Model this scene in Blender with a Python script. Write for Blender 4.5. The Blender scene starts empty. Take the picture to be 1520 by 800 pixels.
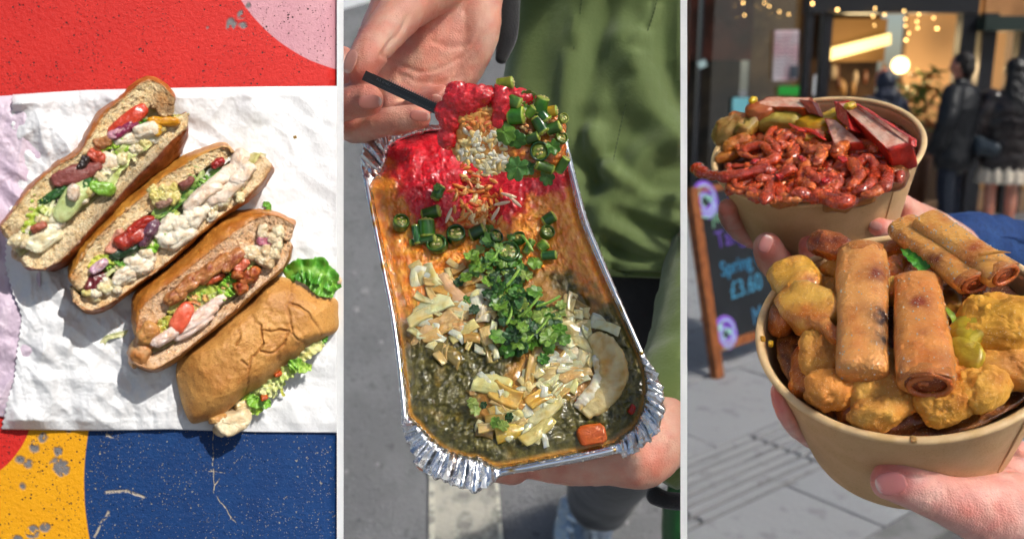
import bpy, bmesh, math, random
import numpy as np
from mathutils import Vector, Matrix

rnd = random.Random(7)
scene = bpy.context.scene
COL = scene.collection

# ------------------------------------------------------------------ camera
FPX = 1300.0                       # focal length in photograph pixels (photo is 1520 wide)
PITCH = math.radians(12.57)
CAM = np.array([0.0, 0.0, 1.6])
FWD = np.array([0.0, math.cos(PITCH), -math.sin(PITCH)])
UPV = np.array([0.0, math.sin(PITCH), math.cos(PITCH)])
RGT = np.array([1.0, 0.0, 0.0])
cd = bpy.data.cameras.new("camera")
cam = bpy.data.objects.new("camera", cd)
COL.objects.link(cam)
cam.location = CAM
cam.rotation_euler = (math.pi / 2 - PITCH, 0, 0)
cd.sensor_width = 36.0
cd.sensor_fit = 'HORIZONTAL'
cd.lens = 36.0 * FPX / 1520.0
cd.clip_start = 0.02
cd.clip_end = 500
cd.dof.use_dof = True
cd.dof.focus_distance = 0.585
cd.dof.aperture_fstop = 7.6
scene.camera = cam

# ------------------------------------------------------------------ light
SUN_DIR = np.array([0.49, -0.46, 0.74])
SUN_DIR = SUN_DIR / np.linalg.norm(SUN_DIR)
SUN_EL = math.asin(SUN_DIR[2])
SUN_AZ = math.atan2(SUN_DIR[0], SUN_DIR[1])
world = bpy.data.worlds.new("World")
scene.world = world
world.use_nodes = True
wn = world.node_tree
sky = wn.nodes.new("ShaderNodeTexSky")
sky.sky_type = 'NISHITA'
sky.sun_disc = False
sky.sun_elevation = SUN_EL
sky.sun_rotation = SUN_AZ
wn.links.new(sky.outputs[0], wn.nodes["Background"].inputs[0])
wn.nodes["Background"].inputs[1].default_value = 0.065
sd = bpy.data.lights.new("sun", 'SUN')
sun = bpy.data.objects.new("sun", sd)
COL.objects.link(sun)
sun.location = (3, -3, 6)
sd.energy = 3.7
sd.angle = math.radians(0.5)
sd.color = (1.0, 0.96, 0.9)
sun.rotation_euler = Vector(SUN_DIR).to_track_quat('Z', 'Y').to_euler()
scene.view_settings.view_transform = 'Standard'
scene.view_settings.look = 'None'
scene.view_settings.gamma = 1
scene.view_settings.exposure = 0.38
scene.cycles.use_denoising = True
scene.cycles.max_bounces = 8
scene.cycles.transmission_bounces = 6
scene.cycles.transparent_max_bounces = 8
scene.cycles.sample_clamp_indirect = 0

# ------------------------------------------------------------------ maths helpers
def nrm(v):
    v = np.asarray(v, float)
    return v / (np.linalg.norm(v, axis=-1, keepdims=True) + 1e-12)

def ray(px, py):
    return RGT * (px - 760) / FPX + UPV * (400 - py) / FPX + FWD

def P(px, py, d):
    """world point whose place in the photograph is (px, py), at a depth of d metres"""
    return CAM + ray(px, py) * d

def ground(px, py, z=0.0):
    r = ray(px, py)
    return CAM + r * ((z - CAM[2]) / r[2])

def rgb(h):
    h = h.lstrip('#')
    c = np.array([int(h[i:i + 2], 16) / 255 for i in (0, 2, 4)])
    return np.where(c <= 0.04045, c / 12.92, ((c + 0.055) / 1.055) ** 2.4)

class Frame:
    """a plane in space with its own u (right), v (up), n (towards viewer) axes; k metres to one unit"""
    def __init__(s, px, py, d, n=None, k=None):
        s.O = P(px, py, d)
        s.n = nrm(-ray(px, py)) if n is None else nrm(n)
        s.u = nrm(RGT - s.n * np.dot(RGT, s.n))
        s.v = np.cross(s.n, s.u)
        s.k = d / FPX if k is None else k
    def at(s, px, py, h=0.0):
        r = ray(px, py)
        t = np.dot(s.O + s.n * h * s.k - CAM, s.n) / np.dot(r, s.n)
        return CAM + r * t
    def ats(s, px, py, h):
        px, py, h = np.broadcast_arrays(np.asarray(px, float), np.asarray(py, float), np.asarray(h, float))
        r = ((px - 760) / FPX)[..., None] * RGT + ((400 - py) / FPX)[..., None] * UPV + FWD
        t = (np.dot(s.O - CAM, s.n) + h * s.k) / (r @ s.n)
        return CAM + r * t[..., None]
    def d(s, du, dv, dn=0.0):
        return (s.u * du + s.v * dv + s.n * dn) * s.k

# vectorised gradient noise
_rs = np.random.RandomState(3)
_perm = _rs.permutation(256)
_perm = np.concatenate([_perm, _perm, _perm])
_g = nrm(_rs.normal(size=(256, 3)))
def noise3(p):
    p = np.asarray(p, float)
    i = np.floor(p).astype(int)
    f = p - i
    i &= 255
    w = f * f * f * (f * (f * 6 - 15) + 10)
    out = 0
    for dx in (0, 1):
        for dy in (0, 1):
            for dz in (0, 1):
                h = _perm[_perm[_perm[(i[..., 0] + dx) & 255] + ((i[..., 1] + dy) & 255)] + ((i[..., 2] + dz) & 255)]
                g = _g[h]
                d = f - np.array([dx, dy, dz])
                wx = w[..., 0] if dx else 1 - w[..., 0]
                wy = w[..., 1] if dy else 1 - w[..., 1]
                wz = w[..., 2] if dz else 1 - w[..., 2]
                out = out + wx * wy * wz * (g * d).sum(-1)
    return out * 1.6
def fbm(p, sc, oct=3, gain=0.5, ridge=False):
    p = np.asarray(p, float) * sc
    a, s, t = 1.0, 0, 0
    for k in range(oct):
        n = noise3(p + 17.3 * k)
        if ridge:
            n = 1 - 2 * np.abs(n)
        s = s + a * n
        t += a
        a *= gain
        p = p * 2.03
    return s / t
def sstep(a, b, x):
    t = np.clip((x - a) / (b - a), 0, 1)
    return t * t * (3 - 2 * t)
def polydist(x, y, poly):
    d = np.full(np.shape(x), 1e9)
    for (x0, y0), (x1, y1) in zip(poly[:-1], poly[1:]):
        dx, dy = x1 - x0, y1 - y0
        t = np.clip(((x - x0) * dx + (y - y0) * dy) / (dx * dx + dy * dy + 1e-9), 0, 1)
        d = np.minimum(d, np.hypot(x - x0 - t * dx, y - y0 - t * dy))
    return d
def inpoly(x, y, poly):
    c = np.zeros(np.shape(x), bool)
    n = len(poly)
    j = n - 1
    for i in range(n):
        xi, yi = poly[i]; xj, yj = poly[j]
        if yi != yj:
            c ^= ((yi > y) != (yj > y)) & (x < (xj - xi) * (y - yi) / (yj - yi) + xi)
        j = i
    return c
def catmull(a, sub, closed):
    a = np.asarray(a, float)
    n = len(a)
    if n == 1 or sub == 1:
        return a
    out = []
    seg = n if closed else n - 1
    for i in range(seg):
        if closed:
            p0, p1, p2, p3 = a[(i - 1) % n], a[i], a[(i + 1) % n], a[(i + 2) % n]
        else:
            p0, p1, p2, p3 = a[max(i - 1, 0)], a[i], a[i + 1], a[min(i + 2, n - 1)]
        for k in range(sub):
            t = k / sub
            out.append(0.5 * (2 * p1 + (p2 - p0) * t + (2 * p0 - 5 * p1 + 4 * p2 - p3) * t * t + (3 * p1 - p0 - 3 * p2 + p3) * t ** 3))
    if not closed:
        out.append(a[-1])
    return np.array(out)

# ------------------------------------------------------------------ geometry: a Geo holds V, F (list of arrays), C, and params
class Geo:
    def __init__(s, V, F, C=None, u=None, v=None):
        s.V = np.asarray(V, float); s.F = F
        s.C = C; s.u = u; s.v = v; s.uv = None
        s.flat = False
    def col(s, c):
        c = np.asarray(c, float)
        if c.ndim == 1:
            c = np.tile(c, (len(s.V), 1))
        s.C = c
        return s
    def normals(s):
        N = np.zeros_like(s.V)
        for f in s.F:
            if len(f) == 0: continue
            if f.shape[1] == 4:
                n = np.cross(s.V[f[:, 2]] - s.V[f[:, 0]], s.V[f[:, 3]] - s.V[f[:, 1]])
            else:
                n = np.cross(s.V[f[:, 1]] - s.V[f[:, 0]], s.V[f[:, 2]] - s.V[f[:, 0]])
            for k in range(f.shape[1]):
                np.add.at(N, f[:, k], n)
        return nrm(N)
    def disp(s, amp, sc, oct=3, ridge=False, gain=0.5, seed=0.0, mask=1.0):
        n = fbm(s.V + seed, sc, oct, gain, ridge)
        s.V = s.V + s.normals() * (n * amp * mask)[:, None]
        return s
def merge(*gs):
    V = np.concatenate([g.V for g in gs])
    C = None
    if all(g.C is not None for g in gs):
        C = np.concatenate([g.C for g in gs])
    F = []; o = 0
    for g in gs:
        for f in g.F:
            if len(f): F.append(f + o)
        o += len(g.V)
    f4 = [f for f in F if f.shape[1] == 4]; f3 = [f for f in F if f.shape[1] == 3]
    F = ([np.concatenate(f4)] if f4 else []) + ([np.concatenate(f3)] if f3 else [])
    r = Geo(V, F, C)
    r.flat = all(g.flat for g in gs)
    return r

def sweep(S, ku=3, kv=3, cap=0.5, closed_u=False):
    """S: sections x points x 3, each a closed loop; smooth in both directions, rounded ends"""
    S = np.asarray(S, float)
    S = catmull(S, ku, closed_u)
    S = np.transpose(catmull(np.transpose(S, (1, 0, 2)), kv, True), (1, 0, 2))
    if not closed_u:
        c0, c1 = S[0].mean(0), S[-1].mean(0)
        r0 = np.linalg.norm(S[0] - c0, axis=1).mean(); r1 = np.linalg.norm(S[-1] - c1, axis=1).mean()
        d0 = nrm(c0 - S[1].mean(0)); d1 = nrm(c1 - S[-2].mean(0))
        pre = []; post = []
        for a in (80, 60, 40, 20):
            q = math.radians(a)
            pre.append(c0 + (S[0] - c0) * math.cos(q) + d0 * r0 * cap * math.sin(q))
        for a in (20, 40, 60, 80):
            q = math.radians(a)
            post.append(c1 + (S[-1] - c1) * math.cos(q) + d1 * r1 * cap * math.sin(q))
        nu = len(S)
        S = np.concatenate([np.array(pre), S, np.array(post)])
        uu = np.concatenate([np.zeros(4), np.linspace(0, 1, nu), np.ones(4)])
    else:
        uu = np.linspace(0, 1, len(S), endpoint=False)
    M, K = S.shape[:2]
    V = S.reshape(-1, 3)
    idx = np.arange(M * K).reshape(M, K)
    a = idx if closed_u else idx[:-1]
    b = np.roll(idx, -1, 0) if closed_u else idx[1:]
    F4 = np.stack([a, np.roll(a, -1, 1), np.roll(b, -1, 1), b], -1).reshape(-1, 4)
    u = np.repeat(uu, K); v = np.tile(np.arange(K) / K, M)
    F = [F4]
    if not closed_u:
        V = np.concatenate([V, [S[0].mean(0)], [S[-1].mean(0)]])
        n0, n1 = M * K, M * K + 1
        t0 = np.stack([np.full(K, n0), np.roll(idx[0], -1), idx[0]], -1)
        t1 = np.stack([np.full(K, n1), idx[-1], np.roll(idx[-1], -1)], -1)
        F.append(np.concatenate([t0, t1]))
        u = np.concatenate([u, [0, 1]]); v = np.concatenate([v, [0, 0]])
    g = Geo(V, F, None, u, v)
    # orient outwards
    N = g.normals()
    if ((V - V.mean(0)) * N).sum() < 0:
        g.F = [f[:, ::-1] for f in g.F]
    return g

def tube(path, radii, K=10, flat=1.0, up=(0, 0, 1), ku=4, cap=1.0, twist=0.0, loop=None):
    """path n x 3 with a radius at each point; flat squeezes the section along its second axis"""
    path = np.asarray(path, float)
    n = len(path)
    radii = np.broadcast_to(np.asarray(radii, float), (n,)) if np.ndim(radii) == 0 else np.asarray(radii, float)
    T = nrm(np.gradient(path, axis=0))
    b = np.asarray(up, float)
    S = []
    for i in range(n):
        x = np.cross(b, T[i])
        if np.linalg.norm(x) < 1e-6: x = np.cross(np.array([0.3, 0.7, 0.2]), T[i])
        x = nrm(x); y = np.cross(T[i], x)
        a = np.linspace(0, 2 * math.pi, K, endpoint=False) + twist * i / max(1, n - 1)
        fl = flat if np.ndim(flat) == 0 else flat[i]
        if loop is None:
            L = np.cos(a)[:, None] * x + np.sin(a)[:, None] * y * fl
        else:
            L = loop[:, 0][:, None] * x + loop[:, 1][:, None] * y * fl
        S.append(path[i] + L * radii[i])
    return sweep(np.array(S), ku, 1 if K > 8 else 2, cap)

def blob(c, X, Y, Z, nu=18, nv=24, sq=1.0):
    """ellipsoid with half axes X, Y, Z (3-vectors); sq < 1 makes it boxier"""
    th = np.linspace(-math.pi / 2, math.pi / 2, nu)
    ph = np.linspace(0, 2 * math.pi, nv, endpoint=False)
    sp = lambda w: np.sign(w) * np.abs(w) ** sq
    S = []
    for t in th[1:-1]:
        ct, st = sp(math.cos(t)), sp(math.sin(t))
        S.append(np.asarray(c) + np.outer(sp(np.cos(ph)) * ct, X) + np.outer(sp(np.sin(ph)) * ct, Y) + st * np.asarray(Z))
    S = np.array(S)
    M, K = S.shape[:2]
    idx = np.arange(M * K).reshape(M, K)
    V = np.concatenate([S.reshape(-1, 3), [np.asarray(c) - Z], [np.asarray(c) + Z]])
    F4 = np.stack([idx[:-1], np.roll(idx[:-1], -1, 1), np.roll(idx[1:], -1, 1), idx[1:]], -1).reshape(-1, 4)
    t0 = np.stack([np.full(K, M * K), np.roll(idx[0], -1), idx[0]], -1)
    t1 = np.stack([np.full(K, M * K + 1), idx[-1], np.roll(idx[-1], -1)], -1)
    g = Geo(V, [F4, np.concatenate([t0, t1])], None, None, None)
    N = g.normals()
    if ((V - V.mean(0)) * N).sum() < 0:
        g.F = [f[:, ::-1] for f in g.F]
    return g

def sheet(G, th, closed=False):
    """G: M x N x 3 grid of points -> a sheet with thickness th"""
    G = np.asarray(G, float)
    M, N = G.shape[:2]
    du = np.gradient(G, axis=0); dv = np.gradient(G, axis=1)
    n = nrm(np.cross(du, dv))
    A = (G + n * th / 2).reshape(-1, 3); B = (G - n * th / 2).reshape(-1, 3)
    idx = np.arange(M * N).reshape(M, N); o = M * N
    f = np.stack([idx[:-1, :-1], idx[1:, :-1], idx[1:, 1:], idx[:-1, 1:]], -1).reshape(-1, 4)
    F = [f, f[:, ::-1] + o]
    def edge(e):
        return np.stack([e[:-1], e[1:], e[1:] + o, e[:-1] + o], -1)
    F += [edge(idx[0, :]), edge(idx[-1, :])[:, ::-1], edge(idx[:, 0])[:, ::-1], edge(idx[:, -1])]
    u = np.repeat(np.linspace(0, 1, M), N); v = np.tile(np.linspace(0, 1, N), M)
    return Geo(np.concatenate([A, B]), [np.concatenate(F)], None, np.tile(u, 2), np.tile(v, 2))

def fan(c, X, Y, Z, rf, nr=6, nt=48, th=0.0003, cup=0.15, wav=0.05, lob=5, seed=0.0):
    """leaf-like disc: outline rf(theta) in units of X, Y; cupped along Z"""
    t = np.linspace(0, 2 * math.pi, nt + 1)
    R = np.linspace(0.02, 1, nr)
    r = rf(t)[None, :] * R[:, None]
    x = r * np.cos(t); y = r * np.sin(t)
    z = cup * r ** 2 + wav * r * np.sin(lob * t + seed) 
    G = np.asarray(c) + x[..., None] * X + y[..., None] * Y + z[..., None] * Z
    return sheet(G, th)

def box(c, X, Y, Z, bev=0.0):
    """box with half axes X, Y, Z"""
    c, X, Y, Z = [np.asarray(q, float) for q in (c, X, Y, Z)]
    bm = bmesh.new()
    vs = [bm.verts.new(c + X * a + Y * b + Z * e) for a, b, e in
          ((-1, -1, -1), (1, -1, -1), (1, 1, -1), (-1, 1, -1), (-1, -1, 1), (1, -1, 1), (1, 1, 1), (-1, 1, 1))]
    for q in ((0, 3, 2, 1), (4, 5, 6, 7), (0, 1, 5, 4), (1, 2, 6, 5), (2, 3, 7, 6), (3, 0, 4, 7)):
        bm.faces.new([vs[i] for i in q])
    bmesh.ops.recalc_face_normals(bm, faces=bm.faces)
    if bev:
        bmesh.ops.bevel(bm, geom=list(bm.edges), offset=bev, segments=2, affect='EDGES', profile=0.5)
    g = from_bm(bm); g.flat = True
    return g
def from_bm(bm):
    bmesh.ops.triangulate(bm, faces=[f for f in bm.faces if len(f.verts) > 4])
    bm.verts.index_update()
    V = [tuple(v.co) for v in bm.verts]
    q = [[v.index for v in f.verts] for f in bm.faces if len(f.verts) == 4]
    t = [[v.index for v in f.verts] for f in bm.faces if len(f.verts) == 3]
    bm.free()
    return Geo(V, ([np.array(q)] if q else []) + ([np.array(t)] if t else []))
def aabox(x0, x1, y0, y1, z0, z1, bev=0.0):
    return box(((x0 + x1) / 2, (y0 + y1) / 2, (z0 + z1) / 2), ((x1 - x0) / 2, 0, 0), (0, (y1 - y0) / 2, 0), (0, 0, (z1 - z0) / 2), bev)

def fuse(geos, voxel, smooth=6, factor=0.5, subd=False):
    """join closed shapes into one continuous skin"""
    g = merge(*[Geo(x.V, x.F) for x in geos])
    me = make_mesh("tmp", g)
    ob = bpy.data.objects.new("tmp", me); COL.objects.link(ob)
    m = ob.modifiers.new("r", 'REMESH'); m.mode = 'VOXEL'; m.voxel_size = voxel
    s = ob.modifiers.new("s", 'SMOOTH'); s.iterations = smooth; s.factor = factor
    dg = bpy.context.evaluated_depsgraph_get()
    me2 = bpy.data.meshes.new_from_object(ob.evaluated_get(dg))
    n = len(me2.vertices)
    V = np.empty(n * 3); me2.vertices.foreach_get("co", V); V = V.reshape(-1, 3)
    q = []; t = []
    for p in me2.polygons:
        (q if len(p.vertices) == 4 else t).append(list(p.vertices))
    F = ([np.array(q)] if q else []) + ([np.array(t)] if t else [])
    bpy.data.objects.remove(ob); bpy.data.meshes.remove(me); bpy.data.meshes.remove(me2)
    return Geo(V, F)

# ------------------------------------------------------------------ objects
WLOC = {}
ALB = [1.0]      # overall reflectance of the things being built
def make_mesh(name, g):
    me = bpy.data.meshes.new(name)
    V = np.ascontiguousarray(g.V, dtype=np.float32)
    F = [f for f in g.F if len(f)]
    nl = sum(f.size for f in F); nf = sum(len(f) for f in F)
    me.vertices.add(len(V)); me.vertices.foreach_set("co", V.ravel())
    me.loops.add(nl); me.polygons.add(nf)
    me.loops.foreach_set("vertex_index", np.concatenate([f.ravel() for f in F]).astype(np.int32))
    tot = np.concatenate([np.full(len(f), f.shape[1]) for f in F]).astype(np.int32)
    st = np.concatenate([[0], np.cumsum(tot)[:-1]]).astype(np.int32)
    me.polygons.foreach_set("loop_start", st)
    me.polygons.foreach_set("loop_total", tot)
    me.polygons.foreach_set("use_smooth", np.full(nf, not g.flat))
    if g.C is not None:
        a = me.color_attributes.new("Col", 'FLOAT_COLOR', 'POINT')
        a.data.foreach_set("color", np.concatenate([g.C, np.ones((len(g.C), 1))], 1).astype(np.float32).ravel())
    if g.uv is not None:
        uvl = me.uv_layers.new(name="UVMap")
        li = np.concatenate([f.ravel() for f in F])
        uvl.data.foreach_set("uv", np.asarray(g.uv, np.float32)[li].ravel())
    me.update(calc_edges=True); me.validate()
    return me
def tag(o, label=None, cat=None, group=None, kind=None):
    if label: o['label'] = label
    if cat: o['category'] = cat
    if group: o['group'] = group
    if kind: o['kind'] = kind
    return o
def thing(name, label, cat, base, group=None, kind=None):
    o = bpy.data.objects.new(name, None); COL.objects.link(o)
    o.location = base; WLOC[o.name] = np.array(base, float)
    o.empty_display_size = 0.02
    return tag(o, label, cat, group, kind)
def add(name, g, mat, parent=None, label=None, cat=None, group=None, kind=None):
    base = g.V.mean(0)
    pl = WLOC[parent.name] if parent is not None else np.zeros(3)
    g2 = Geo(g.V - base, g.F, None if g.C is None else g.C * ALB[0]); g2.uv = g.uv; g2.flat = g.flat
    me = make_mesh(name, g2)
    me.materials.append(mat)
    o = bpy.data.objects.new(name, me); COL.objects.link(o)
    if parent is not None: o.parent = parent
    o.location = base - pl
    WLOC[o.name] = base
    return tag(o, label, cat, group, kind)
def structure(name, g, mat):
    return add(name, g, mat, kind='structure')

# ------------------------------------------------------------------ materials
MATS = {}
def node(nt, t, **kw):
    n = nt.nodes.new(t)
    for k, v in kw.items(): setattr(n, k, v)
    return n
def mat(name, col=None, rough=0.5, sss=0.0, sssr=(1, 0.4, 0.2), sssd=0.003, coat=0.0, spec=0.5, metal=0.0,
        bumps=(), var=(), attr=True, trans=0.0, emis=None, estr=0.0, croug=0.1, rvar=None, alpha=1.0, ior=1.45, sheen=0.0):
    """var: (scale, colour, threshold low, high, amount) patches; bumps: (kind, scale, distance)"""
    if name in MATS: return MATS[name]
    m = bpy.data.materials.new(name); MATS[name] = m
    m.use_nodes = True
    nt = m.node_tree; L = nt.links
    b = nt.nodes["Principled BSDF"]
    tc = node(nt, "ShaderNodeTexCoord")
    if col is None:
        at = node(nt, "ShaderNodeAttribute", attribute_name="Col")
        c = at.outputs["Color"]
    else:
        r = node(nt, "ShaderNodeRGB"); r.outputs[0].default_value = (*col, 1); c = r.outputs[0]
    for (sc, cc, lo, hi, amt) in var:
        nz = node(nt, "ShaderNodeTexNoise"); nz.inputs["Scale"].default_value = sc; nz.inputs["Detail"].default_value = 4
        L.new(tc.outputs["Object"], nz.inputs["Vector"])
        mr = node(nt, "ShaderNodeMapRange"); mr.inputs[1].default_value = lo; mr.inputs[2].default_value = hi; mr.inputs[4].default_value = amt
        L.new(nz.outputs[0], mr.inputs[0])
        mx = node(nt, "ShaderNodeMix", data_type='RGBA')
        L.new(mr.outputs[0], mx.inputs[0]); L.new(c, mx.inputs[6])
        if cc[0] < 0:   # multiply
            mx.blend_type = 'MULTIPLY'; mx.inputs[7].default_value = (-cc[0], -cc[1], -cc[2], 1)
        else:
            mx.inputs[7].default_value = (*cc, 1)
        c = mx.outputs[2]
    L.new(c, b.inputs["Base Color"])
    b.inputs["Roughness"].default_value = rough
    if rvar:
        nz = node(nt, "ShaderNodeTexNoise"); nz.inputs["Scale"].default_value = rvar[0]
        L.new(tc.outputs["Object"], nz.inputs["Vector"])
        mr = node(nt, "ShaderNodeMapRange"); mr.inputs[1].default_value = .35; mr.inputs[2].default_value = .65
        mr.inputs[3].default_value = rvar[1]; mr.inputs[4].default_value = rvar[2]
        L.new(nz.outputs[0], mr.inputs[0]); L.new(mr.outputs[0], b.inputs["Roughness"])
    b.inputs["Metallic"].default_value = metal
    b.inputs["Specular IOR Level"].default_value = spec
    b.inputs["IOR"].default_value = ior
    if sss:
        b.inputs["Subsurface Weight"].default_value = sss
        b.inputs["Subsurface Radius"].default_value = sssr
        b.inputs["Subsurface Scale"].default_value = sssd
    if coat:
        b.inputs["Coat Weight"].default_value = coat
        b.inputs["Coat Roughness"].default_value = croug
    if trans: b.inputs["Transmission Weight"].default_value = trans
    if sheen: b.inputs["Sheen Weight"].default_value = sheen
    if emis is not None:
        b.inputs["Emission Color"].default_value = (*emis, 1); b.inputs["Emission Strength"].default_value = estr
    prev = None
    for (kind, sc, dist) in bumps:
        if kind == 'n':
            t = node(nt, "ShaderNodeTexNoise"); t.inputs["Scale"].default_value = sc; t.inputs["Detail"].default_value = 5; o = t.outputs[0]
        elif kind == 'v':
            t = node(nt, "ShaderNodeTexVoronoi"); t.inputs["Scale"].default_value = sc; o = t.outputs["Distance"]
        elif kind == 'e':
            t = node(nt, "ShaderNodeTexVoronoi", feature='DISTANCE_TO_EDGE'); t.inputs["Scale"].default_value = sc; o = t.outputs["Distance"]
        elif kind == 'w':
            t = node(nt, "ShaderNodeTexWave"); t.inputs["Scale"].default_value = sc; t.inputs["Distortion"].default_value = 2; o = t.outputs["Fac"]
        L.new(tc.outputs["Object"], t.inputs["Vector"])
        bp = node(nt, "ShaderNodeBump"); bp.inputs["Distance"].default_value = dist
        bp.inputs["Strength"].default_value = 1.0
        L.new(o, bp.inputs["Height"])
        if prev: L.new(prev, bp.inputs["Normal"])
        prev = bp.outputs[0]
    if prev: L.new(prev, b.inputs["Normal"])
    return m
WHITEPAINT = mat("white_paint", col=(.82, .82, .81), rough=.6, bumps=(('n', 300, .0002),))
# ================================================================== the set: painted board frame, dividers, added sun diffuser
BD = Frame(250, 400, 0.50)                     # plane of the painted table top, square to the viewer
dE = float(np.dot(BD.at(500, 400) - CAM, FWD))  # depth of its right edge

def divider(x0, x1, d0, d1, name, label):
    """thin white board seen end-on; it runs straight back between two of the three scenes"""
    a0, a1 = P(x0, 0, d0), P(x1, 0, d0)
    w = a1 - a0
    back = nrm(ray((x0 + x1) / 2, 400) - UPV * np.dot(ray((x0 + x1) / 2, 400), UPV))
    L = (d1 - d0) / np.dot(back, FWD)
    V = []
    for q in (0, 1):
        for s in (0, 1):
            for t in (-1, 1):
                top = P((x0 + x1) / 2, -130, d1 if s else d0) if t > 0 else None
                d = d1 if s else d0
                base = P((x0 + x1) / 2, 1250 if d < 2 else 400, d)
                if d >= 2: base = base - UPV * ((base[2]) / UPV[2])
                pt = top if t > 0 else base
                V.append(pt + w * (q - 0.5))
    V = np.array(V)
    F = np.array([[0, 1, 3, 2], [4, 6, 7, 5], [0, 4, 5, 1], [2, 3, 7, 6], [1, 5, 7, 3], [0, 2, 6, 4]])
    g = Geo(V, [F]); g.flat = True
    return add(name, g, WHITEPAINT, None, label, "divider", "white dividers between the three food scenes")
divider(500, 510, dE - 0.002, dE + 0.02, "divider_board", "thin white divider between the painted sandwich table and the foil tray of curry")
divider(1010, 1020, dE - 0.002, dE + 0.03, "divider_board", "thin white divider between the green jacket and the street with kraft bowls")

# translucent awning square to the sun over the curry and bowl scenes: added, unseen, to soften the sun there; the sandwiches keep it direct
AP = P(900, 400, .6) + SUN_DIR * 1.7
def to_diffuser(p): return p + SUN_DIR * (np.dot(AP - p, SUN_DIR))
e0, e1 = to_diffuser(BD.at(503, 0)), to_diffuser(BD.at(503, 800))
dl = nrm(e0 - e1); nl = np.cross(dl, SUN_DIR)
if np.dot(nl, RGT) < 0: nl = -nl
bm = bmesh.new()
bm.faces.new([bm.verts.new(q) for q in (e0 - dl * 4, e0 - dl * 4 + nl * 12, e0 + dl * 13 + nl * 12, e0 + dl * 13)])
bmesh.ops.bisect_plane(bm, geom=bm.verts[:] + bm.edges[:] + bm.faces[:], plane_co=(0, 0, .02), plane_no=(0, 0, -1), clear_outer=True)
DIFFUSER = from_bm(bm); DIFFUSER.flat = True
cm = bpy.data.materials.new("diffuser_fabric"); cm.use_nodes = True
nt = cm.node_tree; nt.nodes.remove(nt.nodes["Principled BSDF"])
tr = node(nt, "ShaderNodeBsdfTranslucent"); tr.inputs[0].default_value = (1.0, .97, .92, 1)
rf = node(nt, "ShaderNodeBsdfRefraction"); rf.inputs["Color"].default_value = (1, .975, .93, 1); rf.inputs["Roughness"].default_value = .55; rf.inputs["IOR"].default_value = 1.25
mxs = node(nt, "ShaderNodeMixShader"); mxs.inputs[0].default_value = .85
nt.links.new(tr.outputs[0], mxs.inputs[1]); nt.links.new(rf.outputs[0], mxs.inputs[2])
tpn = node(nt, "ShaderNodeBsdfTransparent"); mx2 = node(nt, "ShaderNodeMixShader"); mx2.inputs[0].default_value = .2
nt.links.new(mxs.outputs[0], mx2.inputs[1]); nt.links.new(tpn.outputs[0], mx2.inputs[2])
nt.links.new(mx2.outputs[0], nt.nodes["Material Output"].inputs[0])
add("sun_diffuser", DIFFUSER, cm, None, "added unseen translucent awning stretched over the curry and the kraft bowls", "diffuser")
# ground everywhere
GZ = mat("far_ground", col=(.12, .12, .12), rough=.8, bumps=(('n', 60, .002),), var=((3, (.17, .165, .16), .4, .6, .8),))
g = Geo(np.array([(-60, -60, -.012), (60, -60, -.012), (60, 90, -.012), (-60, 90, -.012)]), [np.array([[0, 1, 2, 3]])]); g.flat = True
structure("ground", g, GZ)
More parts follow.
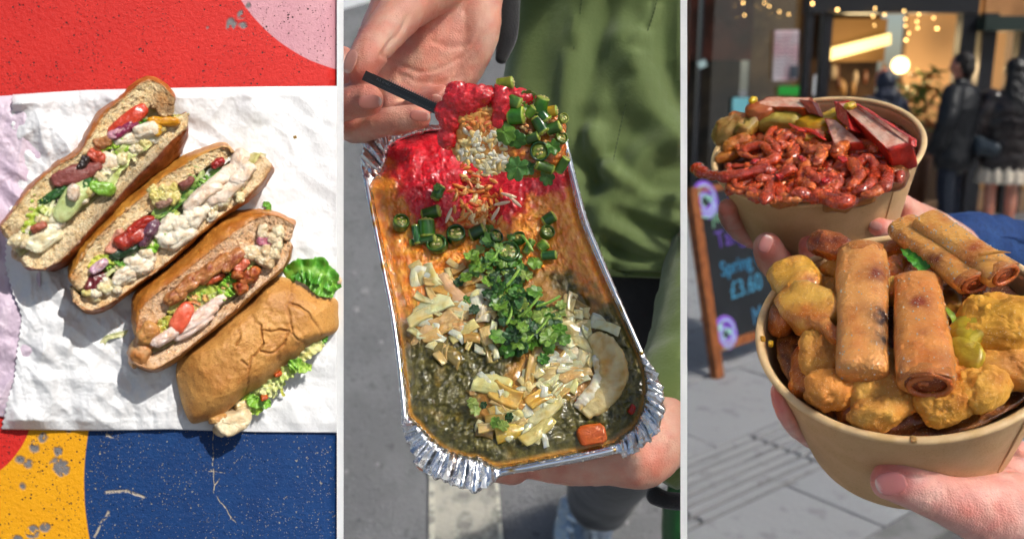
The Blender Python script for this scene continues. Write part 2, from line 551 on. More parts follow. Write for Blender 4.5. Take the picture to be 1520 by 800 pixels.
# ================================================================== painted table, paper and sandwiches
ALB[0] = 0.84
def uvmat_table():
    m = bpy.data.materials.new("painted_concrete"); m.use_nodes = True
    nt = m.node_tree; L = nt.links; b = nt.nodes["Principled BSDF"]
    uv = node(nt, "ShaderNodeUVMap", uv_map="UVMap")          # 1 unit = 100 photograph pixels = 38 mm
    def rgbn(c): r = node(nt, "ShaderNodeRGB"); r.outputs[0].default_value = (*(c * .74), 1); return r.outputs[0]
    def mx(f, a, c2, blend='MIX'):
        n = node(nt, "ShaderNodeMix", data_type='RGBA'); n.blend_type = blend
        if isinstance(f, float): n.inputs[0].default_value = f
        else: L.new(f, n.inputs[0])
        L.new(a, n.inputs[6]); L.new(c2, n.inputs[7]); return n.outputs[2]
    def rng(s, lo, hi, a=0.0, c=1.0):
        n = node(nt, "ShaderNodeMapRange"); n.inputs[1].default_value = lo; n.inputs[2].default_value = hi
        n.inputs[3].default_value = a; n.inputs[4].default_value = c; L.new(s, n.inputs[0]); return n.outputs[0]
    def nz(sc, det=4, off=0.0, rough=.5):
        n = node(nt, "ShaderNodeTexNoise"); n.inputs["Scale"].default_value = sc; n.inputs["Detail"].default_value = det
        n.inputs["Roughness"].default_value = rough
        mp = node(nt, "ShaderNodeMapping"); mp.inputs["Location"].default_value = (off, off * 1.7, 0)
        L.new(uv.outputs[0], mp.inputs[0]); L.new(mp.outputs[0], n.inputs["Vector"]); return n.outputs[0]
    def mth(op, a, c=None):
        n = node(nt, "ShaderNodeMath", operation=op)
        for i, q in enumerate((a, c)):
            if q is None: continue
            if isinstance(q, (int, float)): n.inputs[i].default_value = q
            else: L.new(q, n.inputs[i])
        return n.outputs[0]
    wob = node(nt, "ShaderNodeTexNoise"); wob.inputs["Scale"].default_value = 3; wob.inputs["Detail"].default_value = 6
    L.new(uv.outputs[0], wob.inputs["Vector"])
    def dist(x, y, warp=0.02, ref=None):
        v = node(nt, "ShaderNodeVectorMath", operation='MULTIPLY_ADD')
        L.new(wob.outputs["Color"], v.inputs[0]); v.inputs[1].default_value = (warp, warp, 0); L.new(uv.outputs[0], v.inputs[2])
        n = node(nt, "ShaderNodeVectorMath", operation='DISTANCE'); L.new(v.outputs[0], n.inputs[0])
        n.inputs[1].default_value = (x / 100 + warp / 2, y / 100 + warp / 2, 0); return n.outputs["Value"]
    def disc(x, y, r, warp=0.02, soft=.008): return rng(dist(x, y, warp), r / 100 - soft, r / 100 + soft, 1, 0)
    red = mx(nz(1.3, 6), rgbn(rgb('#c61f1c')), rgbn(rgb('#dd3026')))
    pink = mx(nz(1.8, 6), rgbn(rgb('#c98a98')), rgbn(rgb('#dba6ac')))
    yel = mx(nz(1.6, 6), rgbn(rgb('#e39a08')), rgbn(rgb('#f0ac10')))
    blu = mx(nz(2.2, 8), rgbn(rgb('#0b2f63')), rgbn(rgb('#16447c')))
    sx = node(nt, "ShaderNodeSeparateXYZ"); L.new(uv.outputs[0], sx.inputs[0])
    low = mth('GREATER_THAN', sx.outputs[1], 4.0)
    bot = mx(disc(567, 715, 442), yel, blu)
    bot = mx(disc(-75, 598, 125), bot, red)
    top = mx(disc(560, -130, 241), red, pink)
    c = mx(low, top, bot)
    # wear down to grey concrete: big chips
    conc = mx(nz(12, 4), rgbn(rgb('#8f8a88')), rgbn(rgb('#625e60')))
    big = None
    chips = [(345, 37, 8), (358, 22, 5), (368, 9, 4), (362, 38, 5), (50, 664, 7), (40, 688, 5), (66, 650, 6), (30, 684, 5),
             (88, 672, 6), (92, 695, 11), (86, 686, 9), (35, 720, 4), (50, 790, 9), (68, 783, 7), (25, 803, 8), (104, 640, 3), (310, 40, 2)]
    for i, (x, y, r) in enumerate(chips):
        dd = disc(x, y, r * 1.15, 0.22, .02)
        big = dd if big is None else mth('MAXIMUM', big, dd)
    big = mth('MULTIPLY', big, rng(nz(9, 4, 3.1), .36, .46))
    # purple halo under chips
    c = mx(big, c, conc)
    # small dark pits on red and yellow, pale flecks on blue
    v1 = node(nt, "ShaderNodeTexVoronoi"); v1.inputs["Scale"].default_value = 10
    L.new(uv.outputs[0], v1.inputs["Vector"])
    sel = rng(v1.outputs["Color"], .0, 1.0)
    pit = mth('MULTIPLY', rng(v1.outputs["Distance"], .10, .17, 1, 0), rng(nz(1.1, 3, 9.0), .43, .52))
    v2 = node(nt, "ShaderNodeTexVoronoi"); v2.inputs["Scale"].default_value = 21
    L.new(uv.outputs[0], v2.inputs["Vector"])
    pit2 = mth('MULTIPLY', rng(v2.outputs["Distance"], .14, .20, 1, 0), rng(nz(1.7, 3, 2.0), .44, .52))
    dark = mth('MAXIMUM', pit, pit2)
    notblue = mth('SUBTRACT', 1.0, mth('MULTIPLY', low, disc(567, 715, 442)))
    c = mx(mth('MULTIPLY', dark, notblue), c, rgbn(rgb('#4a3534')))
    fl = rng(nz(26, 5, 5.0, .6), .635, .655)
    fl2 = mth('MULTIPLY', rng(v2.outputs["Distance"], .12, .18, 1, 0), rng(nz(1.3, 4, 7.0), .47, .55))
    fl3 = mth('MULTIPLY', rng(nz(11, 6, 15.0, .65), .64, .66), rng(nz(1.5, 3, 17.0), .4, .5))
    isb = mth('MULTIPLY', low, disc(567, 715, 442))
    isb = mth('MULTIPLY', isb, mth('SUBTRACT', 1.0, disc(-75, 598, 125)))
    # scratches in the blue
    scr = None
    pl = [(152, 645, 176, 628 + 20), (157, 731, 170, 728), (170, 728, 190, 727), (190, 727, 215, 738), (150, 780, 162, 757), (140, 798, 150, 780),
          (316, 640, 318, 705), (318, 705, 317, 730), (317, 730, 350, 775), (310, 698, 334, 700), (318, 718, 326, 708)]
    for (x0, y0, x1, y1) in pl:
        v = node(nt, "ShaderNodeVectorMath", operation='MULTIPLY_ADD')
        L.new(wob.outputs["Color"], v.inputs[0]); v.inputs[1].default_value = (.12, .12, 0); L.new(uv.outputs[0], v.inputs[2])
        s = node(nt, "ShaderNodeVectorMath", operation='SUBTRACT'); L.new(v.outputs[0], s.inputs[0]); s.inputs[1].default_value = (x0 / 100 + .06, y0 / 100 + .06, .06 if False else 0)
        dx, dy = (x1 - x0) / 100, (y1 - y0) / 100; LL = math.hypot(dx, dy)
        d1 = node(nt, "ShaderNodeVectorMath", operation='DOT_PRODUCT'); L.new(s.outputs[0], d1.inputs[0]); d1.inputs[1].default_value = (dx / LL, dy / LL, 0)
        d2 = node(nt, "ShaderNodeVectorMath", operation='DOT_PRODUCT'); L.new(s.outputs[0], d2.inputs[0]); d2.inputs[1].default_value = (-dy / LL, dx / LL, 0)
        wdt = .022 if x0 < 220 else .009
        e = mth('MULTIPLY', rng(mth('ABSOLUTE', d2.outputs["Value"]), wdt * .6, wdt * 1.3, 1, 0),
                mth('MULTIPLY', rng(d1.outputs["Value"], -.01, .01), rng(d1.outputs["Value"], LL - .01, LL + .01, 1, 0)))
        scr = e if scr is None else mth('MAXIMUM', scr, e)
    scr = mth('MULTIPLY', scr, rng(nz(14, 4, 11.0), .42, .5))
    fall = mth('MAXIMUM', mth('MAXIMUM', mth('MAXIMUM', fl, fl3), fl2), scr)
    c = mx(mth('MULTIPLY', fall, isb), c, rgbn(rgb('#b9ac9c')))
    L.new(c, b.inputs["Base Color"])
    b.inputs["Roughness"].default_value = .6; b.inputs["Specular IOR Level"].default_value = .22
    h = mth('ADD', mth('MULTIPLY', nz(14, 6), .6), mth('MULTIPLY', nz(40, 3), .3))
    h = mth('SUBTRACT', h, mth('MULTIPLY', mth('MAXIMUM', big, mth('MAXIMUM', dark, mth('MULTIPLY', fall, isb))), .5))
    bp = node(nt, "ShaderNodeBump"); bp.inputs["Distance"].default_value = .0009; L.new(h, bp.inputs["Height"])
    L.new(bp.outputs[0], b.inputs["Normal"])
    return m
# table top: thick painted slab whose right edge stops at the divider
xs = np.linspace(-260, 500, 40); ys = np.linspace(-160, 960, 50)
X, Y = np.meshgrid(xs, ys, indexing='ij')
G = BD.ats(X, Y, 0.0)
gt = sheet(G, 0.0001)
n = G.shape[0] * G.shape[1]
gt.V[n:] -= BD.n * 0.012
px_uv = np.stack([X.ravel(), Y.ravel()], -1) / 100
gt.uv = np.concatenate([px_uv, px_uv])
NB = nrm(gt.normals()[n // 2])
if np.dot(NB, BD.n) < 0: gt.F = [f[:, ::-1] for f in gt.F]
add("painted_table", gt, uvmat_table(), None, "worn concrete table top painted in red, pink, yellow and blue shapes", "table")

# ---- paper
_cr = np.random.RandomState(12)
_cw = [(_cr.uniform(0, math.pi), w, _cr.uniform(0, 10), _cr.uniform(0, 60)) for w in (150, 120, 95, 80, 70, 60, 52, 45, 38, 32, 28, 24)]
def crumple(x, y, amp):
    p = np.stack([x / 100, y / 100, np.zeros_like(x)], -1)
    h = 0
    for i, (a, w, ph, sd) in enumerate(_cw):
        wx = fbm(p + sd, .9, 2) * 40; m = sstep(-.05, .35, fbm(p + sd * 2 + 3, 1.1, 2))
        t = ((x + wx) * math.cos(a) + (y + wx * .7) * math.sin(a)) / w + ph
        tri = np.abs((t % 1) - .5) * 2
        h = h + (np.minimum(tri, .55) if i % 2 else tri ** 1.5) * m * (w ** .8) * .11
    h = h + fbm(p, 1.6, 2, .6) * 2.5 + fbm(p + 3, 9, 3, .6, True) * .7
    return h * amp
PAPER = mat("greaseproof_paper", col=(.69, .69, .695), rough=.45, sss=.15, sssr=(1, 1, 1), sssd=.002, coat=.15, croug=.4, bumps=(('n', 700, .00015), ('n', 150, .0006)))
def paper_sheet(poly, h0, amp, name, m, par, step=1.7, seed=0, jag=None, right=500.0):
    x0 = min(p[0] for p in poly); x1 = max(p[0] for p in poly); y0 = min(p[1] for p in poly); y1 = max(p[1] for p in poly)
    # rows between left and right boundary, columns interpolated between top and bottom edge
    top = [p for p in poly if p[2] == 't']; bot = [p for p in poly if p[2] == 'b']
    nx = int((x1 - x0) / step); ny = int((y1 - y0) / step)
    s = np.linspace(0, 1, nx); t = np.linspace(0, 1, ny)
    tx = np.interp(s, np.linspace(0, 1, len(top)), [p[0] for p in top]); ty = np.interp(tx, [p[0] for p in top], [p[1] for p in top])
    bx = np.interp(s, np.linspace(0, 1, len(bot)), [p[0] for p in bot]); by = np.interp(bx, [p[0] for p in bot], [p[1] for p in bot])
    X = tx[:, None] * (1 - t) + bx[:, None] * t
    Y = ty[:, None] * (1 - t) + by[:, None] * t
    if jag:
        w = np.exp(-s * 40)[:, None]
        X = X + w * (np.interp(Y, jag[0], jag[1]) + 3.0 * np.abs(((Y / 9.0) % 1) - .5) * 2)
    hh = crumple(X + seed, Y, amp) + h0
    big = 4 * np.exp(-((X - 60) ** 2 + (Y - 560) ** 2) / 5000) + 3 * np.exp(-((X - 60) ** 2 + (Y - 200) ** 2) / 4000)
    flat = 0.4 + 1.0 * sstep(480, 120, X)       # crumpled hard at the torn left side, smoother at the right
    hh = h0 + (hh - h0) * flat * 1.9 + big * amp
    hh = np.maximum(hh, h0 - 1.5)
    e = np.minimum(np.minimum(Y - Y[:, :1], Y[:, -1:] - Y) / 14, 1)
    hh = h0 - 1.2 + (hh - h0 + 1.2) * (0.35 + .65 * e)
    X = np.minimum(X, right)
    G = BD.ats(X, Y, hh)
    g = sheet(G, 0.00012)
    if np.dot(g.normals()[len(g.V) // 4], BD.n) < 0: g.F = [f[:, ::-1] for f in g.F]
    return add(name, g, m, par)
pt = thing("sandwich_paper", "crumpled white greaseproof paper under the cut sandwiches", "paper", BD.at(250, 400, 0))
jag = ([120, 145, 215, 235, 300, 350, 395, 430, 470, 520, 560, 600, 640], [10, 2, 2, 8, 0, -6, -8, 2, 18, 10, 6, -6, -14])
paper_sheet([(14, 141, 't'), (130, 134, 't'), (250, 131, 't'), (380, 129, 't'), (500, 128, 't'),
             (14, 637, 'b'), (150, 639, 'b'), (250, 637, 'b'), (380, 641, 'b'), (500, 642, 'b')], 4.5, 1.0, "top_layer", PAPER, pt, jag=jag)
PAPER2 = mat("thin_paper", col=rgb('#b9a6b6'), rough=.5, bumps=(('n', 200, .0006),), var=((60, (.6, .5, .56), .45, .6, .7),))  # lilac puts the shade and the red table beneath into the colour
paper_sheet([(-90, 150, 't'), (0, 143, 't'), (60, 139, 't'), (-90, 600, 'b'), (0, 618, 'b'), (60, 625, 'b')], 2.2, .8, "under_layer", PAPER2, pt, seed=900)

# ---- materials for food
CRUST = mat("bread_crust", rough=.42, sss=.06, sssd=.002, coat=.12, croug=.35, bumps=(('n', 900, .0003), ('n', 220, .0007)),
            var=((260, (-.8, -.66, -.52), .50, .68, .6), (1500, (-.7, -.55, -.4), .60, .68, .8), (90, (-1.0, -.86, -.72), .52, .7, .6)))
CRUMB = mat("bread_crumb", rough=.85, sss=.12, sssd=.002, bumps=(('v', 1000, .0006), ('v', 2200, .0003), ('n', 350, .0007)),
            var=((900, (-.72, -.58, -.42), .55, .62, .8), (200, (-.94, -.80, -.62), .5, .62, .7)))
WET = mat("moist_filling", rough=.32, sss=.25, sssr=(1, .7, .4), sssd=.003, coat=.35, croug=.2, bumps=(('n', 900, .0003), ('n', 250, .0006)),
          var=((220, (-.88, -.78, -.6), .5, .62, .7),))
LEAF = mat("lettuce", rough=.38, sss=.25, sssr=(.6, 1, .3), sssd=.002, coat=.3, croug=.25, bumps=(('n', 300, .0009), ('n', 900, .0003)),
           var=((180, (-1.0, -1.0, -.5), .45, .6, .6),))
MEAT = mat("cooked_chicken", rough=.45, sss=.3, sssr=(1, .6, .45), sssd=.003, coat=.2, bumps=(('n', 260, .0009), ('n', 700, .0004)),
           var=((200, (-1, -.86, -.72), .5, .62, .7),))

def zmap(sc, ox, oy):
    return lambda p: (ox + p[0] / sc, oy + p[1] / sc)

def bread(st, z, H, parent, name, crust, crumb, seed=0, amp=1.6, hlow=8, tilt=0.0, toast=None):
    """one slice seen from its cut side. st: stations (outer edge, crust/crumb edge, filling edge)"""
    S = []
    for si, (o, c, i) in enumerate(st):
        o, c, i = z(o), z(c), z(i)
        q_ = .38 if "top" in name else .3
        c = (c[0] + (o[0] - c[0]) * q_, c[1] + (o[1] - c[1]) * q_)
        gx = (.16 if "bottom" in name else .06) * math.sin(math.pi * (si + .3) / (len(st) - .4)) ** .5 - .04
        i = (i[0] + (i[0] - c[0]) * gx, i[1] + (i[1] - c[1]) * gx)
        L = lambda a, b, t: (a[0] + (b[0] - a[0]) * t, a[1] + (b[1] - a[1]) * t)
        w = math.hypot(c[0] - o[0], c[1] - o[1])
        S.append([BD.at(*L(i, c, .0), hlow), BD.at(*L(c, o, .9), hlow), BD.at(*L(c, o, 1.0), H * .35), BD.at(*L(c, o, .86), H * .70),
                  BD.at(*L(c, o, .45), H * .95), BD.at(*L(c, o, .02), H * 1.03), BD.at(*L(c, i, .08), H * 1.02), BD.at(*L(c, i, .5), H * .98), BD.at(*L(c, i, .9), H * .96), BD.at(*L(c, i, 1.0), H * .90),
                  BD.at(*i, H * .5)])
    g = sweep(np.array(S), 14, 10, .12)
    K = 11
    vv = g.v * K
    iscr = sstep(5.15, 5.6, vv) * (1 - sstep(9.9, 10.4, vv))
    n1 = fbm(g.V, 420, 3)
    iscr = np.clip(iscr + (n1 * .5) * (iscr > .02) * (iscr < .98), 0, 1)
    if tilt: pass
    cr = np.where(fbm(g.V + 3, 130, 3)[:, None] > 0.12, crust * np.array([.80, .68, .55]), crust)
    t = sstep(-.25, .35, fbm(g.V + 3, 110, 3))[:, None]
    cr = crust * (1 - t) + crust * np.array([.74, .58, .42]) * t
    cb = crumb * (1 + .1 * n1[:, None])
    # toasted line just inside the crust
    line = np.exp(-((vv - 5.6) / .35) ** 2)[:, None] * .28
    cb = cb * (1 - line) + crust * np.array([1.15, 1.0, .75]) * line
    if toast is not None:
        for (tx, ty, tr, tc) in toast:
            q = BD.at(*z((tx, ty)), H)
            w = np.exp(-(np.linalg.norm(g.V - q, axis=1) / (tr * BD.k)) ** 2)[:, None] * (.75 + .5 * fbm(g.V, 300, 2)[:, None])
            w = np.clip(w, 0, 1)
            cb = cb * (1 - w) + rgb(tc) * w; cr = cr * (1 - w) + rgb(tc) * w
    C = cr * (1 - iscr[:, None]) + cb * iscr[:, None]
    U = BD.k
    m = .35 + .65 * iscr
    g.disp(amp * U, 260, 3, seed=seed)
    g.disp(1.7 * U, 900, 2, seed=seed + 4, mask=m * iscr)
    pits = sstep(.22, .42, fbm(g.V + 31, 520, 2)) * iscr; g.V -= g.normals() * (pits * 2.6 * U)[:, None]
    C = C * (1 - .25 * pits[:, None])
    ct = sstep(.1, .45, fbm(g.V + 57, 140, 3))[:, None] * iscr[:, None] * .45
    C = C * (1 - ct) + C * np.array([.86, .68, .42]) * ct
    g.disp(4.2 * U, 55, 3, seed=seed + 8)
    # split in two meshes: crust and crumb
    def sub(mask_lo):
        F = []
        for f in g.F:
            s = iscr[f].mean(1)
            F.append(f[(s > .5) if mask_lo else (s <= .5)])
        return F
    used = lambda F: np.unique(np.concatenate([f.ravel() for f in F if len(f)]))
    for nm, F, M in ((name + "_crust", sub(False), CRUST), (name + "_crumb", sub(True), CRUMB)):
        idx = used(F); mp = np.full(len(g.V), -1); mp[idx] = np.arange(len(idx))
        q = Geo(g.V[idx], [mp[f] for f in F if len(f)], C[idx])
        add(nm, q, M, parent)

def ang_dirs(fr, a):
    a = math.radians(a); return math.cos(a), math.sin(a)
def chunk(fr, x, y, a, L, W, T, h, c, M, name, parent, sq=.5, amp=.22, sc=None, seed=None, bend=0.0, tiltd=0.0, c2=None, **kw):
    """lumpy piece lying on the plane; sizes in photograph pixels; a = image angle counter-clockwise"""
    seed = rnd.random() * 50 if seed is None else seed
    ca, sa = ang_dirs(fr, a)
    X = fr.d(ca * L / 2, sa * L / 2, tiltd * L / 2); Y = fr.d(-sa * W / 2, ca * W / 2); Z = fr.d(0, 0, T / 2)
    hi = M.name == 'battered_crumb'
    g = blob(fr.at(x, y, h), X, Y, Z, 60 if hi else 26, 76 if hi else 32, sq)
    if bend:
        t = (g.V - g.V.mean(0)) @ nrm(X) / (np.linalg.norm(X) + 1e-9)
        g.V = g.V + nrm(Y) * (t ** 2 * bend * L / 2 * fr.k)[:, None]
    sz = min(W, L) * fr.k
    q = g.V * (.75 / sz) + seed
    wv = np.stack([noise3(q), noise3(q + 31.7), noise3(q + 77.1)], -1)
    q = g.V * (2.1 / sz) + seed
    wv += .4 * np.stack([noise3(q), noise3(q + 31.7), noise3(q + 77.1)], -1)
    g.V = g.V + wv * sz * min(.24, amp * 1.5)
    g.disp(amp * sz * .5, 1.6 / sz if sc is None else sc, 3, seed=seed, ridge=amp > .11)
    g.disp(amp * sz * .25, 5.0 / sz, 2, seed=seed + 9)
    if hi:
        g.disp(3.4 * fr.k, 170, 3, seed=seed + 2, gain=.6); g.disp(1.9 * fr.k, 420, 3, seed=seed + 3, gain=.6, ridge=True)
    elif M.name in ('cooked_chicken', 'moist_filling'):
        g.disp(1.5 * fr.k, 520, 3, seed=seed + 3, gain=.6, ridge=True)
    c = np.asarray(c, float)
    if c2 is None: c2 = c * np.array([.82, .72, .62])
    t = sstep(-.3, .5, fbm(g.V + seed, 1.3 / sz, 3))[:, None]
    g.col(c * (1 - t) + np.asarray(c2) * t)
    return add(name, g, M, parent, **kw)

def ribbon(fr, pts, W, h, c, M, name, parent, ruffle=.35, thick=.6, freq=5, c2=None, seed=None, edge=None, **kw):
    """leafy strip along image points pts with a wavy width; pts may hold (x, y, h)"""
    seed = rnd.random() * 50 if seed is None else seed
    pts = [(p[0], p[1], p[2] if len(p) > 2 else h) for p in pts]
    path = catmull(np.array([fr.at(*p) for p in pts]), 10, False)
    T = nrm(np.gradient(path, axis=0)); n = len(path)
    side = nrm(np.cross(np.tile(fr.n, (n, 1)), T))
    s = np.linspace(0, 1, n); v = np.linspace(-1, 1, 13)
    wid = W / 2 * fr.k * (0.35 + .65 * np.sin(np.pi * np.clip(s * .96 + .02, 0, 1)) ** .5) * (1 + .25 * np.interp(s * 7, range(9), [rnd.uniform(-1, 1) for _ in range(9)]))
    G = path[:, None] + side[:, None] * (wid[:, None] * v)[..., None]
    wav = np.sin(s[:, None] * freq * 6.28 + seed + v * 1.2) * np.abs(v) * ruffle * W / 2 * fr.k + (v ** 2) * W * .12 * fr.k
    G = G + fr.n * (wav + fbm(G, 140, 2) * W * .12 * fr.k)[..., None]
    rag = fbm(G + seed, 500, 2) * W * .08 * fr.k * np.abs(v)
    G = G + side[:, None] * rag[..., None]
    g = sheet(G, thick * fr.k)
    c = np.asarray(c, float); c2 = c * np.array([1.35, 1.2, 1.1]) if c2 is None else np.asarray(c2, float)
    vv = np.tile(np.tile(v, n), 2)
    t = np.clip(np.exp(-(vv / .3) ** 2) * .7 + .5 * fbm(g.V, 160, 2), 0, 1)[:, None]
    g.col(c * (1 - t) + c2 * t)
    return add(name, g, M, parent, **kw)

cz1 = zmap(2.666, 0, 110); cz2 = zmap(2.857, 90, 200); cz3 = zmap(3.078, 180, 300); cz4 = zmap(2.962, 240, 380)
H1 = 84
def filling(st_a, st_b, z, H, parent, col, seed, amp=4.0, name="egg_mayonnaise"):
    """the spread between the slices: fills the gap between two edges"""
    A = [z(p) for p in st_a]; B = [z(p) for p in st_b]
    n = 12
    def res(L):
        L = np.array(L); d = np.r_[0, np.cumsum(np.hypot(*(L[1:] - L[:-1]).T))]; t = np.linspace(0, d[-1], n)
        return np.stack([np.interp(t, d, L[:, 0]), np.interp(t, d, L[:, 1])], -1)
    A, B = res(A), res(B); S = []
    for a, b in zip(A, B):
        L = lambda t: a + (b - a) * t
        S.append([BD.at(*L(-.1), 6), BD.at(*L(-.12), H * .6), BD.at(*L(.05), H * .82), BD.at(*L(.35), H * .76), BD.at(*L(.65), H * .76), BD.at(*L(.95), H * .82), BD.at(*L(1.12), H * .6), BD.at(*L(1.1), 6)])
    g = sweep(np.array(S), 7, 7, .2)
    g.disp(amp * BD.k, 190, 3, seed=seed); g.disp(amp * .5 * BD.k, 600, 2, seed=seed)
    t = sstep(-.3, .4, fbm(g.V, 170, 3))[:, None]
    g.col(rgb(col) * (1 - t) + rgb(col) * np.array([.6, .62, .3]) * t)
    add(name, g, WET, parent)

# ---------- sandwich one
s1 = thing("cut_sandwich", "upper left sandwich half filled with tomato, cucumber and chicken, dark toasted underside", "sandwich", BD.at(130, 260, 3), "cut sandwich halves on white paper")
T1 = [((0, 598), (8, 604), (45, 650)), ((40, 545), (55, 548), (100, 590)), ((120, 440), (135, 450), (165, 500)), ((215, 360), (235, 365), (270, 415)),
      ((298, 300), (320, 325), (350, 345)), ((340, 225), (375, 250), (400, 290)), ((395, 150), (420, 175), (455, 220)), ((475, 90), (492, 100), (530, 165)),
      ((562, 22), (575, 36), (600, 130)), ((630, 26), (640, 50), (640, 165)), ((690, 85), (685, 95), (668, 165))]
bread(T1, cz1, H1, s1, "top_bread", rgb('#bb7632'), rgb('#f8dfae'), 1, toast=[(650, 105, 18, '#b06a18'), (675, 140, 9, '#4a2008'), (60, 625, 9, '#7a3c10'), (610, 150, 10, '#8a4a12')])
L1 = [((125, 775), (112, 762), (85, 725)), ((215, 772), (160, 768), (135, 690)), ((300, 728), (240, 718), (230, 615)), ((380, 645), (330, 620), (310, 560)),
      ((462, 550), (430, 512), (420, 470)), ((560, 455), (520, 400), (480, 370)), ((650, 378), (600, 320), (560, 290)), ((703, 322), (670, 240), (640, 210)), ((738, 262), (738, 190), (735, 158))]
bread(L1, cz1, H1 * .93, s1, "bottom_bread", rgb('#8f4512'), rgb('#f9e2b6'), 2, toast=[(665, 345, 24, '#5a2408'), (575, 430, 24, '#4a1c06'), (490, 515, 22, '#54200a'), (420, 590, 22, '#5a2408'), (320, 700, 20, '#6a2c0c')])
filling([q[2] for q in T1], [q[2] for q in L1], cz1, H1, s1, '#ddd09a', 3)
def C1(x, y, a, L, W, c, M, nm, h=.90, T=15, par=None, z=cz1, H=H1, sc=2.666, **kw):
    p = z((x, y)); h = h + rnd.uniform(-.05, .045) * (T < 20); return chunk(BD, p[0], p[1], a, L / sc, W / sc, T, H * h, rgb(c), M, nm, par or s1, **kw)
def R1(pts, W, c, nm="lettuce_leaf", h=.97, par=None, z=cz1, H=H1, sc=2.666, **kw):
    return ribbon(BD, [(*z(p[:2]), (p[2] if len(p) > 2 else h) * H) for p in pts], W / sc, 0, rgb(c), LEAF, nm, par or s1, **kw)
C1(506, 188, 42, 165, 50, '#cf4326', WET, "tomato_slice", 1.0, sq=.6, amp=.07)
C1(492, 222, 40, 110, 30, '#8a2450', WET, "onion_slice", .97, sq=.7)
C1(468, 236, 30, 80, 26, '#d6a0b4', WET, "onion_slice", .99, sq=.7)
R1([(545, 222), (575, 200), (600, 205)], 46, '#4f8f1e', ruffle=.5)
C1(648, 190, 3, 110, 30, '#dd9a0c', WET, "pepper_slice", .97, sq=.6, amp=.08)
C1(620, 222, 60, 40, 26, '#dfa824', WET, "pepper_slice", .97)
C1(530, 245, 20, 150, 44, '#efe4cc', MEAT, "chicken_piece")
C1(575, 225, 15, 80, 40, '#f0e8d4', MEAT, "chicken_piece", .97)
C1(470, 315, 50, 90, 60, '#efe4cc', MEAT, "chicken_piece", .9)
R1([(400, 310), (430, 280), (470, 275), (485, 300), (460, 318)], 42, '#93bb3c', ruffle=.6)
C1(378, 325, -20, 50, 40, '#cf5a40', WET, "tomato_slice", .98, sq=.6)
C1(405, 272, 20, 60, 30, '#b07848', MEAT, "bacon_piece", .98)
C1(300, 398, 25, 165, 48, '#8c4a44', MEAT, "bacon_piece", 1.0, amp=.22)
C1(330, 350, 70, 50, 25, '#2c1c18', WET, "olive_piece", 1.02)
C1(410, 375, 60, 120, 60, '#efe5ce', MEAT, "chicken_piece", .93)
R1([(420, 450), (445, 380), (480, 330), (540, 285), (590, 260)], 66, '#c6d184', ruffle=.16, c2=rgb('#e3e6b4'))
C1(343, 432, 78, 74, 34, '#1d5420', WET, "cucumber_slice", 1.03, sq=.55, amp=.06, c2=rgb('#3a7a2c'))
R1([(360, 470), (375, 430), (372, 395)], 40, '#79b534', ruffle=.4)
C1(400, 452, -10, 90, 34, '#86bb40', WET, "cucumber_slice", 1.0, sq=.6)
C1(222, 474, 36, 125, 30, '#234f22', WET, "cucumber_slice", .98, sq=.6, c2=rgb('#3c6e30'))
C1(290, 495, 58, 190, 74, '#b9c77e', WET, "cucumber_slice", 1.0, sq=.75, amp=.05, c2=rgb('#cfd79c'))
C1(292, 470, 80, 50, 28, '#e6d4c0', MEAT, "chicken_piece", 1.13)
R1([(105, 630), (125, 575), (140, 530), (150, 480)], 44, '#a3bd44', ruffle=.5)
R1([(165, 500), (185, 530), (215, 545)], 44, '#cdd89a', ruffle=.4)
R1([(200, 560), (160, 520), (170, 480)], 22, '#b8c860', ruffle=.4)
C1(225, 560, 55, 130, 40, '#d9d3b4', WET, "onion_slice", .97, sq=.7)
C1(195, 610, 40, 100, 40, '#f0e8d4', MEAT, "chicken_piece", .95)
C1(155, 605, 30, 50, 24, '#b06048', MEAT, "bacon_piece", .98)
C1(175, 650, 40, 110, 60, '#f2ebc8', WET, "egg_piece", .94)
C1(92, 715, -20, 60, 44, '#e0cdb0', CRUMB, "chicken_piece", .5, T=40)
R1([(98, 600), (95, 625), (105, 640)], 18, '#a8ac3a', ruffle=.4)
for _ in range(26):
    t = rnd.random(); a, b = np.array((70, 660)), np.array((640, 190)); q = a + (b - a) * t + np.array((rnd.uniform(-20, 20), rnd.uniform(0, 50)))
    C1(q[0], q[1], rnd.uniform(0, 180), rnd.uniform(24, 46), rnd.uniform(18, 30), rnd.choice(['#e9deb0', '#efe6cc', '#dfd38c', '#e5d9b4']), WET, "egg_piece", .92, T=16, amp=.3)

def shreds(z, sc, par, a, b, wid, n, cols):
    for _ in range(n):
        t = rnd.random(); q = np.array(a) + (np.array(b) - np.array(a)) * t + np.array((rnd.uniform(-1, 1), rnd.uniform(-1, 1))) * wid
        an = rnd.uniform(0, 6.28); L_ = rnd.uniform(30, 70); d = np.array((math.cos(an), math.sin(an))) * L_ / 2; m = np.array((rnd.uniform(-14, 14), rnd.uniform(-14, 14)))
        R1([tuple(q - d), tuple(q + m), tuple(q + d)], rnd.uniform(10, 26), rnd.choice(cols), h=rnd.uniform(.9, 1.03), z=z, sc=sc, par=par, ruffle=rnd.uniform(.2, .6))
GRN = ['#a9c04a', '#c6d184', '#7fae34', '#dbe0b0', '#5f9a2a', '#e9e2c0']
shreds(cz1, 2.666, s1, (110, 600), (600, 230), 34, 22, GRN)
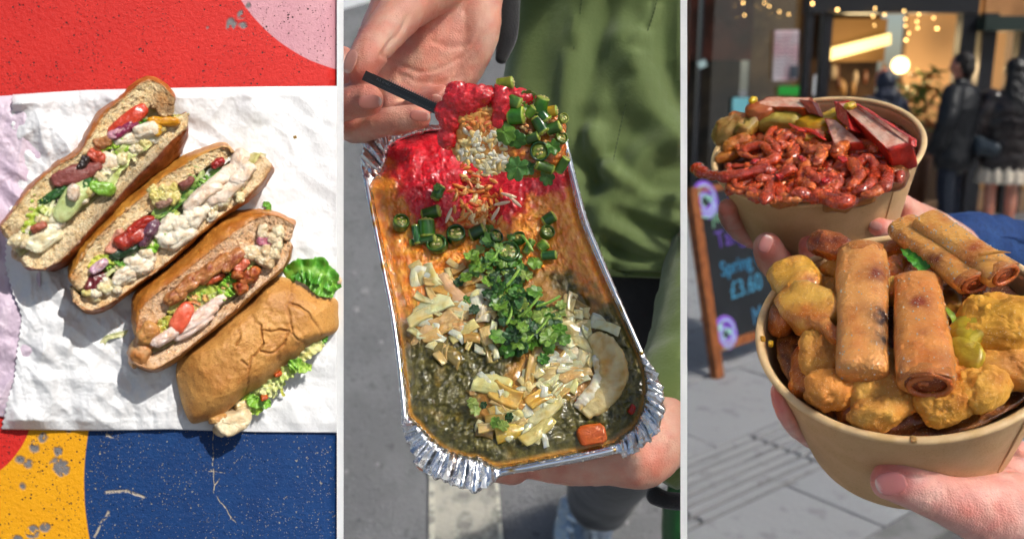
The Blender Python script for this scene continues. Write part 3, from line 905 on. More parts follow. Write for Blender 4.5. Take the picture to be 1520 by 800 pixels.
# ---------- sandwich two
s2 = thing("cut_sandwich", "long middle sandwich half packed with shredded white chicken and dark red tomato", "sandwich", BD.at(250, 345, 3), "cut sandwich halves on white paper")
T2 = [((32, 600), (45, 605), (85, 655)), ((42, 545), (85, 560), (130, 600)), ((92, 458), (140, 480), (205, 500)), ((158, 388), (205, 410), (250, 430)),
      ((240, 298), (290, 345), (330, 365)), ((330, 225), (375, 270), (420, 300)), ((425, 148), (450, 195), (500, 230)), ((515, 100), (540, 140), (570, 175)),
      ((600, 60), (615, 92), (630, 130)), ((690, 36), (700, 60), (690, 110)), ((728, 68), (722, 75), (720, 98))]
bread(T2, cz2, H1, s2, "top_bread", rgb('#d0923c'), rgb('#fae0b0'), 5, toast=[(715, 85, 6, '#5a2c0c'), (60, 610, 10, '#c07a2c'), (170, 400, 14, '#a8641c'), (330, 240, 16, '#a05c1c'), (470, 130, 12, '#a8641c')])
L2 = [((60, 715), (55, 700), (50, 650)), ((122, 752), (115, 740), (100, 690)), ((215, 728), (205, 708), (180, 650)), ((330, 645), (320, 628), (285, 605)),
      ((450, 560), (440, 540), (395, 505)), ((560, 465), (548, 445), (500, 430)), ((660, 380), (648, 358), (620, 330)), ((762, 305), (745, 285), (720, 245)),
      ((852, 225), (840, 205), (800, 170)), ((902, 150), (890, 140), (850, 88))]
bread(L2, cz2, H1 * .93, s2, "bottom_bread", rgb('#b8742c'), rgb('#f7dab0'), 6, toast=[(830, 95, 6, '#7a4414'), (890, 150, 8, '#a8702c')])
filling([q[2] for q in T2], [q[2] for q in L2], cz2, H1, s2, '#dfd49c', 7)
k2 = dict(z=cz2, sc=2.857, par=s2)
for a in [(640, 215, 40, 250, 44), (600, 262, 38, 180, 44), (700, 240, 40, 190, 56), (755, 110, 62, 90, 50), (770, 170, 50, 110, 50), (735, 200, 70, 90, 40)]:
    C1(*a, '#f1dfcd', MEAT, "chicken_piece", 1.0, T=18, sq=.6, amp=.16, **k2)
for a in [(455, 395, 60, 110, 60), (520, 380, 20, 90, 60), (505, 430, 40, 120, 60), (560, 350, 60, 100, 60), (600, 330, 50, 80, 50), (470, 450, 10, 90, 50), (640, 290, 40, 90, 50),
          (360, 520, 30, 80, 50), (310, 550, 20, 70, 50), (345, 560, 20, 80, 40), (270, 600, 40, 90, 50)]:
    C1(*a, '#f3ead6', MEAT, "chicken_piece", .96, T=17, sq=.7, amp=.28, **k2)
C1(330, 392, 38, 120, 46, '#b32a18', WET, "tomato_slice", 1.0, sq=.65, amp=.15, **k2)
C1(305, 440, 20, 120, 60, '#b93a20', WET, "tomato_slice", .97, sq=.65, amp=.15, c2=rgb('#8c1c12'), **k2)
C1(150, 630, 60, 100, 70, '#6e1c22', WET, "tomato_slice", .93, sq=.7, **k2)
C1(665, 122, 30, 52, 28, '#a81e1c', WET, "tomato_slice", 1.0, sq=.6, **k2)
C1(158, 722, 10, 60, 30, '#c66850', WET, "tomato_slice", .8, sq=.7, **k2)
C1(235, 462, 55, 100, 44, '#cf9078', MEAT, "bacon_piece", .97, **k2)
C1(535, 205, 40, 60, 24, '#8a5048', MEAT, "bacon_piece", 1.0, **k2)
C1(372, 420, 62, 115, 40, '#6a4458', WET, "onion_slice", 1.0, sq=.7, **k2)
C1(440, 290, 30, 60, 26, '#9a7a6a', MEAT, "bacon_piece", 1.0, **k2)
R1([(395, 350), (450, 300), (500, 262), (545, 225), (560, 170)], 50, '#84a04c', ruffle=.22, **k2)
R1([(400, 380), (470, 320), (540, 250), (590, 225)], 30, '#4c7a2c', ruffle=.3, **k2)
R1([(570, 215), (600, 205), (640, 180), (690, 130)], 40, '#5d8a30', ruffle=.4, **k2)
R1([(600, 200), (640, 150), (690, 120), (720, 100)], 16, '#dfe6d4', ruffle=.1, **k2)
R1([(375, 500), (395, 460), (415, 420), (420, 390)], 56, '#84ba34', ruffle=.6, **k2)
R1([(535, 150), (560, 140), (600, 160), (570, 200), (545, 190)], 18, '#a8b870', ruffle=.2, **k2)
R1([(545, 430), (560, 400), (560, 370)], 36, '#b8cc60', ruffle=.5, **k2)
R1([(660, 270), (690, 240), (700, 215)], 14, '#c8c890', ruffle=.2, **k2)
C1(270, 498, 30, 120, 34, '#1e3a1a', WET, "cucumber_slice", .95, sq=.6, **k2)
C1(160, 558, 40, 76, 28, '#d8b8c4', WET, "onion_slice", 1.0, sq=.7, c2=rgb('#b07a98'), **k2)
R1([(120, 570), (160, 530), (200, 520)], 34, '#c3cc50', ruffle=.4, **k2)
R1([(190, 560), (220, 540), (240, 530)], 34, '#7fae34', ruffle=.5, **k2)
R1([(150, 680), (185, 610), (240, 560), (300, 520), (335, 470)], 13, '#cdd8a4', ruffle=.15, **k2)
R1([(170, 600), (230, 575), (290, 550)], 10, '#dbe0b8', ruffle=.15, **k2)
R1([(280, 590), (300, 565), (290, 545)], 34, '#b8c870', ruffle=.5, **k2)
R1([(745, 95), (760, 80)], 20, '#c8d070', ruffle=.4, **k2)
for _ in range(44):
    t = rnd.random(); a, b = np.array((120, 670)), np.array((760, 190)); q = a + (b - a) * t + np.array((rnd.uniform(-20, 50), rnd.uniform(-10, 50)))
    C1(q[0], q[1], rnd.uniform(0, 180), rnd.uniform(24, 50), rnd.uniform(18, 32), rnd.choice(['#e9deb0', '#f2ead2', '#dfd68c', '#efe4cc']), WET, "egg_piece", .93, T=16, amp=.3, **k2)
for _ in range(16):
    C1(430 + rnd.uniform(-50, 60), 255 + rnd.uniform(-30, 30), rnd.uniform(0, 180), 34, 26, rnd.choice(['#dcd27c', '#e6dc98']), WET, "egg_piece", .98, T=14, amp=.3, **k2)

shreds(cz2, 2.857, s2, (150, 640), (700, 200), 40, 26, GRN)
# ---------- sandwich three
s3 = thing("cut_sandwich", "third sandwich half with spicy browned chicken, pink tomato and lettuce", "sandwich", BD.at(315, 430, 3), "cut sandwich halves on white paper")
T3 = [((62, 600), (75, 610), (130, 640)), ((48, 500), (95, 560), (160, 590)), ((62, 420), (140, 490), (190, 540)), ((140, 352), (220, 420), (250, 470)),
      ((228, 288), (320, 340), (345, 390)), ((325, 198), (400, 285), (440, 320)), ((412, 118), (480, 225), (520, 260)), ((485, 62), (560, 165), (600, 220)),
      ((580, 40), (640, 95), (690, 170)), ((690, 48), (710, 70), (740, 170)), ((790, 92), (780, 105), (760, 180))]
bread(T3, cz3, H1, s3, "top_bread", rgb('#c88638'), rgb('#f0c8a0'), 9, toast=[(450, 280, 12, '#a04c14'), (90, 570, 10, '#b86a20'), (120, 370, 16, '#9c5c20'), (280, 240, 18, '#94541c'), (420, 140, 16, '#a4601e')])
L3 = [((60, 742), (60, 730), (80, 690)), ((150, 772), (140, 755), (160, 700)), ((260, 718), (248, 700), (250, 650)), ((372, 632), (360, 612), (350, 590)),
      ((482, 542), (470, 522), (460, 490)), ((592, 442), (580, 425), (570, 400)), ((682, 362), (670, 348), (650, 300)), ((757, 292), (745, 278), (720, 230)), ((782, 212), (770, 200), (760, 180))]
bread(L3, cz3, H1 * .93, s3, "bottom_bread", rgb('#b07a3c'), rgb('#f0cca8'), 10, toast=[(90, 740, 8, '#b87a3c')])
filling([q[2] for q in T3], [q[2] for q in L3], cz3, H1, s3, '#d2b888', 11)
k3 = dict(z=cz3, sc=3.078, par=s3)
for a in [(345, 535, 35, 210, 44), (400, 480, 38, 170, 40), (330, 570, 32, 190, 44), (210, 612, 35, 120, 40), (175, 625, 30, 90, 34)]:
    C1(*a, '#efd6cb', MEAT, "chicken_piece", .98, T=16, sq=.6, amp=.14, **k3)
for a in [(430, 300, 42, 170, 46), (380, 330, 40, 120, 46), (500, 268, 40, 120, 50), (300, 380, 40, 110, 46), (250, 430, 40, 90, 40)]:
    C1(*a, '#c08248', MEAT, "grilled_chicken_piece", 1.0, T=26, amp=.25, c2=rgb('#8a3c12'), **k3)
for a in [(570, 350, 40, 60, 40), (545, 390, 20, 50, 40), (600, 330, 60, 60, 40), (530, 330, 0, 40, 30)]:
    C1(*a, '#b4642a', MEAT, "grilled_chicken_piece", 1.0, T=20, amp=.35, c2=rgb('#8a2c0c'), **k3)
C1(276, 530, 62, 140, 66, '#dd5636', WET, "tomato_slice", 1.02, sq=.6, amp=.06, c2=rgb('#e47a58'), **k3)
C1(545, 290, 42, 80, 34, '#df7a60', WET, "tomato_slice", 1.03, sq=.6, **k3)
C1(430, 350, 30, 80, 26, '#c8582c', WET, "tomato_slice", 1.0, sq=.6, **k3)
R1([(310, 450), (350, 425), (410, 410), (450, 400)], 60, '#a4b848', ruffle=.25, **k3)
R1([(330, 490), (380, 460), (430, 435), (480, 420)], 50, '#c6cc84', ruffle=.15, **k3)
R1([(450, 440), (480, 400), (520, 370), (540, 340)], 70, '#8dbe40', ruffle=.6, **k3)
R1([(470, 380), (510, 350), (530, 320)], 50, '#6aa830', ruffle=.6, **k3)
R1([(220, 510), (250, 460), (300, 425), (335, 400)], 34, '#b2b25c', ruffle=.3, **k3)
R1([(175, 600), (185, 560), (215, 540), (240, 570)], 44, '#b0aa48', ruffle=.4, **k3)
R1([(560, 310), (590, 280), (615, 270)], 34, '#bcc270', ruffle=.3, **k3)
R1([(575, 405), (560, 400), (545, 410)], 24, '#6a9430', ruffle=.5, **k3)
C1(655, 180, 5, 66, 38, '#b86a80', WET, "onion_slice", .98, sq=.7, **k3)
C1(640, 215, 10, 90, 40, '#f0e6d0', WET, "egg_piece", .96, **k3)
for a in [(690, 240), (670, 270), (710, 200), (630, 260), (600, 240), (660, 220), (560, 240), (590, 225), (700, 170), (720, 140), (645, 135)]:
    C1(a[0], a[1], rnd.uniform(0, 180), 56, 40, rnd.choice(['#e2cfae', '#e6d6b4', '#d8bf98']), WET, "egg_piece", .98, T=20, amp=.3, **k3)
C1(92, 672, 65, 110, 74, '#c07a38', MEAT, "grilled_chicken_piece", .72, T=50, amp=.25, c2=rgb('#d8b080'), **k3)
C1(120, 600, 55, 100, 60, '#c89454', MEAT, "grilled_chicken_piece", .9, T=40, amp=.25, **k3)
C1(75, 725, 20, 50, 36, '#cf9a50', MEAT, "grilled_chicken_piece", .5, T=30, amp=.3, **k3)

shreds(cz3, 3.078, s3, (180, 600), (640, 260), 40, 22, ['#a9b84a', '#c6cc84', '#7fae34', '#e2cfa0', '#c0783c', '#d8a868'])
# ---------- sandwich four, lying crust up
s4 = thing("cut_sandwich", "sandwich half lying crust side up with a cracked flaky speckled top", "sandwich", BD.at(385, 520, 3), "cut sandwich halves on white paper")
out4 = [(68, 470), (80, 440), (120, 415), (170, 375), (230, 320), (300, 255), (380, 200), (440, 130), (480, 100), (520, 90), (560, 98), (600, 108), (660, 135), (720, 165), (772, 195),
        (776, 250), (775, 320), (725, 358), (660, 395), (610, 440), (540, 485), (500, 530), (440, 575), (390, 598), (350, 625), (300, 672), (240, 710), (180, 728), (130, 733), (95, 670), (72, 580), (62, 520)]
O4 = catmull(np.array([cz4(p) for p in out4]), 5, True)
cen = np.array([388, 505.0])
# distances from a spine so that the loaf is a long dome
nr = 90
R = np.linspace(0.02, 1.0, nr)
PX = cen[0] + (O4[:, 0] - cen[0]) * R[:, None]; PY = cen[1] + (O4[:, 1] - cen[1]) * R[:, None]
HH = 78 * (1 - R[:, None] ** 4.5 * .62) * np.ones_like(PX)
cr4 = [[(575, 100), (572, 180), (550, 215), (565, 280), (572, 330)], [(565, 205), (630, 240), (680, 300), (700, 350)], [(440, 330), (500, 330), (555, 325)],
       [(440, 330), (450, 380), (430, 420), (500, 430), (520, 470)], [(430, 420), (400, 440), (385, 490), (380, 560), (370, 600)], [(520, 470), (510, 420), (540, 370), (560, 330)],
       [(310, 300), (345, 340), (330, 390)], [(385, 490), (350, 460)], [(570, 340), (620, 380), (650, 400)], [(380, 230), (400, 280), (440, 310), (440, 330)]]
wx = fbm(np.stack([PX / 100, PY / 100, PX * 0], -1), 6, 3) * 5; wy = fbm(np.stack([PX / 100, PY / 100, PX * 0 + 5], -1), 6, 3) * 5
dmin = np.full(PX.shape, 1e9); side = np.zeros(PX.shape)
for i, pl in enumerate(cr4):
    d = polydist(PX + wx, PY + wy, [cz4(p) for p in pl])
    dmin = np.minimum(dmin, d)
HH = HH - 4.2 * np.exp(-(dmin / 1.3) ** 2) + .8 * np.exp(-((dmin - 4.0) / 3.0) ** 2)
pp = np.stack([PX / 100, PY / 100, PX * 0], -1)
HH += fbm(pp, 3, 3) * 4 + fbm(pp + 4, 11, 3, .6) * 1.8 + fbm(pp + 9, 40, 2) * .7 - 5 * np.exp(-((PX - 395) / 30) ** 2 - ((PY - 470) / 30) ** 2)
V4 = BD.ats(PX, PY, HH)
bt = [BD.ats(O4[:, 0] * 1.0, O4[:, 1] * 1.0, np.full(len(O4), h)) for h in (18.0, 4.0)]
V4 = np.concatenate([V4, np.array(bt)])
M_, K_ = V4.shape[:2]
idx = np.arange(M_ * K_).reshape(M_, K_)
F4 = np.stack([idx[:-1], np.roll(idx[:-1], -1, 1), np.roll(idx[1:], -1, 1), idx[1:]], -1).reshape(-1, 4)
VV = np.concatenate([V4.reshape(-1, 3), [V4[0].mean(0)]])
F3 = np.stack([np.full(K_, M_ * K_), np.roll(idx[0], -1), idx[0]], -1)
g4 = Geo(VV, [F4, F3])
if np.dot(g4.normals()[-1], BD.n) < 0: g4.F = [f[:, ::-1] for f in g4.F]
ck = np.concatenate([np.exp(-(dmin / 1.0) ** 2).ravel(), np.zeros(2 * K_ + 1)])[:, None]
base = rgb('#cf9850'); t = sstep(-.3, .4, fbm(g4.V, 60, 3))[:, None]
c = base * (1 - t) + rgb('#b87f3c') * t
edge = np.concatenate([sstep(.93, 1.0, np.repeat(R, K_)), np.ones(2 * K_), [0]])[:, None]
c = c * (1 - ck * .6) + rgb('#8a5424') * ck * .6
c = c * (1 - .5 * edge) + rgb('#d9b680') * .5 * edge
g4.col(c)
CRUST4 = mat("speckled_crust", rough=.55, bumps=(('n', 1100, .0003), ('n', 260, .0006)), coat=.06, croug=.4,
             var=((1700, (-.6, -.42, -.3), .585, .62, .9), (600, (-.75, -.6, -.5), .58, .66, .6), (120, (-1, -.86, -.72), .45, .65, .5)))
add("top_crust", g4, CRUST4, s4)
k4 = dict(z=cz4, sc=2.962, par=s4)
R1([(545, 90, .35), (600, 60, .5), (660, 60, .6), (720, 90, .6), (772, 150, .5)], 110, '#4f962a', ruffle=.35, c2=rgb('#8cbc50'), **k4)
R1([(650, 110, .55), (700, 130, .6), (760, 165, .5)], 80, '#6aa63a', ruffle=.4, **k4)
R1([(590, 80, .5), (640, 100, .55), (700, 110, .5)], 60, '#3e8420', ruffle=.4, **k4)
C1(745, 95, -30, 90, 26, '#e6d0b4', MEAT, "chicken_piece", .45, **k4)
for pts, w, c in [([(400, 600, .3), (450, 580, .4), (500, 560, .4), (540, 545, .3)], 60, '#c3cf88'), ([(470, 540, .35), (520, 520, .4), (580, 500, .35)], 70, '#b9cc78'),
                  ([(560, 500, .4), (600, 490, .45), (660, 490, .35)], 46, '#9cc250'), ([(600, 460, .4), (650, 420, .5), (710, 380, .4)], 50, '#c9c98a'),
                  ([(360, 620, .3), (400, 650, .35), (430, 690, .3)], 70, '#9cc048'), ([(390, 610, .4), (410, 640, .45), (480, 650, .35)], 50, '#7cb23c'),
                  ([(350, 640, .25), (380, 670, .3), (400, 690, .3)], 40, '#c9d490'), ([(520, 560, .3), (530, 600, .25), (540, 615, .2)], 14, '#c8cf60'),
                  ([(430, 590, .45), (480, 600, .4), (500, 620, .3)], 44, '#d3dca0'), ([(690, 380, .4), (715, 370, .4), (725, 350, .4)], 24, '#5a9a28'),
                  ([(560, 490, .5), (590, 470, .5), (620, 480, .4)], 50, '#76ac34')]:
    R1(pts, w, c, ruffle=.5, **k4)
C1(310, 720, 25, 140, 76, '#ead9b4', MEAT, "chicken_piece", .3, T=44, amp=.2, **k4)
C1(270, 755, 40, 70, 44, '#e4cfa6', MEAT, "chicken_piece", .2, T=26, amp=.3, **k4)
C1(250, 712, 10, 70, 30, '#c89a5c', MEAT, "chicken_piece", .35, T=30, amp=.3, **k4)
C1(450, 622, 0, 26, 18, '#c85a14', WET, "carrot_piece", .45, **k4)
C1(510, 518, 20, 30, 16, '#c85a14', WET, "carrot_piece", .5, **k4)
C1(360, 660, 20, 60, 40, '#ead9a8', WET, "egg_piece", .3, **k4)

# ---------- crumbs and shreds on the paper
o = ribbon(BD, [(149, 518, 9), (158, 502, 14), (180, 496, 16), (202, 492, 12)], 9, 0, rgb('#c8cc9c'), LEAF, "lettuce_shred", None, ruffle=.25)
tag(o, "pale lettuce shred curling out from the third sandwich's lower end", "lettuce")
WLOC
o = ribbon(BD, [(150, 515, 8), (160, 524, 8), (176, 526, 9)], 7, 0, rgb('#c8cc9c'), LEAF, "lettuce_shred", None, ruffle=.2)
tag(o, "short pale lettuce shred on the shaded paper below the third sandwich", "lettuce")
o = ribbon(BD, [(390, 303, 9), (398, 305, 12), (398, 316, 9)], 9, 0, rgb('#6aa63a'), LEAF, "lettuce_shred", None, ruffle=.4)
tag(o, "small green lettuce scrap on the paper right of the middle sandwich", "lettuce")
o = ribbon(BD, [(103, 480, 8), (106, 490, 8), (104, 502, 8)], 6, 0, rgb('#b8bc90'), LEAF, "lettuce_shred", None, ruffle=.4)
tag(o, "tiny pale lettuce scrap in the shadow below the middle sandwich", "lettuce")
cr = thing("bread_crumb", "small golden crumb cluster on the crumpled paper below the sandwiches", "crumb", BD.at(113, 567, 6))
for (x, y, r) in [(110, 566, 8), (117, 570, 7), (113, 573, 6), (106, 570, 4)]:
    chunk(BD, x, y, rnd.uniform(0, 180), r, r * .8, r * .7, 9, rgb('#d8a040'), CRUMB, "crumb_piece", cr, amp=.3)
o = chunk(BD, 438, 204, 20, 5, 4, 4, 7, rgb('#a89050'), CRUMB, "bread_crumb", None, amp=.3); tag(o, "lone tiny crumb on the clean paper right of the upper sandwiches", "crumb")
o = chunk(BD, 88, 523, 20, 5, 4, 4, 8, rgb('#b89050'), CRUMB, "bread_crumb", None, amp=.3); tag(o, "lone tiny crumb at the edge of the sandwich shadow", "crumb")
ALB[0] = 1.0
# ================================================================== second scene: foil tray of curry held by a person in a green jacket
def chain(pts, K=16, ku=5, cap=.9, flat=1.0):
    """tapered limb through (px, py, depth, radius in px)"""
    path = [P(p[0], p[1], p[2]) for p in pts]
    rad = [p[3] * p[2] / FPX for p in pts]
    return tube(path, rad, K, flat=flat, up=FWD, ku=ku, cap=cap)
def trim(g, px):
    """cut away what lies right of photograph column px (the divider stands there)"""
    bm = bmesh.new()
    cl = bm.verts.layers.float_vector.new("c") if g.C is not None else None
    vs = [bm.verts.new(v) for v in g.V]
    if cl:
        for v, c in zip(vs, g.C): v[cl] = c
    for f in g.F:
        for q in f:
            try: bm.faces.new([vs[i] for i in q])
            except ValueError: pass
    n = nrm(np.cross(ray(px, 400), UPV))
    if np.dot(n, RGT) < 0: n = -n
    res = bmesh.ops.bisect_plane(bm, geom=bm.verts[:] + bm.edges[:] + bm.faces[:], plane_co=Vector(CAM), plane_no=Vector(n), clear_outer=True)
    ce = [e for e in res['geom_cut'] if isinstance(e, bmesh.types.BMEdge) and e.is_boundary]
    if ce: bmesh.ops.holes_fill(bm, edges=ce, sides=0)
    bmesh.ops.triangulate(bm, faces=[f for f in bm.faces if len(f.verts) > 4])
    bm.verts.index_update()
    V = np.array([tuple(v.co) for v in bm.verts])
    C = np.array([tuple(v[cl]) for v in bm.verts]) if cl else None
    q = [[v.index for v in f.verts] for f in bm.faces if len(f.verts) == 4]
    t = [[v.index for v in f.verts] for f in bm.faces if len(f.verts) == 3]
    bm.free()
    r = Geo(V, ([np.array(q)] if q else []) + ([np.array(t)] if t else []), C); r.flat = g.flat
    return r

SKIN = mat("skin", rough=.42, sss=.35, sssr=(1, .35, .2), sssd=.004, coat=.08, croug=.3,
           bumps=(('n', 900, .00022), ('e', 480, .00045), ('n', 150, .0008)), var=((70, (-1.0, -.74, -.70), .42, .66, .85), (25, (-1, -.88, -.84), .4, .65, .6)))
NAIL = mat("fingernail", rough=.22, sss=.3, sssd=.003, coat=.5, bumps=(('n', 150, .0002),))
# ---- road ramp, painted line
RN = nrm(-FWD * .77 + UPV * .64); RF = P(865, 770, 1.9)
def onramp(px, py, h=0.0):
    r = ray(px, py); t = np.dot(RF + RN * h - CAM, RN) / np.dot(r, RN); return CAM + r * t
def ramp_strip(pts, h, th, name, m, lab=None, kind='structure', cat=None):
    T = [onramp(*p, h) for p in pts]; B = [t - RN * th for t in T]; n = len(pts)
    V = np.array(T + B); F = [np.array([[i, (i + 1) % n, (i + 1) % n + n, i + n] for i in range(n)])]
    cap = [[0, i, i + 1] for i in range(1, n - 1)] + [[n, n + i + 1, n + i] for i in range(1, n - 1)]
    F.append(np.array(cap)); g = Geo(V, F); g.flat = True
    return add(name, g, m, None, lab, cat, None, kind)
ASPH = mat("asphalt", col=(.17, .172, .178), rough=.75, bumps=(('n', 160, .004), ('n', 30, .004)), var=((9, (.22, .222, .23), .42, .62, .8), (120, (.26, .26, .27), .60, .68, .6), (55, (.05, .05, .055), .6, .7, .5)))
ramp_strip([(400, 930), (1013, 930), (1013, -60), (400, -60)], 0, .03, "road", ASPH)
LINE = mat("worn_line", col=(.5, .48, .4), rough=.8, bumps=(('n', 120, .003),), var=((25, (.22, .21, .19), .45, .6, .8), (90, (.5, .48, .42), .5, .6, .5)))
LINE2 = mat("worn_line_edge", col=(.62, .6, .5), rough=.8, bumps=(('n', 120, .003),), var=((40, (.22, .21, .19), .5, .62, .8),))
ramp_strip([(640, 930), (756, 930), (726, 560), (640, 560)], .004, .003, "road_marking", LINE)
ramp_strip([(636, 930), (646, 930), (645, 560), (637, 560)], .008, .003, "road_marking_edge", LINE2)
ramp_strip([(750, 930), (758, 930), (727, 560), (722, 560)], .008, .003, "road_marking_edge", LINE2)
ramp_strip([(480, 22), (600, -12), (600, -30), (480, 2)], .004, .003, "road_line", mat("line_white", col=(.62, .64, .66), rough=.7, bumps=(('n', 120, .002),)))
ramp_strip([(480, -2), (600, -32), (600, -60), (480, -60)], .004, .003, "pavement", mat("pale_paving", col=(.4, .42, .44), rough=.7))
# gum spots
GUM = mat("gum", col=(.3, .3, .3), rough=.8)
for (x, y, r) in [(541, 433, 6), (526, 406, 3.5), (528, 460, 5), (565, 508, 4), (514, 700, 3), (560, 690, 3), (930, 775, 4)]:
    c = onramp(x, y, .003); k = np.linalg.norm(c - CAM) / FPX
    ux = nrm(RGT - RN * np.dot(RGT, RN)); vx = np.cross(RN, ux)
    o = add("gum_spot", blob(c, ux * r * k, vx * r * k * 1.2, RN * .002, 8, 14).disp(.002, 60, 2), GUM)
    tag(o, "flattened pale gum spot on the dark asphalt beside the foil tray", "gum", "gum spots on the asphalt")

# ---- tray
a, b, c = P(600, 215, .665), P(900, 215, .665), P(800, 690, .575)
TN = nrm(np.cross(b - a, c - a)); TN = TN if np.dot(TN, -FWD) > 0 else -TN
TR = Frame(770, 440, .615, TN)
# stations: outer x, y, inner x, y, corner amount
ts = [(640, 186, 648, 193, .3), (612, 183, 622, 197, .8), (592, 183, 592, 206, 1), (567, 192, 574, 220, 1), (547, 208, 570, 240, 1), (537, 232, 562, 258, .8), (538, 258, 550, 275, .2),
      (546, 300, 554, 306, 0), (556, 348, 564, 352, 0), (567, 405, 575, 408, 0), (579, 465, 587, 466, 0), (588, 530, 596, 530, 0), (594, 590, 603, 588, 0), (596, 622, 607, 618, .5),
      (599, 640, 622, 634, 1), (612, 670, 634, 648, 1), (624, 694, 646, 660, 1), (650, 710, 664, 672, 1), (680, 721, 688, 680, 1), (709, 728, 712, 684, 1), (732, 716, 728, 692, .7), (745, 706, 744, 694, .1),
      (800, 696, 798, 684, 0), (860, 685, 858, 672, 0), (915, 673, 910, 660, .1), (932, 675, 926, 649, 1), (956, 660, 944, 634, 1), (976, 638, 955, 612, 1), (985, 604, 960, 588, 1), (982, 575, 960, 562, .9),
      (972, 550, 954, 540, .7), (958, 528, 946, 520, .2), (940, 487, 930, 484, 0), (915, 430, 905, 430, 0), (893, 378, 883, 380, 0), (872, 325, 862, 328, 0), (857, 270, 848, 274, 0),
      (846, 225, 837, 232, .1), (838, 200, 826, 212, .8), (818, 188, 808, 200, .8), (780, 184, 778, 194, .1), (710, 184, 710, 192, .1)]
ts = np.array(ts, float)
tsi = catmull(ts, 16, True)
arc = np.r_[0, np.cumsum(np.hypot(*np.diff(tsi[:, :2], axis=0).T))]
cm_ = np.clip(tsi[:, 4], 0, 1)
cen = np.array([765, 440.0])
wv = np.sin(arc / 2.6 + 2.0 * np.sin(arc / 17)) * .6 + np.sin(arc / 5.2 + 1.0) * .4
jit = fbm(np.stack([arc / 10, arc * 0, arc * 0], -1), 1.0, 2)
outx = tsi[:, 0] + (tsi[:, 0] - cen[0]) / 330 * (wv * 2.5 + jit * 6) * cm_; outy = tsi[:, 1] + (tsi[:, 1] - cen[1]) / 330 * (wv * 2.5 + jit * 6) * cm_
rows = []
def row(ft, h, shrink=0.0, under=0.0):
    x = outx + (tsi[:, 2] - outx) * ft; y = outy + (tsi[:, 3] - outy) * ft
    x = x + (cen[0] - x) * shrink; y = y + (cen[1] - y) * shrink
    return TR.ats(x, y, h)
thin = 1 - cm_
for ft, h, shr in [(-.02, -7 * thin - 2, 0), (-.03, -3 * thin - 1, 0), (.08, .5 + 0 * thin, 0), (.3, 1.2 * thin, 0), (.5, .4 * thin, 0), (.7, 1.2 * thin, 0), (.92, .4 * thin, 0), (1.05, -3 + 0 * thin, 0),
                   (1.1, -12 + 0 * thin, .012), (1.1, -26 + 0 * thin, .03), (1.1, -42 + 0 * thin, .05), (1.1, -46 + 0 * thin, .10), (1.1, -46 + 0 * thin, .5), (1.1, -46 + 0 * thin, .99)]:
    crimp = cm_ * (wv * 4.2 + jit * 4) * (1 - sstep(.9, 1.15, ft) * .6) * (1 if shr < .08 else 0)
    rows.append(row(ft, h + crimp, shr))
G = np.array(rows)
G = np.concatenate([G, G[:, :1]], 1)
gtray = sheet(G, .00025)
if np.dot(gtray.normals()[np.argmin(np.linalg.norm(gtray.V - TR.at(765, 440, -46), axis=1))], TR.n) < 0 and False: pass
gtray.disp(.5 * TR.k, 500, 2, seed=3)
st = sstep(.05, .4, fbm(gtray.V, 75, 3))[:, None]
silver = np.array([.86, .87, .88])
uu = gtray.u[:, None]
inside = sstep(.30, .55, uu)
C = silver * (1 - st * (.25 + .75 * inside) * .8) + rgb('#d08a10') * st * (.25 + .75 * inside) * .8
# lower left and right corners hold yellow oil
q = np.linalg.norm(gtray.V - TR.at(835, 690, 0), axis=1)[:, None]
gtray.col(C)
FOIL = mat("crinkled_foil", rough=.2, metal=1.0, bumps=(('e', 130, .0009), ('n', 300, .0004)), rvar=(200, .12, .32))
tray = thing("foil_tray", "rectangular aluminium foil tray with crimped corners filled with red, orange and green curry", "tray", TR.at(765, 440, -46))
add("pan", gtray, FOIL, tray)
# pleats of foil at the corners
def pleat(x0, y0, x1, y1, w):
    d = np.array([x1 - x0, y1 - y0]); n_ = np.array([-d[1], d[0]]) / (np.hypot(*d) + 1e-9) * w / 2
    s = np.linspace(0, 1, 9); t = np.linspace(-1, 1, 7)
    S, T_ = np.meshgrid(s, t, indexing='ij')
    wob = rnd.uniform(-1, 1)
    X = x0 + d[0] * S + n_[0] * T_ * (.6 + .6 * S) + np.sin(S * 5 + wob) * 1.0; Y = y0 + d[1] * S + n_[1] * T_ * (.6 + .6 * S)
    Hh = 2.0 + (1 - np.abs(T_)) * 4.5 + rnd.uniform(-1, 1) * S * 3
    g = sheet(TR.ats(X, Y, Hh), .0002); g.col(np.array([.88, .88, .89])); g.flat = True
    return g
for (sx0, sy0) in ((-1, -1), (-1, 1), (1, 1), (1, -1)):
    gs = []
    for i in range(0, len(tsi), 11):
        if cm_[i] > .6 and (tsi[i, 2] - cen[0]) * sx0 > 0 and (tsi[i, 3] - cen[1]) * sy0 > 0:
            gs.append(pleat(tsi[i, 2], tsi[i, 3], outx[i] + rnd.uniform(-1, 1), outy[i] + rnd.uniform(-1, 1), rnd.uniform(9, 15)))
    add("corner_pleat", merge(*gs), FOIL, tray)
# rolled rim bead along the straight sides
for k, sel in enumerate([range(6, 14), range(21, 25), range(31, 38)]):
    pth = [(ts[i, 0] * .55 + ts[i, 2] * .45, ts[i, 1] * .55 + ts[i, 3] * .45) for i in sel]
    pth = catmull(np.array([TR.at(*p, 1.5) for p in pth]), 6, False)
    g = tube(pth, 3.4 * TR.k, 10, up=TR.n, ku=1, cap=.5)
    g.col(np.where(fbm(g.V, 90, 2)[:, None] > .34, rgb('#d8a018'), np.array([.9, .91, .93])))
    add("rim_bead", g, mat("smooth_foil", rough=.22, metal=1.0), tray)

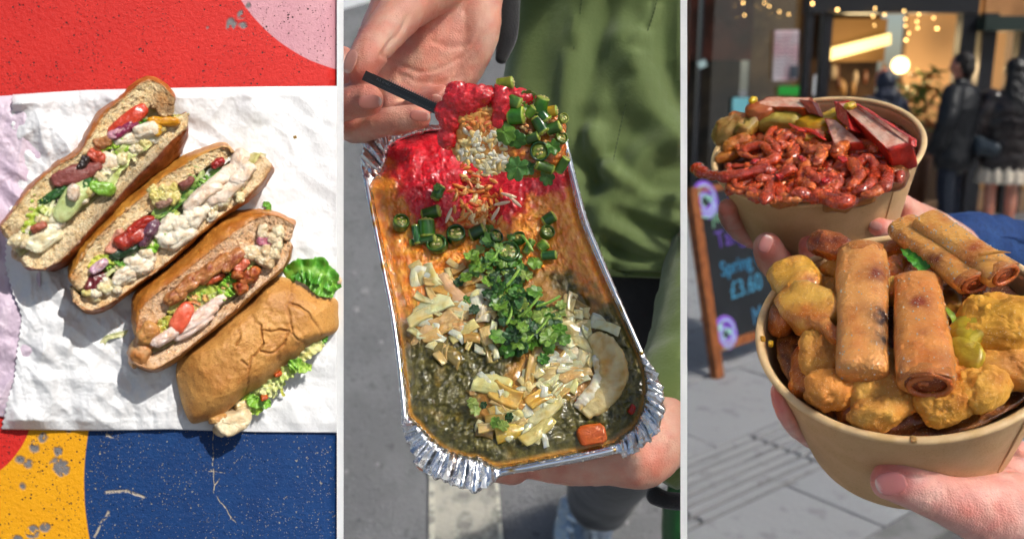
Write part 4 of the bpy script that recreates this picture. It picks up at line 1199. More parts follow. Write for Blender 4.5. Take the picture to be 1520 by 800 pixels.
# ---- curry
seeds = [(600, 215, 'R'), (640, 240, 'R'), (590, 235, 'R'), (625, 290, 'R'), (612, 275, 'R'), (655, 315, 'R'), (680, 250, 'R'), (720, 260, 'R'), (760, 270, 'R'), (790, 262, 'R'), (820, 270, 'R'), (745, 310, 'R'), (775, 290, 'R'), (665, 275, 'R'), (760, 220, 'R'), (700, 210, 'R'),
         (570, 275, 'O'), (585, 310, 'O'), (600, 350, 'O'), (590, 390, 'O'), (640, 385, 'O'), (610, 420, 'O'), (670, 350, 'O'), (700, 370, 'O'), (735, 350, 'O'), (800, 310, 'O'), (835, 330, 'O'), (850, 370, 'O'), (815, 365, 'O'), (870, 400, 'O'), (885, 430, 'O'), (780, 330, 'O'), (845, 300, 'O'), (555, 270, 'O'),
         (660, 460, 'Y'), (690, 480, 'Y'), (720, 440, 'Y'), (640, 490, 'Y'), (780, 480, 'Y'), (800, 540, 'Y'), (770, 580, 'Y'), (740, 600, 'Y'), (850, 570, 'Y'), (820, 450, 'Y'), (700, 420, 'Y'), (860, 470, 'Y'),
         (630, 520, 'G'), (640, 570, 'G'), (680, 560, 'G'), (720, 540, 'G'), (630, 620, 'G'), (680, 620, 'G'), (720, 650, 'G'), (770, 640, 'G'), (820, 640, 'G'), (870, 640, 'G'), (905, 600, 'G'), (920, 560, 'G'), (900, 510, 'G'), (870, 440, 'G'), (845, 430, 'G'), (930, 620, 'G'), (835, 600, 'G'), (700, 510, 'G'), (915, 500, 'G'), (895, 470, 'G'), (690, 665, 'G'), (655, 520, 'G'), (600, 560, 'G'), (730, 500, 'G')]
O_ = tsi[::1, 2:4]; O_ = cen + (O_ - cen) * .985
nr = 170
R = np.linspace(.01, 1, nr)
PX = cen[0] + (O_[:, 0] - cen[0]) * R[:, None]; PY = cen[1] + (O_[:, 1] - cen[1]) * R[:, None]
pp = np.stack([PX / 100, PY / 100, PX * 0], -1)
wx = PX + fbm(pp, 4, 3) * 26; wy = PY + fbm(pp + 7, 4, 3) * 26
best = np.full(PX.shape, 1e9); W = {z: np.full(PX.shape, 1e9) for z in 'ROYG'}
for (x, y, z) in seeds:
    W[z] = np.minimum(W[z], np.hypot(wx - x, wy - y))
Z = np.stack([W[z] for z in 'ROYG'], -1)
zone = Z.argmin(-1)
wt = np.exp(-(Z - Z.min(-1, keepdims=True)) / 5.0); wt /= wt.sum(-1, keepdims=True)
hR = fbm(pp, 3.2, 3) * 11 + fbm(pp, 14, 3, .6) * 3.0
hO = fbm(pp + 2, 4.5, 3) * 5 + np.maximum(fbm(pp + 8, 13, 2), 0) * 5.5 + fbm(pp, 30, 2) * 1.2
hY = fbm(pp + 3, 5, 2) * 4
hG = fbm(pp + 4, 3.2, 3) * 9 + fbm(pp + 1, 8, 3, .5) * 6.5
hh = wt[..., 0] * hR + wt[..., 1] * hO + wt[..., 2] * hY + wt[..., 3] * hG
hh -= 2
pit = np.exp(-((PX - 712) / 34) ** 2 - ((PY - 300) / 36) ** 2)
hh -= 22 * pit
edge = sstep(.90, 1.0, R)[:, None]
hh = hh * (1 - edge) - 9 * edge
redhi = 9 * np.exp(-((PX - 648) / 26) ** 2 - ((PY - 255) / 20) ** 2) + 10 * np.exp(-((PX - 612) / 12) ** 2 - ((PY - 235) / 22) ** 2)
hh += redhi
Vc = TR.ats(PX, PY, hh)
n1 = fbm(pp, 9, 4)[..., None]; n2 = fbm(pp + 5, 22, 3)[..., None]; n3 = fbm(pp + 11, 3, 3)[..., None]
def mixc(a, b, t): return rgb(a) * (1 - np.clip(t, 0, 1)) + rgb(b) * np.clip(t, 0, 1)
cR = mixc('#d00a1c', '#f0283a', .5 + n1)
cO = mixc('#ee7a0a', '#fcb040', .5 + n1 * 1.2); cO = cO * (1 - np.clip(n3 - .1, 0, .5)) + rgb('#dc660a') * np.clip(n3 - .1, 0, .5)
cY = mixc('#a86c1e', '#c89444', .5 + n1)
cG = mixc('#38360f', '#7a7034', .42 + n1 * 1.1 + n2 * .25); cG = cG * (1 - sstep(.15, .5, n3)) + rgb('#8a7024') * sstep(.15, .5, n3)
C = wt[..., :1] * cR + wt[..., 1:2] * cO + wt[..., 2:3] * cY + wt[..., 3:4] * cG
ed = sstep(.965, 1.0, R)[:, None, None] * (PY[..., None] > 430)
C = C * (1 - ed * .8) + rgb('#c88408') * ed * .8
M_, K_ = PX.shape
idx = np.arange(M_ * K_).reshape(M_, K_)
F4 = np.stack([idx[:-1], np.roll(idx[:-1], -1, 1), np.roll(idx[1:], -1, 1), idx[1:]], -1).reshape(-1, 4)
gall = Geo(Vc.reshape(-1, 3), [F4])
if np.dot(gall.normals()[len(gall.V) // 2], TR.n) < 0: F4 = F4[:, ::-1]
zf = zone.ravel()[F4[:, 0]]; zf = np.where(zf == 2, 3, zf)
SAUCE = {0: mat("red_sauce", rough=.28, sss=.2, sssr=(1, .1, .1), sssd=.002, coat=.8, croug=.08, bumps=(('n', 500, .0007), ('n', 1400, .0003)), rvar=(300, .15, .4)),
         1: mat("orange_dal", rough=.3, sss=.15, sssr=(1, .5, .1), sssd=.002, coat=.9, croug=.06, bumps=(('n', 420, .0009), ('n', 1300, .0003)), rvar=(300, .15, .4)),
         3: mat("spinach_curry", rough=.34, coat=.55, croug=.12, bumps=(('n', 420, .0007), ('n', 1100, .0003)), rvar=(160, .16, .5))}
labs = {0: ("red_curry", "bright red sauce in the far end of the foil tray", "curry"), 1: ("orange_curry", "orange lentil curry filling the middle of the foil tray", "curry"),
        3: ("spinach_curry", "dark green spinach curry in the near end of the foil tray", "curry")}
for z in (0, 1, 3):
    f = F4[zf == z]; u = np.unique(f); mp = np.full(M_ * K_, -1); mp[u] = np.arange(len(u))
    g = Geo(gall.V[u], [mp[f]], C.reshape(-1, 3)[u])
    add(labs[z][0], g, SAUCE[z], None, labs[z][1], labs[z][2])

ONION = mat("onion_flesh", rough=.18, trans=.12, sss=.4, sssr=(1, .8, .4), sssd=.004, coat=.9, croug=.12, bumps=(('n', 120, .0010), ('n', 420, .0004)), var=((140, (-1, -.82, -.5), .5, .66, .6),))
RICE = mat("cooked_rice", rough=.35, sss=.4, sssr=(1, .9, .7), sssd=.002, coat=.2, bumps=(('n', 900, .0001),))
HERB = mat("coriander", rough=.35, sss=.15, sssr=(.4, 1, .2), sssd=.001, coat=.35, croug=.2, bumps=(('n', 350, .0006),), var=((300, (-.7, -.8, -.4), .5, .65, .6),))
CHIL = mat("chili_skin", rough=.22, sss=.1, sssd=.001, coat=.6, croug=.08, bumps=(('n', 250, .0002),))
gh = lambda x, y: None
def fieldh(x, y):
    i = np.argmin((PX - x) ** 2 + (PY - y) ** 2); return hh.ravel()[i]
# onion
on = [(640, 452, 25, 66, 34, '#eee2b4'), (622, 470, 30, 40, 20, '#e9d49c'), (622, 405, -70, 40, 20, '#efd49a'), (640, 408, -65, 44, 16, '#f2dca8'), (668, 428, -55, 58, 20, '#e2b68e'), (652, 430, -20, 50, 16, '#e8ac58'),
      (690, 455, -15, 40, 26, '#efe3cc'), (715, 435, 0, 26, 16, '#eee6d4'), (700, 440, 20, 24, 16, '#d9a878'), (712, 455, -60, 34, 20, '#e9dccb'), (720, 462, 80, 36, 22, '#e7d4c0'), (733, 440, 10, 24, 18, '#e8dcc0'),
      (678, 463, -10, 36, 20, '#e3c08a'), (660, 478, 30, 40, 28, '#ddb57c'), (680, 483, -20, 34, 22, '#dcae78'), (650, 492, 60, 34, 18, '#dcae70'), (625, 495, 40, 44, 14, '#e2bd90'), (688, 492, 35, 50, 18, '#e8d08c'), (640, 500, 20, 30, 18, '#e0b878'),
      (662, 520, -30, 60, 20, '#8f7c44'), (722, 498, -80, 30, 18, '#e0c088'), (728, 520, -70, 40, 18, '#a8965c'), (700, 500, 0, 26, 16, '#c09850'), (755, 460, 45, 24, 16, '#ece4d2'),
      (786, 560, 80, 70, 16, '#c9a45c'), (760, 590, 60, 40, 22, '#c99648'), (800, 548, 50, 28, 22, '#e9d4a4'), (812, 556, 20, 30, 20, '#dfc48e'), (825, 540, -35, 34, 24, '#efe5cf'), (838, 532, 10, 24, 18, '#e8dcc4'),
      (818, 568, -5, 40, 20, '#e6dda8'), (846, 555, 30, 36, 22, '#dfb87c'), (856, 560, 60, 50, 14, '#f0dc98'), (798, 590, 30, 38, 22, '#e0b458'), (812, 588, -30, 22, 18, '#e8bc68'), (775, 600, 20, 30, 16, '#cc9848'),
      (810, 612, 30, 64, 20, '#ecd8a4'), (862, 505, -45, 60, 22, '#e8d6a4'), (850, 490, -40, 40, 24, '#dcc890'), (890, 482, -15, 66, 14, '#efe2c0'), (852, 470, 15, 50, 10, '#edd9b0'), (842, 450, 80, 30, 14, '#dcc48c'),
      (850, 520, -40, 40, 16, '#e4d4b0'), (872, 528, -60, 36, 16, '#e4cc9c'), (870, 545, 50, 34, 14, '#9c8c5c'), (862, 535, 70, 30, 20, '#e3d6ae'), (838, 510, -20, 30, 10, '#efe6cc'),
      (730, 570, -15, 60, 34, '#e8dc9c'), (750, 588, -25, 50, 30, '#dcb25c'), (745, 605, 30, 40, 20, '#e0c070'), (768, 610, -40, 34, 14, '#e8d490'), (735, 622, 0, 30, 16, '#a88c48'), (760, 640, 10, 50, 22, '#d9bc58'), (800, 640, 40, 60, 20, '#d8c880'),
      (720, 640, -10, 26, 16, '#7c6434'), (780, 625, 20, 30, 14, '#c9a050'), (818, 470, 30, 34, 14, '#c8ac70'), (860, 455, -30, 30, 14, '#9c8448'), (805, 520, 0, 30, 16, '#c8a468'), (830, 585, 50, 34, 16, '#d8b06c'),
      (700, 415, 20, 34, 16, '#d8b478'), (680, 400, 30, 24, 12, '#dcb070')]
for (x, y, a_, L_, W_, c_) in list(on) + list(on):
    on.append((x + rnd.uniform(-14, 14), y + rnd.uniform(-12, 12), rnd.uniform(0, 180), rnd.uniform(18, 34), rnd.uniform(8, 15), rnd.choice(['#efe2bc', '#e6cc94', '#ddbc80', '#f2e8d0', '#e9dcae'])))
def onion_layer(x, y, a_, L_, W_, c_, h):
    """a cut piece of onion layer: a cupped, tapering sheet a few millimetres thick"""
    sd = rnd.uniform(0, 40); ca, sa = math.cos(math.radians(a_)), math.sin(math.radians(a_))
    s = np.linspace(-1, 1, 16); t = np.linspace(-1, 1, 11); S_, T_ = np.meshgrid(s, t, indexing='ij')
    tp = 1 + rnd.uniform(-.35, .35) * S_; cut = rnd.uniform(-.3, .3); bd = rnd.uniform(-.25, .25)
    X = S_ * L_ / 2 + T_ * cut * W_ / 2; Y = T_ * W_ / 2 * tp + bd * (S_ ** 2) * L_ / 2
    cup = rnd.uniform(.15, .45) * rnd.choice([1, 1, -1]); Z_ = -cup * T_ ** 2 * W_ / 2 - rnd.uniform(0, .2) * S_ ** 2 * L_ / 2 + rnd.uniform(-.18, .18) * X + rnd.uniform(-.2, .2) * Y
    O = TR.at(x, y, h)
    G = O + ((X * ca - Y * sa)[..., None] * TR.u + (X * sa + Y * ca)[..., None] * TR.v + Z_[..., None] * TR.n) * TR.k
    g = sheet(G, min(5.5, .34 * W_) * TR.k)
    V2 = g.V; g.V = V2 + np.stack([fbm(V2 + sd, 160, 2), fbm(V2 + sd + 5, 160, 2), fbm(V2 + sd + 9, 160, 2)], -1) * W_ * .10 * TR.k
    line = (.5 + .5 * np.cos(g.v * 30 + fbm(g.V + sd, 90, 2) * 3))[:, None]
    t = sstep(-.05, .55, fbm(g.V + sd, 120, 3))[:, None]
    base = np.minimum(rgb(c_) * np.array([1.22, 1.2, 1.1]), .92); amb = base * np.array([.95, .78, .42])
    g.col((base * (1 - t * .8) + amb * t * .8) * (1 - .10 * line))
    return g
def place_word(x, y, x0, x1, y0, y1):
    xm, ym = (x0 + x1) / 2, (y0 + y1) / 2
    c_ = "left edge" if x < x0 else ("left of centre" if x < xm else ("right of centre" if x < x1 else "right edge"))
    r_ = "top" if y < y0 else ("upper" if y < ym else ("lower" if y < y1 else "bottom"))
    return f"{r_} part, {c_}"
for i, (x, y, a_, L_, W_, c_) in enumerate(on):
    lum_ = rgb(c_).sum(); z_ = 'white' if lum_ > 2.05 else ('cream' if lum_ > 1.75 else ('amber' if lum_ > 1.1 else 'brownish'))
    aa = a_ % 180; ori = "level" if (aa < 25 or aa > 155) else ("upright" if 65 < aa < 115 else "slanting")
    where = "among the coriander" if y < 500 else "over the spinach curry"
    pw = place_word(x, y, 700, 820, 450, 580); sz_ = "large" if L_ * W_ > 1100 else ("small" if L_ * W_ < 450 else "mid-sized")
    g = onion_layer(x, y, a_, L_ * .92, W_ * .85, c_, fieldh(x, y) + 4)
    add("onion_piece", g, ONION, None, f"{sz_} {ori} {z_} onion piece {where}, {pw}", "onion", "chopped onion pieces " + where)
# big curved onion layer
for (pts, W_, c_, lab) in [([(882, 500), (908, 532), (906, 572), (868, 610)], 40, '#ead79a', "large curved onion layer lying on the spinach curry"),
                           ([(886, 528), (892, 556), (874, 588), (858, 604)], 18, '#f4ecd0', "thin white inner onion ring nested in the large curved onion layer")]:
    path = catmull(np.array([TR.at(x, y, fieldh(x, y) + 6) for x, y in pts]), 8, False)
    n_ = len(path); r_ = np.interp(np.linspace(0, 1, n_), [0, .15, .5, .85, 1], [.5, .85, 1, .9, .6]) * W_ / 2 * TR.k
    g = tube(path, r_, 18, flat=.42, up=TR.n, ku=2, cap=.4)
    # squeeze along n
    g.disp(2.6 * TR.k, 260, 3, ridge=True); g.disp(3.2 * TR.k, 80, 2)
    t = sstep(-.2, .5, fbm(g.V, 120, 3))[:, None]
    g.col(rgb(c_) * (1 - t) + rgb('#d8a850') * t)
    add("onion_ring", g, ONION, None, lab, "onion")
o = chunk(TR, 878, 645, 10, 36, 26, 12, fieldh(878, 645) + 5, rgb('#d2621a'), WET, "carrot_piece", None, amp=.08); tag(o, "orange carrot piece in the near end of the spinach curry", "carrot")
o = chunk(TR, 938, 608, 60, 12, 7, 6, fieldh(938, 608) + 5, rgb('#b02414'), WET, "chili_flake", None); tag(o, "small red chili flake at the near corner of the tray", "chili")

# coriander
def scallop(n, d, sh):
    return lambda t: (.72 + .28 * np.abs(np.cos(n * t / 2 + sh)) ** .6) * (1 - .45 * np.exp(-((np.abs(np.mod(t + math.pi, 2 * math.pi) - math.pi)) - math.pi) ** 2 / .08)) * (1 + d * np.cos(t))
def herb(fr, x, y, h, s, col, name="coriander_leaf", n=7, tilt=.5, M=None):
    a_ = rnd.uniform(0, 6.28); ca, sa = math.cos(a_), math.sin(a_)
    tx, ty = rnd.uniform(-tilt, tilt), rnd.uniform(-tilt, tilt)
    X = fr.d(ca * s, sa * s, tx * s); Y = fr.d(-sa * s * .85, ca * s * .85, ty * s); Zv = fr.d(-tx * s * .6, -ty * s * .6, s)
    g = fan(fr.at(x, y, h), X, Y, Zv, scallop(n, .12, rnd.uniform(0, 3)), 7, 56, .00025, cup=rnd.uniform(-.35, .35), wav=.10, lob=rnd.choice([3, 4, 5]), seed=rnd.uniform(0, 6))
    g.disp(.05 * s * fr.k, 250, 2)
    c_ = rgb(col) * np.array([1.0, .66, .9]); v = np.abs(np.mod(g.v * n, 1) - .5)[:, None] * 2
    t = np.clip((1 - v) * .5 + .5 * fbm(g.V, 200, 2)[:, None], 0, 1)
    g.col(c_ * (1 - t * .5) + c_ * np.array([1.5, 1.35, 1.2]) * t * .5)
    return g
greens = ['#3f8a1e', '#57a12a', '#6db035', '#2c6e22', '#24581f', '#87bd4c', '#3a7a3c', '#4f9a2c']
spots = []
for k in range(92):
    t = rnd.random()
    cx, cy = np.array((722, 375)) * (1 - t) + np.array((800, 505)) * t
    x, y = cx + rnd.gauss(0, 26), cy + rnd.gauss(0, 22)
    if x < 686 and y < 400: continue
    spots.append((x, y, rnd.uniform(8, 15)))
spots += [(752, 520, 15), (760, 500, 16), (770, 510, 14), (742, 500, 14), (822, 478, 17), (832, 490, 14), (815, 500, 16), (806, 470, 17), (800, 492, 15), (745, 395, 17), (730, 385, 15), (700, 380, 14), (712, 395, 16), (765, 385, 13), (835, 452, 10),
          (700, 598, 9), (705, 610, 9), (718, 600, 6), (735, 625, 9), (748, 632, 9), (755, 620, 7), (690, 412, 11), (680, 420, 9), (648, 286, 10), (650, 278, 7)]
for i, (x, y, s_) in enumerate(spots):
    c_ = rnd.choice(greens)
    g = herb(TR, x, y, fieldh(x, y) + rnd.uniform(6, 17), s_, c_)
    tone = "dark" if rgb(c_)[1] < .17 else ("yellowish" if rgb(c_)[0] > .2 else "bright")
    pw = place_word(x, y, 735, 790, 410, 480)
    inheap = (x > 680 and y < 540 and y > 350)
    szw = "small" if s_ < 10 else ("large" if s_ > 13 else "mid-sized")
    lab = f"{szw} {tone} green coriander leaf, {pw} of the heap" if inheap else (f"{szw} {tone} green coriander leaf lying alone " + ("on the red sauce" if y < 350 else ("by the left onions" if x < 695 else ("left of the near onions" if x < 722 else ("by the heap's right side" if y < 540 else "on the near onions")))))
    add("coriander_leaf", g, HERB, None, lab, "coriander", "coriander leaves " + ("in the heap" if inheap else "away from the heap"))
for (x0, y0, x1, y1) in [(783, 505, 815, 470), (770, 470, 800, 440), (745, 430, 770, 400), (718, 400, 740, 372), (760, 455, 752, 480), (775, 350, 790, 372), (797, 455, 830, 440)]:
    hA = fieldh(x0, y0) + 13; hB = fieldh(x1, y1) + 17
    g = tube([TR.at(x0, y0, hA), TR.at((x0 + x1) / 2 + 2, (y0 + y1) / 2 + 1, (hA + hB) / 2 + 2), TR.at(x1, y1, hB)], 2.2 * TR.k, 8, up=TR.n)
    g.col(rgb('#8fb84a')); add("coriander_sprig", g, HERB, None, "pale green coriander stalk at the " + place_word(x0, y0, 760, 785, 420, 480) + " of the leaf heap", "coriander", "coriander stalks in the heap")

# green chili rings
def chili(fr, x, y, h, r, col, tilt=(0, 0), deep=.5, lab="", grp=None, name="chili_slice"):
    n_ = nrm(fr.d(tilt[0], tilt[1], 1)); u_ = nrm(np.cross(n_, fr.v)); v_ = np.cross(n_, u_)
    c0 = fr.at(x, y, h); k = fr.k * r
    t = thing(name, lab, "chili", c0, grp)
    a_ = np.linspace(0, 2 * math.pi, 22, endpoint=False)
    ring = lambda rr, z: c0 + (np.outer(np.cos(a_) * (1 + .08 * math.sin(x)), u_) + np.outer(np.sin(a_), v_)) * rr * k + n_ * z * k
    S = np.array([ring(.80, deep), ring(.97, deep * .95), ring(1.0, deep * .5), ring(1.0, -deep * .5), ring(.95, -deep), ring(.8, -deep), ring(.76, -deep * .5), ring(.76, deep * .5)])
    S = np.transpose(S, (1, 0, 2))
    g = sweep(S, 1, 2, closed_u=True); g.disp(.04 * k, 300, 2)
    vv = (np.abs(((g.v + .5) % 1) - .5))
    g.col(rgb(col) * np.array([.95, .7, .8])); add("rind", g, CHIL, t)
    m = blob(c0 + n_ * deep * .2 * k, u_ * k * .78, v_ * k * .78, n_ * k * deep * .5, 10, 18, .8); m.disp(.10 * k, 4 / k * .6, 2)
    tt = sstep(-.2, .3, fbm(m.V, 2 / k, 2))[:, None]
    m.col(rgb('#8c9c34') * (1 - tt) + rgb('#5a6c20') * tt); add("flesh", m, WET, t)
    for j in range(5):
        q = j * 1.257 + rnd.random(); p = c0 + (u_ * math.cos(q) + v_ * math.sin(q)) * k * rnd.uniform(.2, .5) + n_ * k * deep * .75
        s = blob(p, u_ * k * .17, v_ * k * .13, n_ * k * .08, 6, 8); s.col(rgb(rnd.choice(['#e6cf8a', '#d8b060', '#e8dca8']))); add("seed", s, WET, t)
    return t
def chilitube(fr, x, y, h, r, L_, ang, col, lab, grp=None):
    a_ = math.radians(ang); dx, dy = math.cos(a_), math.sin(a_)
    c0 = fr.at(x, y, h); ax = nrm(fr.d(dx, dy, .25))
    t = thing("chili_piece", lab, "chili", c0, grp)
    p = [c0 - ax * L_ / 2 * fr.k, c0, c0 + ax * L_ / 2 * fr.k]
    g = tube(p, [r * fr.k * .98, r * fr.k * 1.04, r * fr.k], 18, up=fr.n, cap=.25); g.disp(.05 * r * fr.k, 200, 2)
    C_ = rgb(col) * np.array([.95, .68, .8]) * (.8 + .5 * sstep(-.3, .4, fbm(g.V, 180, 2)))[:, None]; e_ = ((g.u < .002) | (g.u > .998))[:, None]
    g.col(np.where(e_, rgb('#a9b848'), C_)); add("rind", g, CHIL, t)
    for s_ in (-1, 1):
        for j in range(4):
            q = j * 1.57; o1 = nrm(np.cross(ax, fr.n)); o2 = np.cross(ax, o1)
            s = blob(c0 + ax * s_ * (L_ / 2 + r * .2) * fr.k + (o1 * math.cos(q) + o2 * math.sin(q)) * r * .45 * fr.k, o1 * r * .22 * fr.k, o2 * r * .2 * fr.k, ax * r * .12 * fr.k, 6, 8)
            s.col(rgb('#e0c888')); add("seed", s, WET, t)
    return t
G2 = "green chili slices on the curry"
for (x, y, r, c_, ti, lab) in [(595, 331, 14, '#4c7a1c', (.3, .3), "green chili ring at the tray's outer edge on the orange curry"), (677, 349, 16, '#1f5614', (0, .2), "round dark chili ring left of the coriander"),
                               (649, 363, 15, '#2c6a1a', (-.2, .1), "chili ring below the chili tube on the orange curry"), (754, 376, 18, '#2c661c', (.1, .1), "largest chili ring, seeds showing, above the coriander heap"),
                               (735, 352, 12, '#27561c', (.6, .3), "tilted dark chili ring behind the largest ring"), (812, 345, 11, '#4a7a24', (.4, .2), "small olive chili ring on the right side's orange curry"),
                               (770, 354, 11, '#2f6e20', (-.3, .5), "small chili ring between the largest ring and the right-hand olive ring")]:
    chili(TR, x, y, fieldh(x, y) + 8, r, c_, ti, .5, lab, G2)
for (x, y, r, L_, an, c_, lab) in [(633, 339, 13, 24, 95, '#3a8a20', "thick upright chili tube on the orange curry"), (640, 316, 10, 26, 10, '#2c6c1e', "dark chili stub above the thick chili tube"),
                                   (618, 348, 6, 28, 100, '#2f7a34', "slim chili sliver left of the thick tube"), (628, 357, 6, 40, 5, '#226422', "flat chili strip under the thick tube"),
                                   (806, 365, 9, 12, 40, '#5c9a24', "bright green chili stub at the right of the heap"), (785, 366, 6, 22, 60, '#6aa83a', "thin bright chili strip near the largest ring"),
                                   (815, 325, 9, 18, 30, '#2a6a22', "dark chili stub on the right side's orange curry"), (709, 345, 11, 22, 20, '#2a5c1e', "dark chili stub by the rice hollow"), (815, 379, 7, 22, 0, '#347a34', "chili strip right of the coriander heap"),
                                   (650, 286, 8, 22, 60, '#2f8030', "single chili piece on the red sauce")]:
    chilitube(TR, x, y, fieldh(x, y) + 7, r, L_, an, c_, lab, G2)
# rice in the hollow, one mass of countless grains plus loose ones
def grain(c0, d, L_, r, col):
    g = tube([c0 - d * L_ / 2, c0 - d * L_ * .2, c0 + d * L_ * .2, c0 + d * L_ / 2], [r * .5, r, r, r * .55], 7, ku=2, cap=.8); g.col(rgb(col)); return g
def rdir(fr, up=.3):
    a_ = rnd.uniform(0, 6.28); return nrm(fr.d(math.cos(a_), math.sin(a_), rnd.uniform(-up, up)))
gs = []
for k in range(130):
    x, y = rnd.gauss(708, 16), rnd.gauss(300, 30)
    if y > 350 or x > 745 or x < 665: continue
    gs.append(grain(TR.at(x, y, fieldh(x, y) + rnd.uniform(0, 4)), rdir(TR, .1), rnd.uniform(10, 16) * TR.k, 2.9 * TR.k, rnd.choice(['#e6a050', '#e8b870', '#f0d8a0', '#e08438', '#e06a34'])))
add("rice", merge(*gs), RICE, None, "orange stained rice grains showing in the hollow of the curry", "rice", None, 'stuff')
for (x, y, a_) in [(666, 320, 70), (765, 300, -45), (755, 290, -20), (735, 318, 60), (745, 302, 10)]:
    d_ = nrm(TR.d(math.cos(math.radians(a_)), math.sin(math.radians(a_)), .1))
    add("rice_grain", grain(TR.at(x, y, fieldh(x, y) + 9), d_, 24 * TR.k, 2.7 * TR.k, '#f0dcc0'), RICE, None, "single long white rice grain on red sauce", "rice", "loose rice grains on red sauce")

# ---- forkful held over the tray
SC = Frame(745, 192, .585)
fork = thing("plastic_fork", "black plastic fork held over the tray, loaded with rice and curry", "fork", SC.at(600, 142, 0))
BLK = mat("black_plastic", col=(.018, .019, .022), rough=.28, coat=.3, bumps=(('n', 300, .0001),))
def bar(fr, x0, y0, x1, y1, w, h0, h1, th, oz=0.0):
    d = np.array([x1 - x0, y1 - y0]); n_ = np.array([-d[1], d[0]]) / np.hypot(*d) * w / 2
    T = [fr.at(x0 + n_[0], y0 + n_[1], h0 + oz), fr.at(x0 - n_[0], y0 - n_[1], h0 + oz), fr.at(x1 - n_[0], y1 - n_[1], h1 + oz), fr.at(x1 + n_[0], y1 + n_[1], h1 + oz)]
    B = [t - fr.n * th * fr.k for t in T]
    g = Geo(np.array(T + B), [np.array([[0, 1, 2, 3], [4, 7, 6, 5], [0, 4, 5, 1], [1, 5, 6, 2], [2, 6, 7, 3], [3, 7, 4, 0]])]); g.flat = True; return g
add("handle", bar(SC, 540, 112, 690, 182, 15, -34, -26, 5), BLK, fork)
add("handle_ridge", bar(SC, 545, 119, 668, 178, 4, -31, -24, 4, 1.0), BLK, fork)
add("handle_ridge", bar(SC, 553, 111, 668, 165, 3, -31, -24, 4, 1.0), BLK, fork)
gs = [bar(SC, 578 + i * 3.3, 118.5 + i * 1.55, 576.5 + i * 3.3, 124.5 + i * 1.55, 1.0, -31, -31, 2, 2.2) for i in range(24)]
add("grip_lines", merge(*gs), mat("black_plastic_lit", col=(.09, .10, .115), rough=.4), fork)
tc = bpy.data.curves.new("handle_lettering", 'FONT'); tc.body = "KI IND"; tc.size = 9 * SC.k; tc.extrude = .4 * SC.k
tmp = bpy.data.objects.new("tmp", tc); COL.objects.link(tmp)
dgx = bpy.context.evaluated_depsgraph_get(); tm = bpy.data.meshes.new_from_object(tmp.evaluated_get(dgx)); bpy.data.objects.remove(tmp)
def text_geo(tm, origin, ux, uy):
    V = np.array([tuple(v.co) for v in tm.vertices]); un = np.cross(ux, uy)
    Vw = origin + V[:, :1] * ux + V[:, 1:2] * uy + V[:, 2:3] * un
    F = [list(p.vertices) for p in tm.polygons]; t3 = []
    for f in F:
        for i in range(1, len(f) - 1): t3.append([f[0], f[i], f[i + 1]])
    g = Geo(Vw, [np.array(t3)]); g.flat = True; return g
def text(body, size, origin, ux, uy, ext=0.0, align='LEFT'):
    tc = bpy.data.curves.new("t", 'FONT'); tc.body = body; tc.size = size; tc.extrude = ext; tc.align_x = align
    tmp = bpy.data.objects.new("tmp", tc); COL.objects.link(tmp)
    dg_ = bpy.context.evaluated_depsgraph_get(); tm = bpy.data.meshes.new_from_object(tmp.evaluated_get(dg_)); bpy.data.objects.remove(tmp)
    return text_geo(tm, origin, nrm(ux), nrm(uy))
ux_ = nrm(SC.d(25, -11, 0)); uy_ = nrm(SC.d(11, 25, 0))
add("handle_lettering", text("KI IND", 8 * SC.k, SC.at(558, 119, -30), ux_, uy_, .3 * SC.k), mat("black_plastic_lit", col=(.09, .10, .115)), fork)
add("tine_head", bar(SC, 684, 178, 770, 215, 44, -26, -22, 5), BLK, fork)

# the mound: red sauce cap, rice, orange sauce
def mound(parts, seed, amp, name, M, lab, cat, col, col2, voxel=.0009, sc=260, kind=None):
    g = fuse([blob(SC.at(x, y, h), SC.d(rx, 0, 0), SC.d(0, ry, 0), SC.d(0, 0, rz), 16, 20) for (x, y, h, rx, ry, rz) in parts], voxel, 4)
    g.disp(amp * SC.k, sc, 4, seed=seed, gain=.6); g.disp(1.3 * SC.k, 800, 2, seed=seed)
    t = sstep(-.35, .4, fbm(g.V, 160, 3))[:, None]
    g.col(rgb(col) * (1 - t) + rgb(col2) * t)
    return add(name, g, M, None, lab, cat, None, kind)
mound([(690, 150, -4, 34, 26, 20), (668, 172, -8, 20, 26, 16), (665, 205, -12, 16, 18, 12), (712, 142, 0, 28, 16, 18), (680, 138, -4, 20, 18, 14), (655, 165, -10, 10, 14, 10)], 2, 5, "red_sauce", SAUCE[0],
      "red sauce clinging to the handle side of the forkful", "sauce", '#cc0d1c', '#e5262c')
mound([(745, 150, 2, 16, 30, 18), (740, 175, 0, 12, 22, 12), (770, 145, -2, 26, 14, 12), (750, 135, 0, 16, 14, 12)], 6, 4, "red_sauce", SAUCE[0],
      "band of red sauce running down the middle of the forkful", "sauce", '#d00e1e', '#e8323c')
mound([(790, 235, -12, 40, 30, 18), (815, 225, -12, 26, 34, 18), (770, 225, -10, 26, 20, 16), (760, 205, -14, 50, 40, 14), (825, 200, -16, 16, 30, 14)], 9, 4, "orange_sauce", SAUCE[1],
      "orange sauce under the chilies on the raised forkful", "sauce", '#c45a10', '#dc8a28')
mound([(715, 190, -12, 42, 44, 18), (725, 220, -14, 38, 32, 16), (690, 215, -16, 22, 22, 12), (700, 170, -8, 26, 26, 16)], 12, 3, "rice_mass", RICE, "packed rice core of the forkful", "rice", '#d98a3c', '#e8b060', kind='stuff')
gs = []
